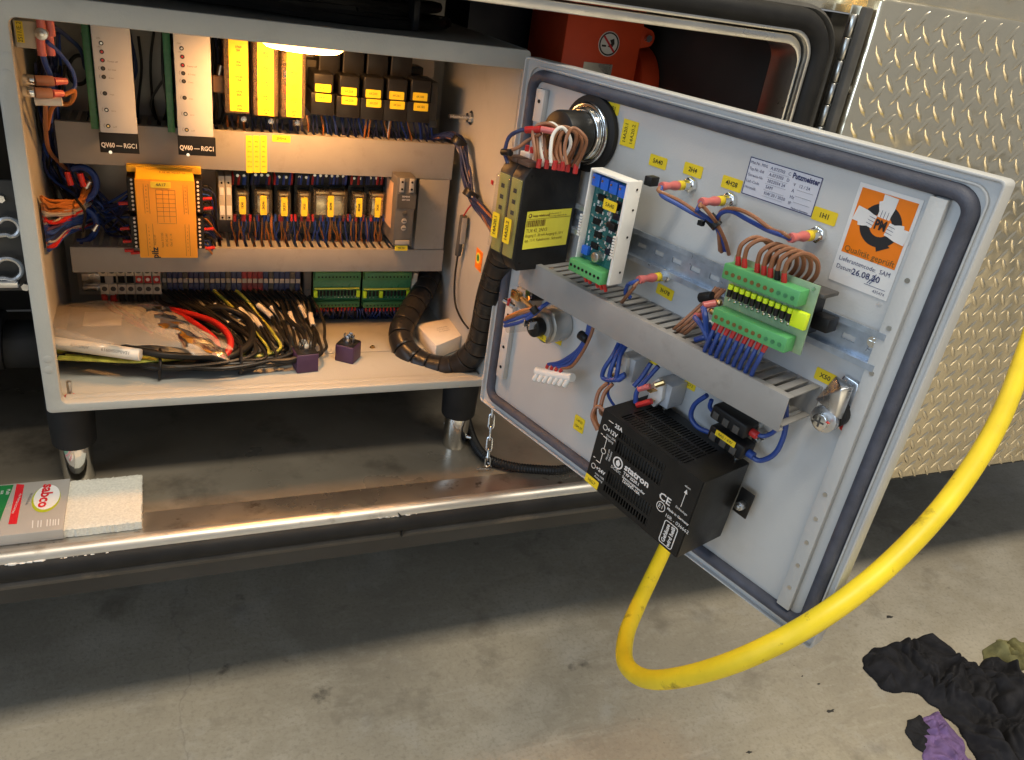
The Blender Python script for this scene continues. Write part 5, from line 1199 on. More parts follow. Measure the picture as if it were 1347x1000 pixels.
for px, py in ((1210, 243 + 80), (1190, 363), (1173, 407)):
    c = DR(px, py, 0.0); T.part('weld_mark', MB().cyl((c.x - 0.012, -0.0004, c.z), (c.x - 0.012, 0.0005, c.z), 0.0042 if py < 340 else 0.0025, n=14), doorpaint, bevel=0.0002)
# yellow device labels
def lab(px, py, tx, wd=0.025, hh=0.0125, roll=0.0, lines=None, th=0.0048):
    c = DR(px, py, 0); label_on(T, c.x, -0.0003, c.z, wd, hh, tx, th=th if not lines else 0.0038, roll=roll, lines=lines, bold=0.0001)
lab(807, 143, '5P1', 0.019); lab(866, 213, '5A40'); lab(912, 224, '2H4'); lab(963, 242, '4H28'); lab(1085, 284.5, '1H1'); lab(875, 384, '3H78', roll=-0.05)
lab(1086, 496, 'X50', 0.022); lab(733, 446, '3P5', 0.019)
c = DR(828, 176, 0)
lb = T.part('label', MB().box(c.x - 0.0115, c.x + 0.0115, -0.0007, -0.0003, c.z - 0.0145, c.z + 0.0145), yellow)
T.text('14A20.1', (c.x - 0.0055, -0.001, c.z), 0.0048, ink, lb, PI / 2); T.text('14A20.2', (c.x + 0.0055, -0.001, c.z), 0.0048, ink, lb, PI / 2)
c = DR(762, 558, 0); label_on(T, c.x, -0.0003, c.z, 0.019, 0.022, None, lines=['14P25', '15M.37'], th=0.0036)
# type plate
a = [DR(px, py, 0) for px, py in ((989, 205), (1082, 235), (1069, 287), (976, 253))]
xa = (a[0].x + a[3].x) / 2; xb = (a[1].x + a[2].x) / 2; za = (a[2].z + a[3].z) / 2; zb = (a[0].z + a[1].z) / 2
tpn = T.part('type_plate', MB().box(xa, xb, -0.0008, -0.0002, za, zb), silverfoil)
def plt(x0, x1, z0, z1, mat=inkb): T.part('print', MB().box(xa + x0 * (xb - xa), xa + x1 * (xb - xa), -0.0011, -0.00085, za + z0 * (zb - za), za + z1 * (zb - za)), mat, tpn)
for r_ in ((0, 1, 0, 0.022), (0, 1, 0.978, 1), (0, 0.01, 0.022, 0.978), (0.99, 1, 0.022, 0.978)): plt(*r_)
for k, tx in enumerate(('Mat.Nr. MSG', 'Typ.Nr.-Edl', 'Geraete-Nr.', 'Lief.-Code', 'Herstellt')): T.text(tx, (xa + 0.022 * (xb - xa), -0.0012, zb - (0.13 + 0.165 * k) * (zb - za)), 0.0027, inkb, tpn, align='LEFT')
for k, tx in enumerate(('A.073703   C', 'A.073703   D', '2022034 24', 'SAM', 'KW.20 / 2020')):
    z_ = zb - (0.14 + 0.165 * k) * (zb - za); T.text(tx, (xa + 0.31 * (xb - xa), -0.0012, z_), 0.0031, inkb, tpn, align='LEFT'); plt(0.29, 0.58, 1 - (0.225 + 0.165 * k), 1 - (0.222 + 0.165 * k), inkg)
T.text('Putzmeister', (xa + 0.80 * (xb - xa), -0.0012, zb - 0.15 * (zb - za)), 0.0052, inkb, tpn, bold=0.00025, fit=0.36 * (xb - xa))
for k, tx in enumerate(('V   12 / 24', 'A', 'Hz', 'IP')): T.text(tx, (xa + 0.66 * (xb - xa), -0.0012, zb - (0.36 + 0.16 * k) * (zb - za)), 0.0031, inkb, tpn, align='LEFT'); plt(0.72, 0.94, 0.53 - 0.16 * k, 0.535 - 0.16 * k, inkg)
T.text('Made in Germany', (xa + 0.83 * (xb - xa), -0.0012, za + 0.055 * (zb - za)), 0.0019, inkb, tpn)
# inspection sticker
a = [DR(px, py, 0) for px, py in ((1137, 239), (1217, 266), (1165, 397), (1087, 364))]
xa = (a[0].x + a[3].x) / 2; xb = (a[1].x + a[2].x) / 2; za = (a[2].z + a[3].z) / 2; zb = (a[0].z + a[1].z) / 2
qs = T.part('inspection_sticker', MB().box(xa, xb, -0.0008, -0.0002, za, zb), paper)
w_ = xb - xa; h_ = zb - za
def QX(u): return xa + u * w_
def QZ(v): return zb - v * h_
T.part('print', MB().box(QX(0.06), QX(0.95), -0.0010, -0.00083, QZ(0.69), QZ(0.04)), stickor, qs)
cx, cz, R1, R0 = QX(0.52), QZ(0.335), 0.0190, 0.0100
n = 40; T.part('print', MB().ring([(cx + R1 * math.cos(2 * PI * k / n), cz + R1 * math.sin(2 * PI * k / n)) for k in range(n)], [(cx + R0 * math.cos(2 * PI * k / n), cz + R0 * math.sin(2 * PI * k / n)) for k in range(n)], -0.0012, -0.0011), ink, qs)
T.part('print', MB().prism([(cx + 0.004, cz - 0.0225), (cx + 0.0145, cz - 0.0155), (cx + 0.002, cz - 0.0095), (cx - 0.001, cz - 0.012)], -0.00122, -0.00112), ink, qs)
def hand(ang, name='print'):
    ca, sa = math.cos(ang), math.sin(ang)
    def pt(a_, b_): return (cx + ca * a_ - sa * b_, cz + sa * a_ + ca * b_)
    T.part(name, MB().prism([pt(*q) for q in ((0.0105, -0.0058), (0.0102, 0.0052), (0.0150, 0.0075), (0.0190, 0.0088), (0.0205, 0.0060), (0.0262, 0.0068), (0.0262, -0.0066), (0.0165, -0.0068))], -0.0014, -0.00125), paper, qs)
    for k in range(4):
        bb = -0.0045 + 0.003 * k
        T.part(name, MB().prism([pt(0.0065, bb - 0.0012), pt(0.0065, bb + 0.0012), pt(0.0108, bb + 0.0013), pt(0.0108, bb - 0.0013)], -0.0014, -0.00125), paper, qs)
        if k < 3: T.part(name, MB().prism([pt(0.0068, bb + 0.00135), pt(0.0068, bb + 0.0017), pt(0.0130, bb + 0.0017), pt(0.0130, bb + 0.00135)], -0.00155, -0.00145), inkb, qs)
for a_ in (PI / 2 - 0.05, PI - 0.18, -0.15): hand(a_)
T.text('PM', (cx, -0.0016, cz), 0.0085, ink, qs, bold=0.0005, sx=0.72)
T.text('Qualit\u00e4t gepr\u00fcft', (QX(0.51), -0.0013, QZ(0.645)), 0.0056, mk_ink_brown, qs, sx=0.98)
T.text('Lieferantencode:  SAM', (QX(0.06), -0.0012, QZ(0.755)), 0.0042, inkb, qs, align='LEFT', sx=0.95)
T.text('Datum', (QX(0.06), -0.0012, QZ(0.84)), 0.0042, inkb, qs, align='LEFT'); T.text('26.08.20', (QX(0.33), -0.0012, QZ(0.845)), 0.0058, inkb, qs, 0.03, align='LEFT', bold=0.0001)
T.part('print', MB().tube([(QX(0.62), -0.0011, QZ(0.90)), (QX(0.72), -0.0011, QZ(0.79))], 0.00035, 4), inkb, qs); T.part('print', MB().tube([(QX(0.66), -0.0011, QZ(0.90)), (QX(0.76), -0.0011, QZ(0.80))], 0.00035, 4), inkb, qs)
T.part('print', MB().box(QX(0.58), QX(0.93), -0.0011, -0.0009, QZ(0.915), QZ(0.911)), inkb, qs); T.text('435474', (QX(0.84), -0.0012, QZ(0.955)), 0.0028, inkb, qs)

# ------------------------------------------------------------------ slotted rail on the door
T = Thing('slotted_rail', 'galvanised slotted mounting rail across the cabinet door', 'mounting rail', (0.3, -0.0005, 0.303), DOOR)
ra, rb, r0, r1 = 0.075, 0.5585, 0.3015, 0.3385
sl = []
m = MB(); yb_, yt_ = -0.002, -0.0095
slots = [0.1 + 0.0265 * k for k in range(18)]; slw, slh = 0.0068, 0.0029
zc = (r0 + r1) / 2; x = ra
for sx in [s_ for s_ in slots if s_ + slw < rb]:      # web with real slots
    m.box(x, sx - slw, yb_, yb_ + 0.0012, zc - 0.0125, zc + 0.0125)
    m.box(sx - slw, sx + slw, yb_, yb_ + 0.0012, zc + slh, zc + 0.0125); m.box(sx - slw, sx + slw, yb_, yb_ + 0.0012, zc - 0.0125, zc - slh); x = sx + slw
m.box(x, rb, yb_, yb_ + 0.0012, zc - 0.0125, zc + 0.0125)
for sg in (-1, 1):
    zi, zo = zc + sg * 0.0125, zc + sg * 0.0185
    m.box(ra, rb, yt_, yb_ + 0.0012, min(zi, zi + sg * 0.0012), max(zi, zi + sg * 0.0012)); m.box(ra, rb, yt_, yt_ + 0.0012, min(zi + sg * 0.0013, zo), max(zi + sg * 0.0013, zo))
T.part('rail', m, railz)
c = DR(1157, 447, 0.004); T.part('screw', MB().cyl((c.x - 0.004, -0.0021, c.z - 0.004), (c.x - 0.004, -0.0062, c.z - 0.004), 0.0055, n=16).box(c.x - 0.0078, c.x - 0.0002, -0.0068, -0.0063, c.z - 0.0046, c.z - 0.0034).box(c.x - 0.0046, c.x - 0.0034, -0.0069, -0.0064, c.z - 0.0078, c.z - 0.0002), chrome)

# ------------------------------------------------------------------ cable duct on the door
DD1 = duct('grey cable duct crossing the cabinet door', 0.122, 0.5165, 0.2275, 0.2650, -0.060, -0.0006, DOOR, fing_bot=True, pitch=0.0125)

# ------------------------------------------------------------------ two slim black transmitters
for k, (ua, ub) in enumerate(((0.1050, 0.1272), (0.1278, 0.1500))):
    T = Thing('signal_transmitter', ['slim black transmitter module nearest the hinge', 'slim black transmitter module with large yellow side label'][k], 'module', ((ua + ub) / 2, -0.01, 0.258), DOOR, 'slim black transmitter modules')
    T.part('case', MB().prismx([(-0.010, 0.262), (-0.010, 0.378), (-0.016, 0.384), (-0.090, 0.384), (-0.098, 0.372), (-0.098, 0.272), (-0.091, 0.260), (-0.016, 0.258)], ua, ub), blackp, bevel=0.0008)
    T.part('front_plate', MB().box(ua + 0.0025, ub - 0.0025, -0.1005, -0.0981, 0.276, 0.369), dullyel, bevel=0.0005)
    cv = T.part('clear_front', MB().prismx([(-0.0985, 0.274), (-0.0985, 0.371), (-0.1045, 0.366), (-0.1045, 0.280)], ua + 0.0008, ub - 0.0008), clear, bevel=0.0006)
    xm = (ua + ub) / 2
    label_on(T, xm, -0.1048, 0.308, 0.0125, 0.030, '')
    T.text(['14A20.1', '14A20.2'][k], (xm, -0.1056, 0.308), 0.0052, ink, None, PI / 2, bold=0.0001)
    for zz in (0.356, 0.343, 0.330): T.part('front_mark', MB().box(xm - 0.003, xm + 0.003, -0.1009, -0.1006, zz - 0.003, zz + 0.002), ink)
    T.part('top_block', MB().box(ua + 0.001, ub - 0.001, -0.094, -0.075, 0.3842, 0.389), mk('brown_block' + str(k), (0.09, 0.05, 0.035), 0.5), bevel=0.0008)
    for i in range(3):
        yy = -0.068 + 0.013 * i if i < 2 else -0.034
        pl = T.part('plug', MB().box(ua + 0.002, ub - 0.002, yy - 0.0055, yy + 0.0050, 0.3845, 0.3935), white, bevel=0.0008)
        for q in range(2):
            T.part('ferrule', MB().cyl((ua + 0.007 + q * 0.009, yy, 0.3937), (ua + 0.007 + q * 0.009, yy, 0.4005), 0.0026, n=8), redp, pl)
    for i in range(7): T.part('vent_rib', MB().box(ua + 0.002, ub - 0.002, -0.028 + 0.0022 * i, -0.0269 + 0.0022 * i, 0.3842, 0.3868), blackp)
    for (yy, zz) in ((-0.088, 0.375), (-0.088, 0.270), (-0.016, 0.374)): T.part('rivet', MB().cyl((ub, yy, zz), (ub + 0.0004, yy, zz), 0.0016, n=10), hole)
    if k:
        qr = Matrix(((0, -0.0, 1), (1, 0, 0), (0, 1, 0))).to_quaternion()     # text x -> +y, text up -> +z, facing +x
        yl0, yl1, zl0, zl1 = -0.092, -0.012, 0.288, 0.340
        sdl = T.part('side_label', MB().box(ub + 0.0002, ub + 0.0007, -0.0870, -0.0160, 0.2870, 0.3330), lemon, label='yellow side label with bar code')
        for i, (tx, hh_, zz) in enumerate((('TU4 42_2NV3', 0.0044, 0.3095), ('Eingang 0...20 mA Ausgang 0...10 V', 0.0034, 0.3035), ('typ. 11-V, Kabelmesstr., Schraubkl.', 0.0034, 0.2975))):
            T.text(tx, (ub + 0.0010, -0.0855, zz), hh_, mk_ink_brown, sdl, rot=qr, align='LEFT', sx=0.92)
        T.text('kopp relektronik', (ub + 0.0010, -0.0775, 0.3275), 0.0028, mk_ink_brown, sdl, rot=qr, align='LEFT', bold=0.0001)
        T.text('Tauberstrasse 51\nwww.kopp-elektronik.de', (ub + 0.0010, -0.053, 0.3275), 0.0021, mk_ink_brown, sdl, rot=qr, align='LEFT')
        T.part('print', MB().box(ub + 0.0008, ub + 0.0010, -0.0868, -0.0165, 0.3235, 0.3238), mk_ink_brown, sdl)
        T.part('print', MB().cyl((ub + 0.0008, -0.0820, 0.3280), (ub + 0.0010, -0.0820, 0.3280), 0.0026, n=16), mk_ink_brown, sdl)
        T.part('print', MB().cyl((ub + 0.00102, -0.0825, 0.3283), (ub + 0.0011, -0.0825, 0.3283), 0.0014, n=12), lemon, sdl)
        rb_ = random.Random(4); yy = -0.0865
        while yy < -0.056:
            ww = rb_.choice((0.0004, 0.0008, 0.0013)); T.part('print', MB().box(ub + 0.0008, ub + 0.0010, yy, yy + ww, 0.3145, 0.3222), mk_ink_brown, sdl); yy += ww + rb_.choice((0.0005, 0.0009))
# wires arching over the transmitters
T = Thing('transmitter_wires', 'brown and white wires arching over the black transmitters', 'wires', (0.128, -0.07, 0.39), DOOR)
rw = random.Random(2)
for k in range(9):
    a = 704 + 5.2 * k; w0 = 0.088 - 0.005 * (k % 4); jt = lambda q: rw.uniform(-q, q)
    P = dorp([(a, 212 + k * .6, w0), (a - 3 + jt(3), 196 + jt(3), w0), (a + 1 + jt(4), 174 + jt(4), w0 - 0.004), (a + 12 + jt(3), 161 + 1.2 * k + jt(3), w0 - 0.012), (a + 25 + jt(3), 171 + k + jt(4), w0 - 0.022), (a + 22 + jt(3), 190 + k, w0 - 0.026), (a + 12, 212 + k, w0 - 0.028)])
    T.part('wire', MB().tube(P, 0.0020, 8), whitew if k in (2, 4) else brown)
    for q in ((0,) if k % 2 else (-1,)): T.part('ferrule', MB().cyl(P[q] + Vector((0, 0, 0.003)), P[q] - Vector((0, 0, 0.007)), 0.0030, n=8), redp)
T.part('wire', MB().tube(dorp([(668, 215, 0.10), (664, 200, 0.10), (670, 180, 0.095), (684, 172, 0.09), (694, 171, 0.085)]), 0.0023, 8), dblue)
T.part('crimp', MB().cyl(DR(692, 171, 0.085), DR(712, 170, 0.08), 0.0040, n=10), redp); T.part('crimp', MB().cyl(DR(712, 170, 0.08), DR(733, 174, 0.07), 0.0036, n=10), pink)
T.part('wire', MB().tube(dorp([(664, 200, 0.10), (680, 195, 0.095), (694, 185, 0.085), (712, 176, 0.08)]), 0.002, 8), brown)
T.part('cable_tie', MB().cyl(DR(661, 200, 0.10), DR(672, 201, 0.10), 0.0042, n=10), blackp, bevel=0.0006)
# ------------------------------------------------------------------ teal circuit board in white carrier
T = Thing('circuit_module', 'teal circuit board with blue trimmers in a white open carrier', 'circuit board', (0.245, -0.01, 0.28), DOOR)
wf = 0.060
q = [DR(px, py, wf) for px, py in ((783, 223), (830, 238), (800, 370), (765, 345))]
a0 = (q[0].x + q[3].x) / 2 - 0.001; a1 = (q[1].x + q[2].x) / 2 + 0.004; b1 = (q[0].z + q[1].z) / 2 + 0.001; b0 = (q[2].z + q[3].z) / 2 - 0.002
car = MB(); car.box(a0 - 0.0025, a0 - 0.0003, -wf - 0.006, -wf + 0.012, b0, b1).box(a1 + 0.0003, a1 + 0.004, -wf - 0.009, -wf + 0.012, b0 - 0.002, b1 + 0.001).box(a0 - 0.0001, a1 + 0.0001, -wf - 0.008, -wf + 0.012, b1 - 0.0024, b1)
car.box(a0, a1, -wf + 0.0095, -wf + 0.012, b0 + 0.0005, b1 - 0.003)
cr_ = T.part('carrier', car, white, bevel=0.0007)
T.part('rail_foot', MB().box(a0 + 0.004, a0 + 0.024, -wf + 0.0122, -0.010, 0.300, 0.340), blackp, bevel=0.001)
for zz in (b1 - 0.008, b1 - 0.03, b1 - 0.06, b0 + 0.012): T.part('carrier_hole', MB().cyl((a1 + 0.0041, -wf + 0.005, zz), (a1 + 0.0046, -wf + 0.005, zz), 0.0014, n=8), hole, cr_)
bd = T.part('board', MB().box(a0, a1, -wf + 0.003, -wf + 0.0046, b0 + 0.004, b1 - 0.0026), pcbt)
yb2 = -wf + 0.003
for k in range(4):
    xx = a0 + 0.007 + k * 0.0135; zz = b1 - 0.010 - 0.0005 * k
    tr_ = T.part('trimmer', MB().box(xx - 0.0056, xx + 0.0056, yb2 - 0.008, yb2 - 0.0001, zz - 0.008, zz + 0.005), trim, bevel=0.0006)
    T.part('trimmer_screw', MB().cyl((xx - 0.003, yb2 - 0.0081, zz + 0.001), (xx - 0.003, yb2 - 0.0088, zz + 0.001), 0.0013, n=8), brass, tr_)
rb_ = random.Random(8)
for r_ in range(5):
    for k in range(2):
        xx = a0 + 0.016 + k * 0.024 + rb_.uniform(-.003, .003); zz = b1 - 0.029 - r_ * 0.0135
        T.part('chip', MB().box(xx - 0.0055, xx + 0.0055, yb2 - 0.0022, yb2 - 0.0001, zz - 0.0035, zz + 0.0035), navy if k else hole, bevel=0.0004)
sm = MB(); sm2 = MB()
for k in range(150):
    xx = rb_.uniform(a0 + 0.004, a1 - 0.004); zz = rb_.uniform(b0 + 0.016, b1 - 0.022)
    if rb_.random() < .5: sm.box(xx - 0.0006, xx + 0.0006, yb2 - 0.0011, yb2 - 0.0001, zz - 0.0016, zz + 0.0016)
    else: sm2.box(xx - 0.0013, xx + 0.0013, yb2 - 0.0009, yb2 - 0.0001, zz - 0.0006, zz + 0.0006)
T.part('small_components', sm, inkw, kind='stuff'); T.part('small_components', sm2, steel, kind='stuff')
xx = a0 + 0.028; T.part('capacitor', MB().cyl((xx, yb2 - 0.0001, b0 + 0.020), (xx, yb2 - 0.010, b0 + 0.020), 0.0058, n=18), steel, bevel=0.0008)
xx = a0 + 0.007; T.part('capacitor', MB().box(xx - 0.005, xx + 0.005, yb2 - 0.006, yb2 - 0.0001, b0 + 0.016, b0 + 0.026), trim, bevel=0.0008)
label_on(T, a0 + 0.036, yb2 - 0.0095, b1 - 0.031, 0.020, 0.011, '5A40', th=0.0046)
T.part('label_post', MB().box(a0 + 0.028, a0 + 0.044, yb2 - 0.0093, yb2 - 0.0023, b1 - 0.035, b1 - 0.028), blackp)
T.part('header', MB().box(a0 + 0.034, a0 + 0.046, yb2 - 0.008, yb2 - 0.0001, b1 - 0.055, b1 - 0.049), blackp, bevel=0.0005)
cn = T.part('connector', MB().box(a0 - 0.002, a1 - 0.004, -wf - 0.0145, yb2 - 0.0002, b0 - 0.004, b0 + 0.0105), green, bevel=0.0008)
for k in range(8):
    xx = a0 + 0.0018 + k * 0.0064; T.part('pole_hole', MB().cyl((xx, -wf - 0.0146, b0 + 0.0035), (xx, -wf - 0.0151, b0 + 0.0035), 0.0018, n=8), hole, cn)
    if k in (2, 3, 5, 6, 7): T.part('ferrule', MB().cyl((xx, -wf - 0.004, b0 - 0.0042), (xx, -wf + 0.002, b0 - 0.014), 0.0022, n=8), redp, cn)
for k in range(8): T.part('side_clip', MB().box(a1 + 0.001, a1 + 0.0042, -wf - 0.0140, -wf - 0.0122, b0 + 0.030 + k * 0.0032, b0 + 0.032 + k * 0.0032), white, cr_)
for k in range(8): T.part('side_clip', MB().box(a0 - 0.004, a0 - 0.0004, -wf - 0.0085, -wf - 0.0062, b0 + 0.036 + k * 0.0032, b0 + 0.038 + k * 0.0032), white, cr_)
T.part('corner_hook', MB().box(a1 - 0.006, a1 + 0.004, -0.0355, -0.022, b1 - 0.006, b1 + 0.004), blackp, bevel=0.001)
# ------------------------------------------------------------------ indicator lamps
def indicator(label, px, py, L_=0.05, sc2=1.0):
    c = DR(px, py, 0.0); x, z = c.x, c.z
    T = Thing('indicator_lamp', label, 'indicator lamp', (x, 0, z), DOOR, 'indicator lamps on the door')
    T.part('nut', MB().cyl((x, -0.0005, z), (x, -0.0065, z), 0.0082, n=6), chrome, bevel=0.0005)
    T.part('thread', MB().cyl((x, -0.0066, z), (x, -0.016, z), 0.0056, n=14), chrome)
    T.part('insulation', MB().cyl((x, -0.0161, z), (x, -0.023, z), 0.0050, n=12), yellow, bevel=0.0005)
    T.part('shrink_sleeve', MB().tube([(x, -0.0231, z), (x, -0.036, z + 0.0003), (x + 0.0006, -L_, z + 0.0006)], 0.0046, 10, rf=lambda t: 1 + 0.14 * math.sin(9 * t) - 0.12 * t), pink)
    return Vector((x + 0.0006, -L_, z))
e1 = indicator('indicator lamp below the 2H4 label', 910, 243); e2 = indicator('indicator lamp below the 4H28 label', 962, 263); e3 = indicator('indicator lamp below the 1H1 label', 1078, 308); e4 = indicator('indicator lamp just above the door duct', 879, 362)
T = Thing('indicator_wires', 'blue and brown wires joining the three upper indicator lamps', 'wires', (0.33, -0.02, 0.36), DOOR)
def W(P, r, m): T.part('wire', MB().tube(P, r, 8), m)
k1 = DR(938, 292, 0.03)
W([e1, e1 + Vector((0.008, -0.006, -0.006))] + dorp([(890, 268, 0.05), (915, 282, 0.042), (938, 293, 0.03), (950, 310, 0.022), (957, 330, 0.008)]), 0.0024, blue)
W([e1, e1 + Vector((0.004, -0.007, -0.003))] + dorp([(893, 264, 0.048), (918, 280, 0.042), (940, 292, 0.032), (953, 315, 0.02), (959, 335, 0.006)]), 0.0020, brown)
W([e2, e2 + Vector((0.002, -0.006, -0.006))] + dorp([(918, 278, 0.05), (932, 288, 0.04), (942, 298, 0.028), (955, 330, 0.008)]), 0.0022, blue)
W([e2, e2 + Vector((0.003, -0.005, -0.003))] + dorp([(925, 272, 0.05), (937, 286, 0.04), (944, 298, 0.028), (949, 332, 0.01)]), 0.0020, brown)
W([e3, e3 + Vector((-0.006, -0.006, 0.002))] + dorp([(1010, 303, 0.045), (985, 290, 0.04), (962, 278, 0.038), (947, 282, 0.034), (943, 296, 0.028), (952, 330, 0.008)]), 0.0022, blue)
W([e3, e3 + Vector((-0.004, -0.006, 0.004))] + dorp([(1015, 302, 0.046), (990, 284, 0.044), (968, 275, 0.04), (950, 277, 0.034), (945, 292, 0.028), (947, 330, 0.01)]), 0.0020, brown)
T.part('cable_tie', MB().cyl(k1 + Vector((-0.005, -0.002, 0.004)), k1 + Vector((0.006, 0.001, -0.003)), 0.0062, n=12).box(k1.x - 0.012, k1.x - 0.006, k1.y - 0.009, k1.y - 0.004, k1.z - 0.006, k1.z - 0.001), blackp)
T = Thing('lamp_wires', 'blue and brown wire pair dropping into the door duct', 'wires', (0.30, -0.04, 0.28), DOOR)
W([e4, e4 + Vector((-0.004, -0.006, -0.004))] + dorp([(826, 375, 0.05), (823, 386, 0.045), (830, 392, 0.04)]), 0.0024, blue); W([e4, e4 + Vector((0.0, -0.005, -0.006))] + dorp([(834, 378, 0.05), (824, 390, 0.045), (818, 398, 0.04)]), 0.0022, brown)
T = Thing('rail_wires', 'brown wire bundle with tie running from rail to door duct', 'wires', (0.36, -0.02, 0.28), DOOR)
for k in range(4): W(dorp([(942 + 4 * k, 378 + k, 0.012 + 0.003 * (k % 2)), (930 + 3.2 * k, 393 + k, 0.022 - 0.003 * (k % 2)), (910 + 4.5 * k, 412 + 2 * k, 0.032 + 0.004 * (k % 2)), (890 + 5 * k, 430 + 2 * k, 0.04), (876 + 5 * k, 442 + k, 0.03)]), 0.0018, brown)
c = DR(928, 391, 0.024); T.part('cable_tie', MB().cyl(c + Vector((-0.006, 0, -0.003)), c + Vector((0.008, 0, 0.004)), 0.0055, n=12), blackp, bevel=0.0006)
# ------------------------------------------------------------------ green diode board on the door rail
wb = 0.052
q = [DR(px, py, wb) for px, py in ((972, 345), (1085, 372), (1048, 468), (940, 416))]
T = Thing('diode_module', 'pale green diode board with two green connectors on the door rail', 'circuit board', (0.465, -0.01, 0.30), DOOR)
o0 = (q[0] + q[3]) / 2; ex = ((q[1] - q[0]) + (q[2] - q[3])) / 2; ez = ((q[0] - q[3]) + (q[1] - q[2])) / 2
bw, bh = ex.length, ez.length; cc = (q[0] + q[1] + q[2] + q[3]) / 4; tilt = math.atan2(ex.z, ex.x) * 0.5
MX = Matrix.Translation((cc.x, -wb, cc.z)) @ Matrix.Rotation(-tilt, 4, 'Y')
def lb(xa, xb, ya, yb_, za, zb): return MB().box(xa, xb, ya, yb_, za, zb, mat=MX)
def lc(x, ya, yb_, z, r, n=8, r2=None): return MB().cyl(MX @ Vector((x, ya, z)), MX @ Vector((x, yb_, z)), r, r2, n=n)
hw, hh = bw / 2, bh / 2
T.part('board', lb(-hw, hw, 0, 0.0016, -hh, hh), pcbp, bevel=0.0003)
T.part('carrier', lb(-hw + 0.003, hw - 0.012, 0.0018, wb - 0.0105, -hh + 0.012, hh - 0.012), blackp, bevel=0.001)
T.part('carrier_cap', lb(hw - 0.034, hw + 0.004, 0.004, 0.030, hh - 0.0115, hh - 0.0075), darkp, bevel=0.001)
T.part('carrier_foot', lb(hw - 0.0118, hw + 0.006, 0.024, wb - 0.0105, -0.014, 0.000), blackp, bevel=0.0015)
for zz, up in ((hh - 0.013, 1), (-hh + 0.009, -1)):
    cn = T.part('connector', lb(-hw + 0.001, hw - 0.008, -0.0155, -0.0002, zz - 0.0075, zz + 0.0075), green, bevel=0.0012)
    for k in range(11):
        xx = -hw + 0.006 + k * (bw - 0.018) / 10.3
        T.part('pole_hole', lc(xx, -0.0156, -0.0161, zz - 0.001, 0.0021, 10), mk_ink_brown if k < 8 else pcbg, cn)
        if up < 0 and k < 9 or up > 0 and k in (1, 2, 4, 5, 6, 7, 8):
            a_ = MX @ Vector((xx - 0.002, -0.008, zz + up * 0.0075)); b_ = MX @ Vector((xx - 0.003, -0.010, zz + up * 0.0165))
            T.part('ferrule', MB().cyl(a_, b_, 0.0029, 0.0023, n=10), redp if k != 7 or up < 0 else blackp, cn)
            if up > 0: T.part('wire', MB().tube([b_, b_ + Vector((0.0015, -0.001, 0.012)), b_ + Vector((0.009, 0.006, 0.0205)), b_ + Vector((0.017, 0.018, 0.015)), b_ + Vector((0.016, 0.027, 0.000)), b_ + Vector((0.006, 0.032, -0.016)), b_ + Vector((0.002, 0.036, -0.022))], 0.0022, 8), brown, cn)
            else: T.part('wire', MB().tube([b_, b_ + Vector((-0.001, -0.001, -0.010)), b_ + Vector((-0.006, 0.004, -0.024)), b_ + Vector((-0.010, 0.012, -0.040))], 0.0023, 8), blue, cn)
for k in range(11):
    xx = -hw + 0.007 + k * (bw - 0.026) / 10
    d_ = T.part('diode', MB().cyl(MX @ Vector((xx, -0.0042, -0.0055)), MX @ Vector((xx, -0.0042, 0.0018)), 0.0026, n=10), blackp)
    T.part('diode_band', MB().cyl(MX @ Vector((xx, -0.0042, 0.0019)), MX @ Vector((xx, -0.0042, 0.0068)), 0.0027, n=10), neon, d_, bevel=0.0004)
    T.part('solder', MB().ball(MX @ Vector((xx, -0.0008, -0.0095)), 0.0020, 8).ball(MX @ Vector((xx, -0.0008, 0.0100)), 0.0020, 8).tube([MX @ Vector((xx, -0.0008, -0.0095)), MX @ Vector((xx, -0.0042, -0.0075)), MX @ Vector((xx, -0.0042, -0.0056))], 0.0006, 5), chrome, d_)
T.part('marker', lb(hw - 0.016, hw - 0.0005, -0.0065, -0.0006, -0.0085, 0.0075), neon, bevel=0.0012)
T.part('fixing', lc(hw - 0.005, -0.0002, -0.0012, -hh + 0.030, 0.0018), hole)
T.part('fixing', lc(hw - 0.005, -0.0002, -0.0012, hh - 0.004, 0.0018), steel)
# loose pink-sleeved connection with blue wires left of the board
T = Thing('splice_wires', 'blue wires with pink crimps above the door duct beside the diode board', 'wires', (0.385, -0.05, 0.28), DOOR)
W(dorp([(925, 404, 0.045), (928, 418, 0.05), (930, 440, 0.05), (934, 455, 0.045), (937, 465, 0.03)]), 0.0031, blue); W(dorp([(914, 417, 0.045), (924, 430, 0.05), (934, 450, 0.05), (946, 462, 0.03)]), 0.0029, blue)
W(dorp([(915, 447, 0.045), (926, 444, 0.045), (936, 446, 0.04)]), 0.003, blue); W(dorp([(932, 425, 0.045), (938, 440, 0.04), (944, 452, 0.03)]), 0.0025, blue)
for px, py, dx, dy in ((925, 402, 16, -3), (914, 416, 12, 1)): T.part('crimp', MB().cyl(DR(px, py, 0.045), DR(px + dx, py + dy, 0.035), 0.0038, n=10), pink)
for px, py in ((946, 398), (938, 410), (935, 425), (940, 436)): T.part('lug', MB().ball(DR(px, py, 0.03), 0.004, 8), [chrome, white, brass, white][px % 4])
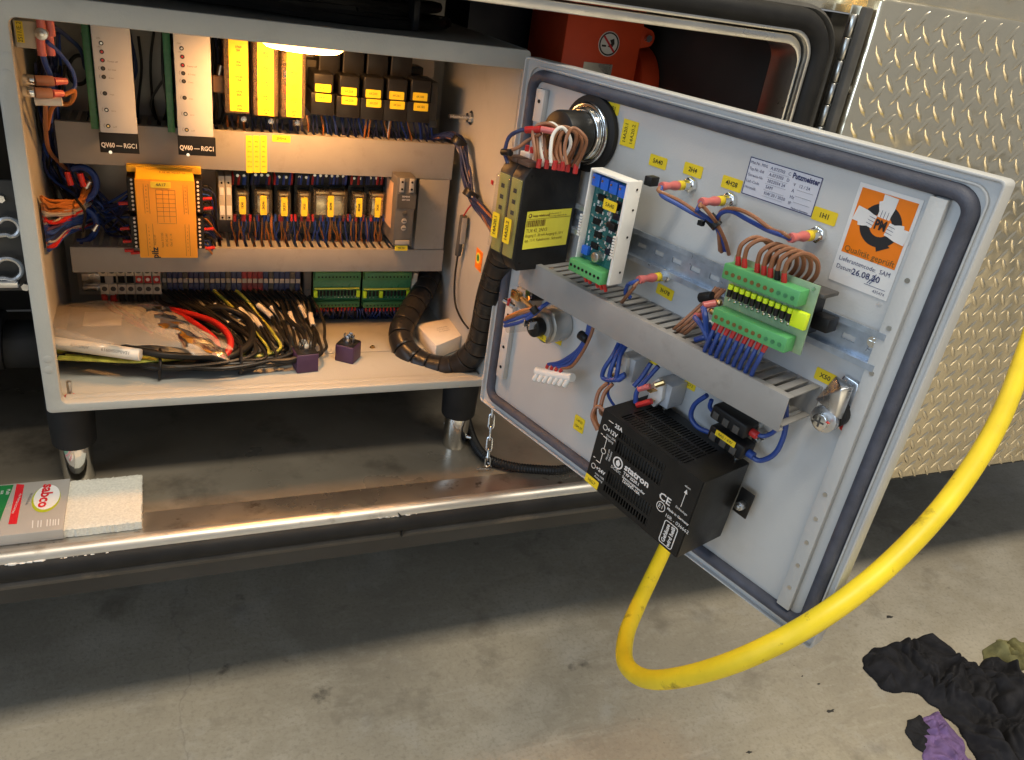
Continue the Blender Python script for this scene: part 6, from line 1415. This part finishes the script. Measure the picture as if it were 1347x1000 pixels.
# ------------------------------------------------------------------ horn
c = DR(779, 176, 0.0); x, z = c.x, c.z
T = Thing('warning_horn', 'round chrome-ringed horn with black can behind the transmitters', 'horn', (x, 0, z), DOOR)
T.part('flange', MB().cyl((x, -0.0003, z), (x, -0.008, z), 0.0440, n=40), rubber, bevel=0.002)
T.part('chrome_ring', MB().ring([(x + 0.036 * math.cos(2 * PI * k / 36), z + 0.036 * math.sin(2 * PI * k / 36)) for k in range(36)], [(x + 0.029 * math.cos(2 * PI * k / 36), z + 0.029 * math.sin(2 * PI * k / 36)) for k in range(36)], -0.014, -0.0082), chrome, bevel=0.002)
T.part('rim', MB().cyl((x, -0.0142, z), (x, -0.020, z), 0.0310, 0.029, n=36), chrome, bevel=0.0015)
T.part('can', MB().cyl((x, -0.0202, z), (x, -0.056, z), 0.0265, n=36), blackm, bevel=0.003)
T.part('clip', MB().box(x - 0.015, x + 0.018, -0.034, -0.0285, z - 0.036, z - 0.0275), zinc, bevel=0.0008)
# ------------------------------------------------------------------ key switch, sounder and relay sockets near the hinge
T = Thing('toggle_switch', 'metal toggle switch with soldered terminals beneath the door duct', 'switch', (0.11, 0, 0.20), DOOR)
c = DR(683, 402, 0.03)
T.part('body', MB().box(c.x - 0.010, c.x + 0.012, -0.030, -0.0005, c.z - 0.004, c.z + 0.024), greyp, bevel=0.001)
T.part('frame', MB().box(c.x - 0.012, c.x + 0.004, -0.038, -0.0305, c.z + 0.008, c.z + 0.020), brass, bevel=0.001)
T.part('lug', MB().cyl(DR(676, 404, 0.05), DR(662, 394, 0.06), 0.0035, n=8), zinc); T.part('lug', MB().cyl(DR(686, 392, 0.05), DR(706, 410, 0.05), 0.0028, n=8), brass)
T.part('plunger', MB().cyl(DR(697, 388, 0.045), DR(714, 388, 0.02), 0.0078, n=16), blackp, bevel=0.001); T.part('plunger_ring', MB().cyl(DR(694, 388, 0.048), DR(697, 388, 0.045), 0.0080, n=16), chrome)
T.part('ring_terminal', MB().cyl(DR(668, 397, 0.058), DR(671, 398, 0.056), 0.0052, n=14), redp)
T = Thing('sounder', 'round metal sounder with yellow tag beneath the door duct', 'sounder', (0.165, 0, 0.19), DOOR)
c = DR(738, 424, 0.0); x, z = c.x, c.z
T.part('can', MB().cyl((x, -0.0005, z), (x, -0.030, z), 0.0240, n=32), steel, bevel=0.002)
T.part('neck', MB().cyl((x, -0.0302, z), (x, -0.036, z), 0.0185, n=28), greyp, bevel=0.001)
T.part('terminal_cap', MB().cyl((x, -0.0362, z), (x, -0.050, z), 0.0125, n=24), blackp, bevel=0.0015)
for dx in (-0.004, 0.006): T.part('contact', MB().box(x + dx - 0.0008, x + dx + 0.0008, -0.062, -0.050, z + 0.002, z + 0.012), zinc)
c = DR(735, 427, 0.031); label_on(T, x + 0.006, -0.0364, z - 0.0125, 0.016, 0.0085, '3P5', th=0.0036)
T = Thing('sounder_wires', 'brown and blue wires crossing to the sounder near the hinge', 'wires', (0.12, -0.05, 0.19), DOOR)
W(dorp([(664, 424, 0.06), (680, 419, 0.06), (700, 412, 0.055), (712, 404, 0.05), (728, 394, 0.035), (740, 388, 0.02)]), 0.0024, blue); W(dorp([(664, 429, 0.06), (684, 424, 0.06), (702, 414, 0.055), (716, 402, 0.045), (738, 390, 0.022)]), 0.0024, blue)
W(dorp([(664, 421, 0.062), (682, 413, 0.06), (702, 408, 0.052), (720, 400, 0.04)]), 0.0022, brown); W(dorp([(666, 418, 0.063), (684, 410, 0.06), (702, 405, 0.052)]), 0.0022, orangew)
T.part('cable_tie', MB().cyl(DR(700, 404, 0.058), DR(706, 412, 0.055), 0.0052, n=10), blackp, bevel=0.0006)
T.part('shroud', MB().cyl(DR(668, 433, 0.058), DR(700, 430, 0.05), 0.0055, n=12), clear)
# ------------------------------------------------------------------ white plug housing hanging on blue wires
T = Thing('plug_housing', 'white six-pole plug housing hanging on blue wires below the duct', 'connector', (0.18, -0.03, 0.12), DOOR)
a_ = DR(705, 491, 0.035); b_ = DR(752, 500, 0.035); d = (b_ - a_); 
for k in range(7):
    p = a_ + d * (k + 0.5) / 7
    pc = T.part('pole', MB().cyl(p + Vector((0.002, 0, 0.006)), p + Vector((-0.004, -0.002, -0.011)), 0.0036, n=10), white, bevel=0.0006)
    T.part('pole_mouth', MB().cyl(p + Vector((-0.0041, -0.002, -0.0112)), p + Vector((-0.0045, -0.0022, -0.0122)), 0.0022, n=8), greyp, pc)
T.part('shell', MB().tube([a_ + Vector((0, 0.001, 0.003)), b_ + Vector((0, 0.001, 0.003))], 0.0058, 10, smooth=False), white)
for k in range(4):
    p = DR(719 + 6 * k, 484 + 1.7 * k, 0.036)
    T.part('ferrule', MB().cyl(p, p + Vector((0.002, 0, 0.006)), 0.0023, n=8), redp)
    T.part('wire', MB().tube([p + Vector((0.002, 0, 0.006))] + dorp([(737 + 5 * k, 476 + 2 * k, 0.035), (758 + 2.4 * k, 462 + k, 0.035), (770 + 2 * k, 444, 0.032), (775 + 2.2 * k, 424 + k, 0.03)]), 0.0022, 8), brown if k == 3 else blue)
c = DR(768, 443, 0.033); T.part('cable_tie', MB().cyl(c + Vector((-0.007, 0, 0)), c + Vector((0.007, 0, -0.001)), 0.0060, n=12), blackp, bevel=0.0008)
# ------------------------------------------------------------------ rotary switches with white bodies
def rocker(label, px, py, tx):
    T = Thing('rocker_switch', label, 'switch', DR(px, py, 0.0), DOOR, 'white rocker switches under the door duct')
    c = DR(px, py, 0.0); x, z = c.x, c.z
    T.part('body', MB().box(x - 0.014, x + 0.010, -0.028, -0.0005, z - 0.014, z + 0.015), greyp if False else cardgrey, bevel=0.0012)
    T.part('face', MB().prism([(x - 0.0155, z - 0.014), (x - 0.004, z - 0.017), (x + 0.004, z - 0.004), (x + 0.002, z + 0.015), (x - 0.008, z + 0.019), (x - 0.015, z + 0.008)], -0.034, -0.0283), white, bevel=0.001)
    T.part('lug', MB().box(x - 0.010, x - 0.004, -0.046, -0.0342, z - 0.009, z - 0.0075).box(x - 0.010, x - 0.004, -0.046, -0.0342, z + 0.004, z + 0.0055), brass, bevel=0.0004)
    label_on(T, x + 0.013, -0.0003, z + 0.013, 0.016, 0.010, tx, th=0.0036)
    return T
rocker('white rocker switch beside the blue wire loop under the door duct', 846, 480, '2S1')
rocker('white rocker switch just above the black converter', 893, 513, '2S72')
T = Thing('switch_wires', 'blue and brown wires looping to the two white rocker switches', 'wires', (0.3, -0.05, 0.17), DOOR)
for k in range(3):
    W(dorp([(814 + 5 * k, 452 + k, 0.035), (806 + 5 * k, 468, 0.045), (795 + 9 * k, 485, 0.05), (793 + 9 * k, 497, 0.05), (806 + 4 * k, 500, 0.05), (822, 492 + k, 0.046)]), 0.0028, blue)
W(dorp([(856, 478, 0.04), (845, 495, 0.045), (834, 508, 0.05)]), 0.0028, blue); W(dorp([(866, 482, 0.04), (850, 500, 0.046), (838, 515, 0.05), (836, 530, 0.05)]), 0.0028, blue)
W(dorp([(855, 508, 0.046), (840, 512, 0.05)]), 0.0034, pink); W(dorp([(857, 528, 0.046), (838, 533, 0.05)]), 0.0034, redp); W(dorp([(862, 507, 0.045), (874, 503, 0.04)]), 0.0032, brass)
W(dorp([(800, 503, 0.05), (788, 515, 0.055), (783, 535, 0.06), (784, 555, 0.065), (792, 565, 0.06)]), 0.0024, brown); W(dorp([(806, 505, 0.05), (795, 518, 0.055), (790, 540, 0.06), (795, 548, 0.055)]), 0.0024, brown)
W(dorp([(800, 545, 0.06), (786, 535, 0.065), (779, 548, 0.07), (786, 566, 0.07)]), 0.0024, brown); W(dorp([(802, 505, 0.05), (800, 520, 0.05), (812, 540, 0.04)]), 0.0018, blue)
# ------------------------------------------------------------------ two black connector blocks
for k, (px, py) in enumerate(((966, 553), (962, 580))):
    c = DR(px, py, 0.025)
    T = Thing('connector_block', ['upper black connector block under the duct end', 'lower black connector block with yellow label under the duct end'][k], 'connector', (c.x, -0.01, c.z - 0.01), DOOR, 'black connector blocks')
    MXc = Matrix.Translation(c) @ Matrix.Rotation(math.radians(4), 4, 'Y')
    T.part('body', MB().box(-0.024, 0.022, -0.010, 0.012, -0.008, 0.0085, mat=MXc), blackp, bevel=0.0025, seg=3)
    for i in range(3): T.part('key_slot', MB().box(-0.020 + 0.0135 * i, -0.0125 + 0.0135 * i, -0.0116, -0.0101, -0.0062, 0.0025, mat=MXc), darkp, bevel=0.0004)
    T.part('collar', MB().cyl(MXc @ Vector((0.0222, 0, 0)), MXc @ Vector((0.030, 0, 0)), 0.0045, n=12), redp if k == 0 else blue, bevel=0.0005)
    if k:
        p = MXc @ Vector((-0.001, -0.0103, 0.0052)); label_on(T, p.x, p.y - 0.0016, p.z + 0.0005, 0.026, 0.0068, '4A5 / 4W', th=0.0034, roll=-0.07)
T = Thing('connector_wires', 'blue wires looping around the black connector blocks', 'wires', (0.46, -0.03, 0.19), DOOR)
W(dorp([(930, 520, 0.03), (914, 532, 0.03), (909, 548, 0.03), (918, 562, 0.03), (936, 570, 0.028)]), 0.0028, blue); W(dorp([(936, 526, 0.03), (934, 536, 0.028), (942, 545, 0.025)]), 0.0024, blue)
W(dorp([(985, 598, 0.025), (1000, 606, 0.022), (1020, 596, 0.02), (1032, 570, 0.02), (1034, 545, 0.03), (1033, 528, 0.035)]), 0.0028, blue); W(dorp([(990, 568, 0.025), (1004, 574, 0.02), (1018, 568, 0.018), (1028, 556, 0.02)]), 0.0024, blue)
for px, py in ((995, 562), (1002, 575), (992, 580)): T.part('screw', MB().cyl(DR(px, py, 0.010), DR(px, py, 0.010) + Vector((0, 0.0095, 0)), 0.0036, n=10), steel, bevel=0.0005)
# ------------------------------------------------------------------ cam latch
c = DR(1108, 540, 0.0); x, z = c.x, c.z
T = Thing('cam_latch', 'zinc cam latch with faceted tongue and screw on the door', 'latch', (x, 0, z), DOOR)
T.part('housing', MB().cyl((x, -0.0003, z), (x, -0.016, z), 0.0130, n=24), blackp, bevel=0.001)
T.part('base', MB().prism([(x - 0.012, z - 0.014), (x + 0.012, z - 0.018), (x + 0.016, z - 0.004), (x + 0.008, z + 0.034), (x - 0.008, z + 0.036), (x - 0.014, z + 0.010)], -0.006, -0.0004), zinc, bevel=0.0015)
A = [(x - 0.015, -0.017, z + 0.006), (x + 0.010, -0.017, z - 0.001), (x + 0.010, -0.017, z + 0.034), (x - 0.010, -0.017, z + 0.037), (x - 0.018, -0.024, z + 0.009), (x + 0.007, -0.026, z + 0.003), (x + 0.005, -0.030, z + 0.032)]
T.part('tongue', MB().add(A, [(0, 1, 5, 4), (1, 2, 6, 5), (2, 3, 6), (3, 0, 4), (3, 4, 6), (4, 5, 6), (0, 3, 2, 1)]), zinc, bevel=0.001)
T.part('tongue_ring', MB().cyl((x - 0.004, -0.0165, z - 0.006), (x - 0.004, -0.0245, z - 0.006), 0.0135, n=24), zinc, bevel=0.0015)
sc_ = T.part('screw', MB().cyl((x - 0.004, -0.0247, z - 0.007), (x - 0.004, -0.031, z - 0.007), 0.0080, n=20), chrome, bevel=0.001)
T.part('cross_recess', MB().box(x - 0.009, x + 0.001, -0.0315, -0.0311, z - 0.0078, z - 0.0062).box(x - 0.0048, x - 0.0032, -0.0317, -0.0312, z - 0.012, z - 0.002), darkp, sc_)
T.part('varnish', MB().ball((x + 0.002, -0.0296, z - 0.004), 0.0026, 8, sq=(1.6, 0.6, 0.5)), redp, sc_)
T.part('varnish', MB().ball((x + 0.009, -0.0062, z - 0.013), 0.0035, 8, sq=(1.2, 0.4, 1)), redp)
# ------------------------------------------------------------------ black voltage converter
wc = 0.090
q = [DR(px, py, wc) for px, py in ((795, 540), (926, 632), (888, 738), (770, 628))]
cc = (q[0] + q[1] + q[2] + q[3]) / 4
bw = ((q[1].x - q[0].x) + (q[2].x - q[3].x)) / 2; bh = ((q[0].z - q[3].z) + (q[1].z - q[2].z)) / 2; rot = math.radians(3.6)
T = Thing('voltage_converter', 'black ventilated voltage converter box with white print on the door', 'voltage converter', (cc.x, -0.012, cc.z - bh / 2), DOOR)
MC = Matrix.Translation((cc.x, 0, cc.z)) @ Matrix.Rotation(rot, 4, 'Y')
hw, hh = bw / 2, bh / 2
def cb(xa, xb, ya, yb_, za, zb, mb=None): return (mb or MB()).box(xa, xb, ya, yb_, za, zb, mat=MC)
# shell: panels with real slots
fr_ = MB(); yF, yB = -wc, -0.014; th_ = 0.0012
def slotted(front, slots_x, rows):
    """front: box builder over (a0,a1,b0,b1); rows: list of (b0,b1) slot rows; slots_x list of (a0,a1)"""
    pass
bx_ = MB()
# front face as strips around four slot rows
rows = [(0.30 * bh, 0.385 * bh), (0.115 * bh, 0.265 * bh), (-0.305 * bh, -0.155 * bh), (-0.435 * bh, -0.345 * bh)]
sx0, sx1, ns = -0.30 * bw, 0.17 * bw, 17
zz = hh
fronts = MB()
for (za, zb) in rows:
    cb(-hw, hw, yF, yF + th_, zb, zz, fronts); zz = za
    cb(-hw, sx0, yF, yF + th_, za, zb, fronts); cb(sx1 + 0.0005, hw, yF, yF + th_, za, zb, fronts)
    p = (sx1 - sx0) / ns
    for k in range(ns): cb(sx0 + k * p + p * 0.62, sx0 + (k + 1) * p, yF, yF + th_, za, zb, fronts)
cb(-hw, hw, yF, yF + th_, -hh, zz, fronts)
fp = T.part('front_panel', fronts, blackm)
tops = MB(); yy = yF + th_ + 0.0002; ty0, ty1 = yF + 0.006, yB - 0.010
cb(-hw, hw, yF + th_ + 0.0001, ty0, hh - th_, hh, tops)
nr_ = 3; rh = (ty1 - ty0) / nr_
for r_ in range(nr_):
    ya, yb2 = ty0 + r_ * rh, ty0 + (r_ + 1) * rh; ym = yb2 - rh * 0.16
    cb(-hw, -0.36 * bw, ya, yb2, hh - th_, hh, tops); cb(0.30 * bw, hw, ya, yb2, hh - th_, hh, tops); cb(-0.36 * bw, 0.30 * bw, ym, yb2, hh - th_, hh, tops)
    p = 0.66 * bw / 24
    for k in range(24): cb(-0.36 * bw + k * p + p * 0.55, -0.36 * bw + (k + 1) * p, ya, ym, hh - th_, hh, tops)
cb(-hw, hw, ty1, yB, hh - th_, hh, tops)
T.part('top_panel', tops, blackm)
T.part('side_panel', cb(hw + 0.0001, hw + 0.0013, yF + 0.0006, yB, -hh, hh), blackm, bevel=0.0005)
T.part('side_panel', cb(-hw - 0.0013, -hw - 0.0001, yF + 0.0006, yB, -hh, hh), blackm, bevel=0.0005)
T.part('bottom_panel', cb(-hw, hw, yF + th_ + 0.0002, yB, -hh, -hh + th_), blackm)
T.part('back_panel', cb(-hw, hw, yB, yB + 0.0012, -hh, hh), blackm)
T.part('inner_block', cb(-hw + 0.012, hw - 0.006, yF + 0.010, yB - 0.002, -hh + 0.008, hh - 0.010), darkp)
for sg in (-1, 1):
    br_ = T.part('bracket', cb(*( (hw + 0.002, hw + 0.020) if sg > 0 else (-hw - 0.016, -hw - 0.002)), -0.0135, -0.0115, -0.012, 0.020), blackm, bevel=0.0006)
    cb_ = MB(); p = MC @ Vector((sg * (hw + 0.011), -0.0136, 0.002)); T.part('bolt', MB().cyl(p, p - Vector((0, 0.007, 0)), 0.0055, n=6).cyl(p - Vector((0, 0.007, 0)), p - Vector((0, 0.011, 0)), 0.003, n=10), zinc, br_, bevel=0.0005)
for sx in (-0.30, 0.42): p = MC @ Vector((sx * bw, yB - 0.006, hh)); T.part('screw', MB().cyl(p, p + Vector((0, 0, 0.0012)), 0.0030, n=12), steel)
QC = MC.to_quaternion() @ Euler((PI / 2, 0, 0)).to_quaternion()
def ct(tx, x, z, h, roll=0, align='LEFT', bold=0.0, sx=1): T.text(tx, MC @ Vector((x * bw, yF - 0.0003, z * bh)), h, inkw, fp, roll, align, sx, rot=QC, bold=bold)
ct('25A', -0.36, 0.405, 0.0050, bold=0.0002); ct('+12V', -0.42, 0.300, 0.0052, bold=0.0002); ct('max.20A\nEingang', -0.415, 0.215, 0.0030)
ct('Minus am\nGeh\u00e4use', -0.335, 0.02, 0.0028, PI / 2, 'CENTER'); ct('+24V', -0.425, -0.235, 0.0048, bold=0.0002); ct('max.10A\nAusgang', -0.42, -0.325, 0.0030)
ct('statron', -0.165, 0.035, 0.0082, bold=0.00035, sx=1.12); ct('TYP 2229.1', -0.160, -0.042, 0.0038, bold=0.0002); ct('Spannungswandler', -0.160, -0.092, 0.0034, bold=0.0001); ct('12V/24V-10A', -0.150, -0.138, 0.0036, bold=0.00015); ct('DC/DC', -0.290, -0.080, 0.0036)
ct('CE', 0.20, 0.03, 0.0090, bold=0.0002, sx=1.1); ct('Made in Germany', 0.30, -0.045, 0.0030, bold=0.0001); ct('10R - 036662', 0.30, -0.130, 0.0044)
ct('oben', 0.40, 0.335, 0.0028, align='CENTER'); ct('Einbaulage', 0.415, 0.045, 0.0028, align='CENTER')
ct('Geh\u00e4use', 0.355, -0.325, 0.0050, PI / 2, 'CENTER', 0.0002); ct('wird hei\u00df', 0.405, -0.325, 0.0050, PI / 2, 'CENTER', 0.0002)
ct('E1', 0.245, -0.085, 0.0052, align='CENTER')
def cring(x, z, r0, r1, n=28):
    m = MB(); m.ring([(x * bw + r1 * math.cos(2 * PI * k / n), z * bh + r1 * math.sin(2 * PI * k / n)) for k in range(n)], [(x * bw + r0 * math.cos(2 * PI * k / n), z * bh + r0 * math.sin(2 * PI * k / n)) for k in range(n)], yF - 0.0004, yF - 0.0001)
    m.v = [MC @ p for p in m.v]; T.part('print', m, inkw, fp)
def cline(x0, z0, x1, z1, t=0.0004):
    T.part('print', MB().tube([MC @ Vector((x0 * bw, yF - 0.0002, z0 * bh)), MC @ Vector((x1 * bw, yF - 0.0002, z1 * bh))], t, 4), inkw, fp)
cring(-0.235, 0.015, 0.0058, 0.0074); cring(0.245, -0.085, 0.0052, 0.0060)
m = MB().prism([(-0.235 * bw - 0.003, 0.015 * bh + 0.001), (-0.235 * bw, 0.015 * bh + 0.0045), (-0.235 * bw + 0.0035, 0.015 * bh + 0.0005), (-0.235 * bw + 0.002, 0.015 * bh - 0.004), (-0.235 * bw - 0.002, 0.015 * bh - 0.0035)], yF - 0.0004, yF - 0.0001); m.v = [MC @ p for p in m.v]; T.part('print', m, inkw, fp)
cring(-0.445, 0.30, 0.0028, 0.0034); cring(-0.455, -0.24, 0.0028, 0.0034); cring(-0.40, 0.02, 0.0030, 0.0036)
for l in ((-0.44, 0.19, -0.40, 0.19), (-0.40, 0.19, -0.40, 0.06), (-0.40, -0.02, -0.40, -0.15), (-0.40, -0.15, -0.445, -0.15), (-0.48, -0.13, -0.46, -0.13), (-0.47, 0.20, -0.45, 0.20), (0.40, 0.08, 0.40, 0.28), (-0.43, 0.41, -0.38, 0.41)): cline(*l)
m = MB().prism([(0.40 * bw - 0.0022, 0.255 * bh), (0.40 * bw + 0.0022, 0.255 * bh), (0.40 * bw, 0.305 * bh)], yF - 0.0004, yF - 0.0001); m.v = [MC @ p for p in m.v]; T.part('print', m, inkw, fp)
m = MB().ring(rrect(0.315 * bw, 0.445 * bw, -0.47 * bh, -0.175 * bh, 0.003, 3), rrect(0.322 * bw, 0.438 * bw, -0.462 * bh, -0.183 * bh, 0.0022, 3), yF - 0.0004, yF - 0.0001); m.v = [MC @ p for p in m.v]; T.part('print', m, inkw, fp)
p = MC @ Vector((-0.43 * bw, yF - 0.0002, -0.44 * bh)); label_on(T, p.x, p.y, p.z, 0.0215, 0.0105, '10G7', th=0.0042, roll=-rot)
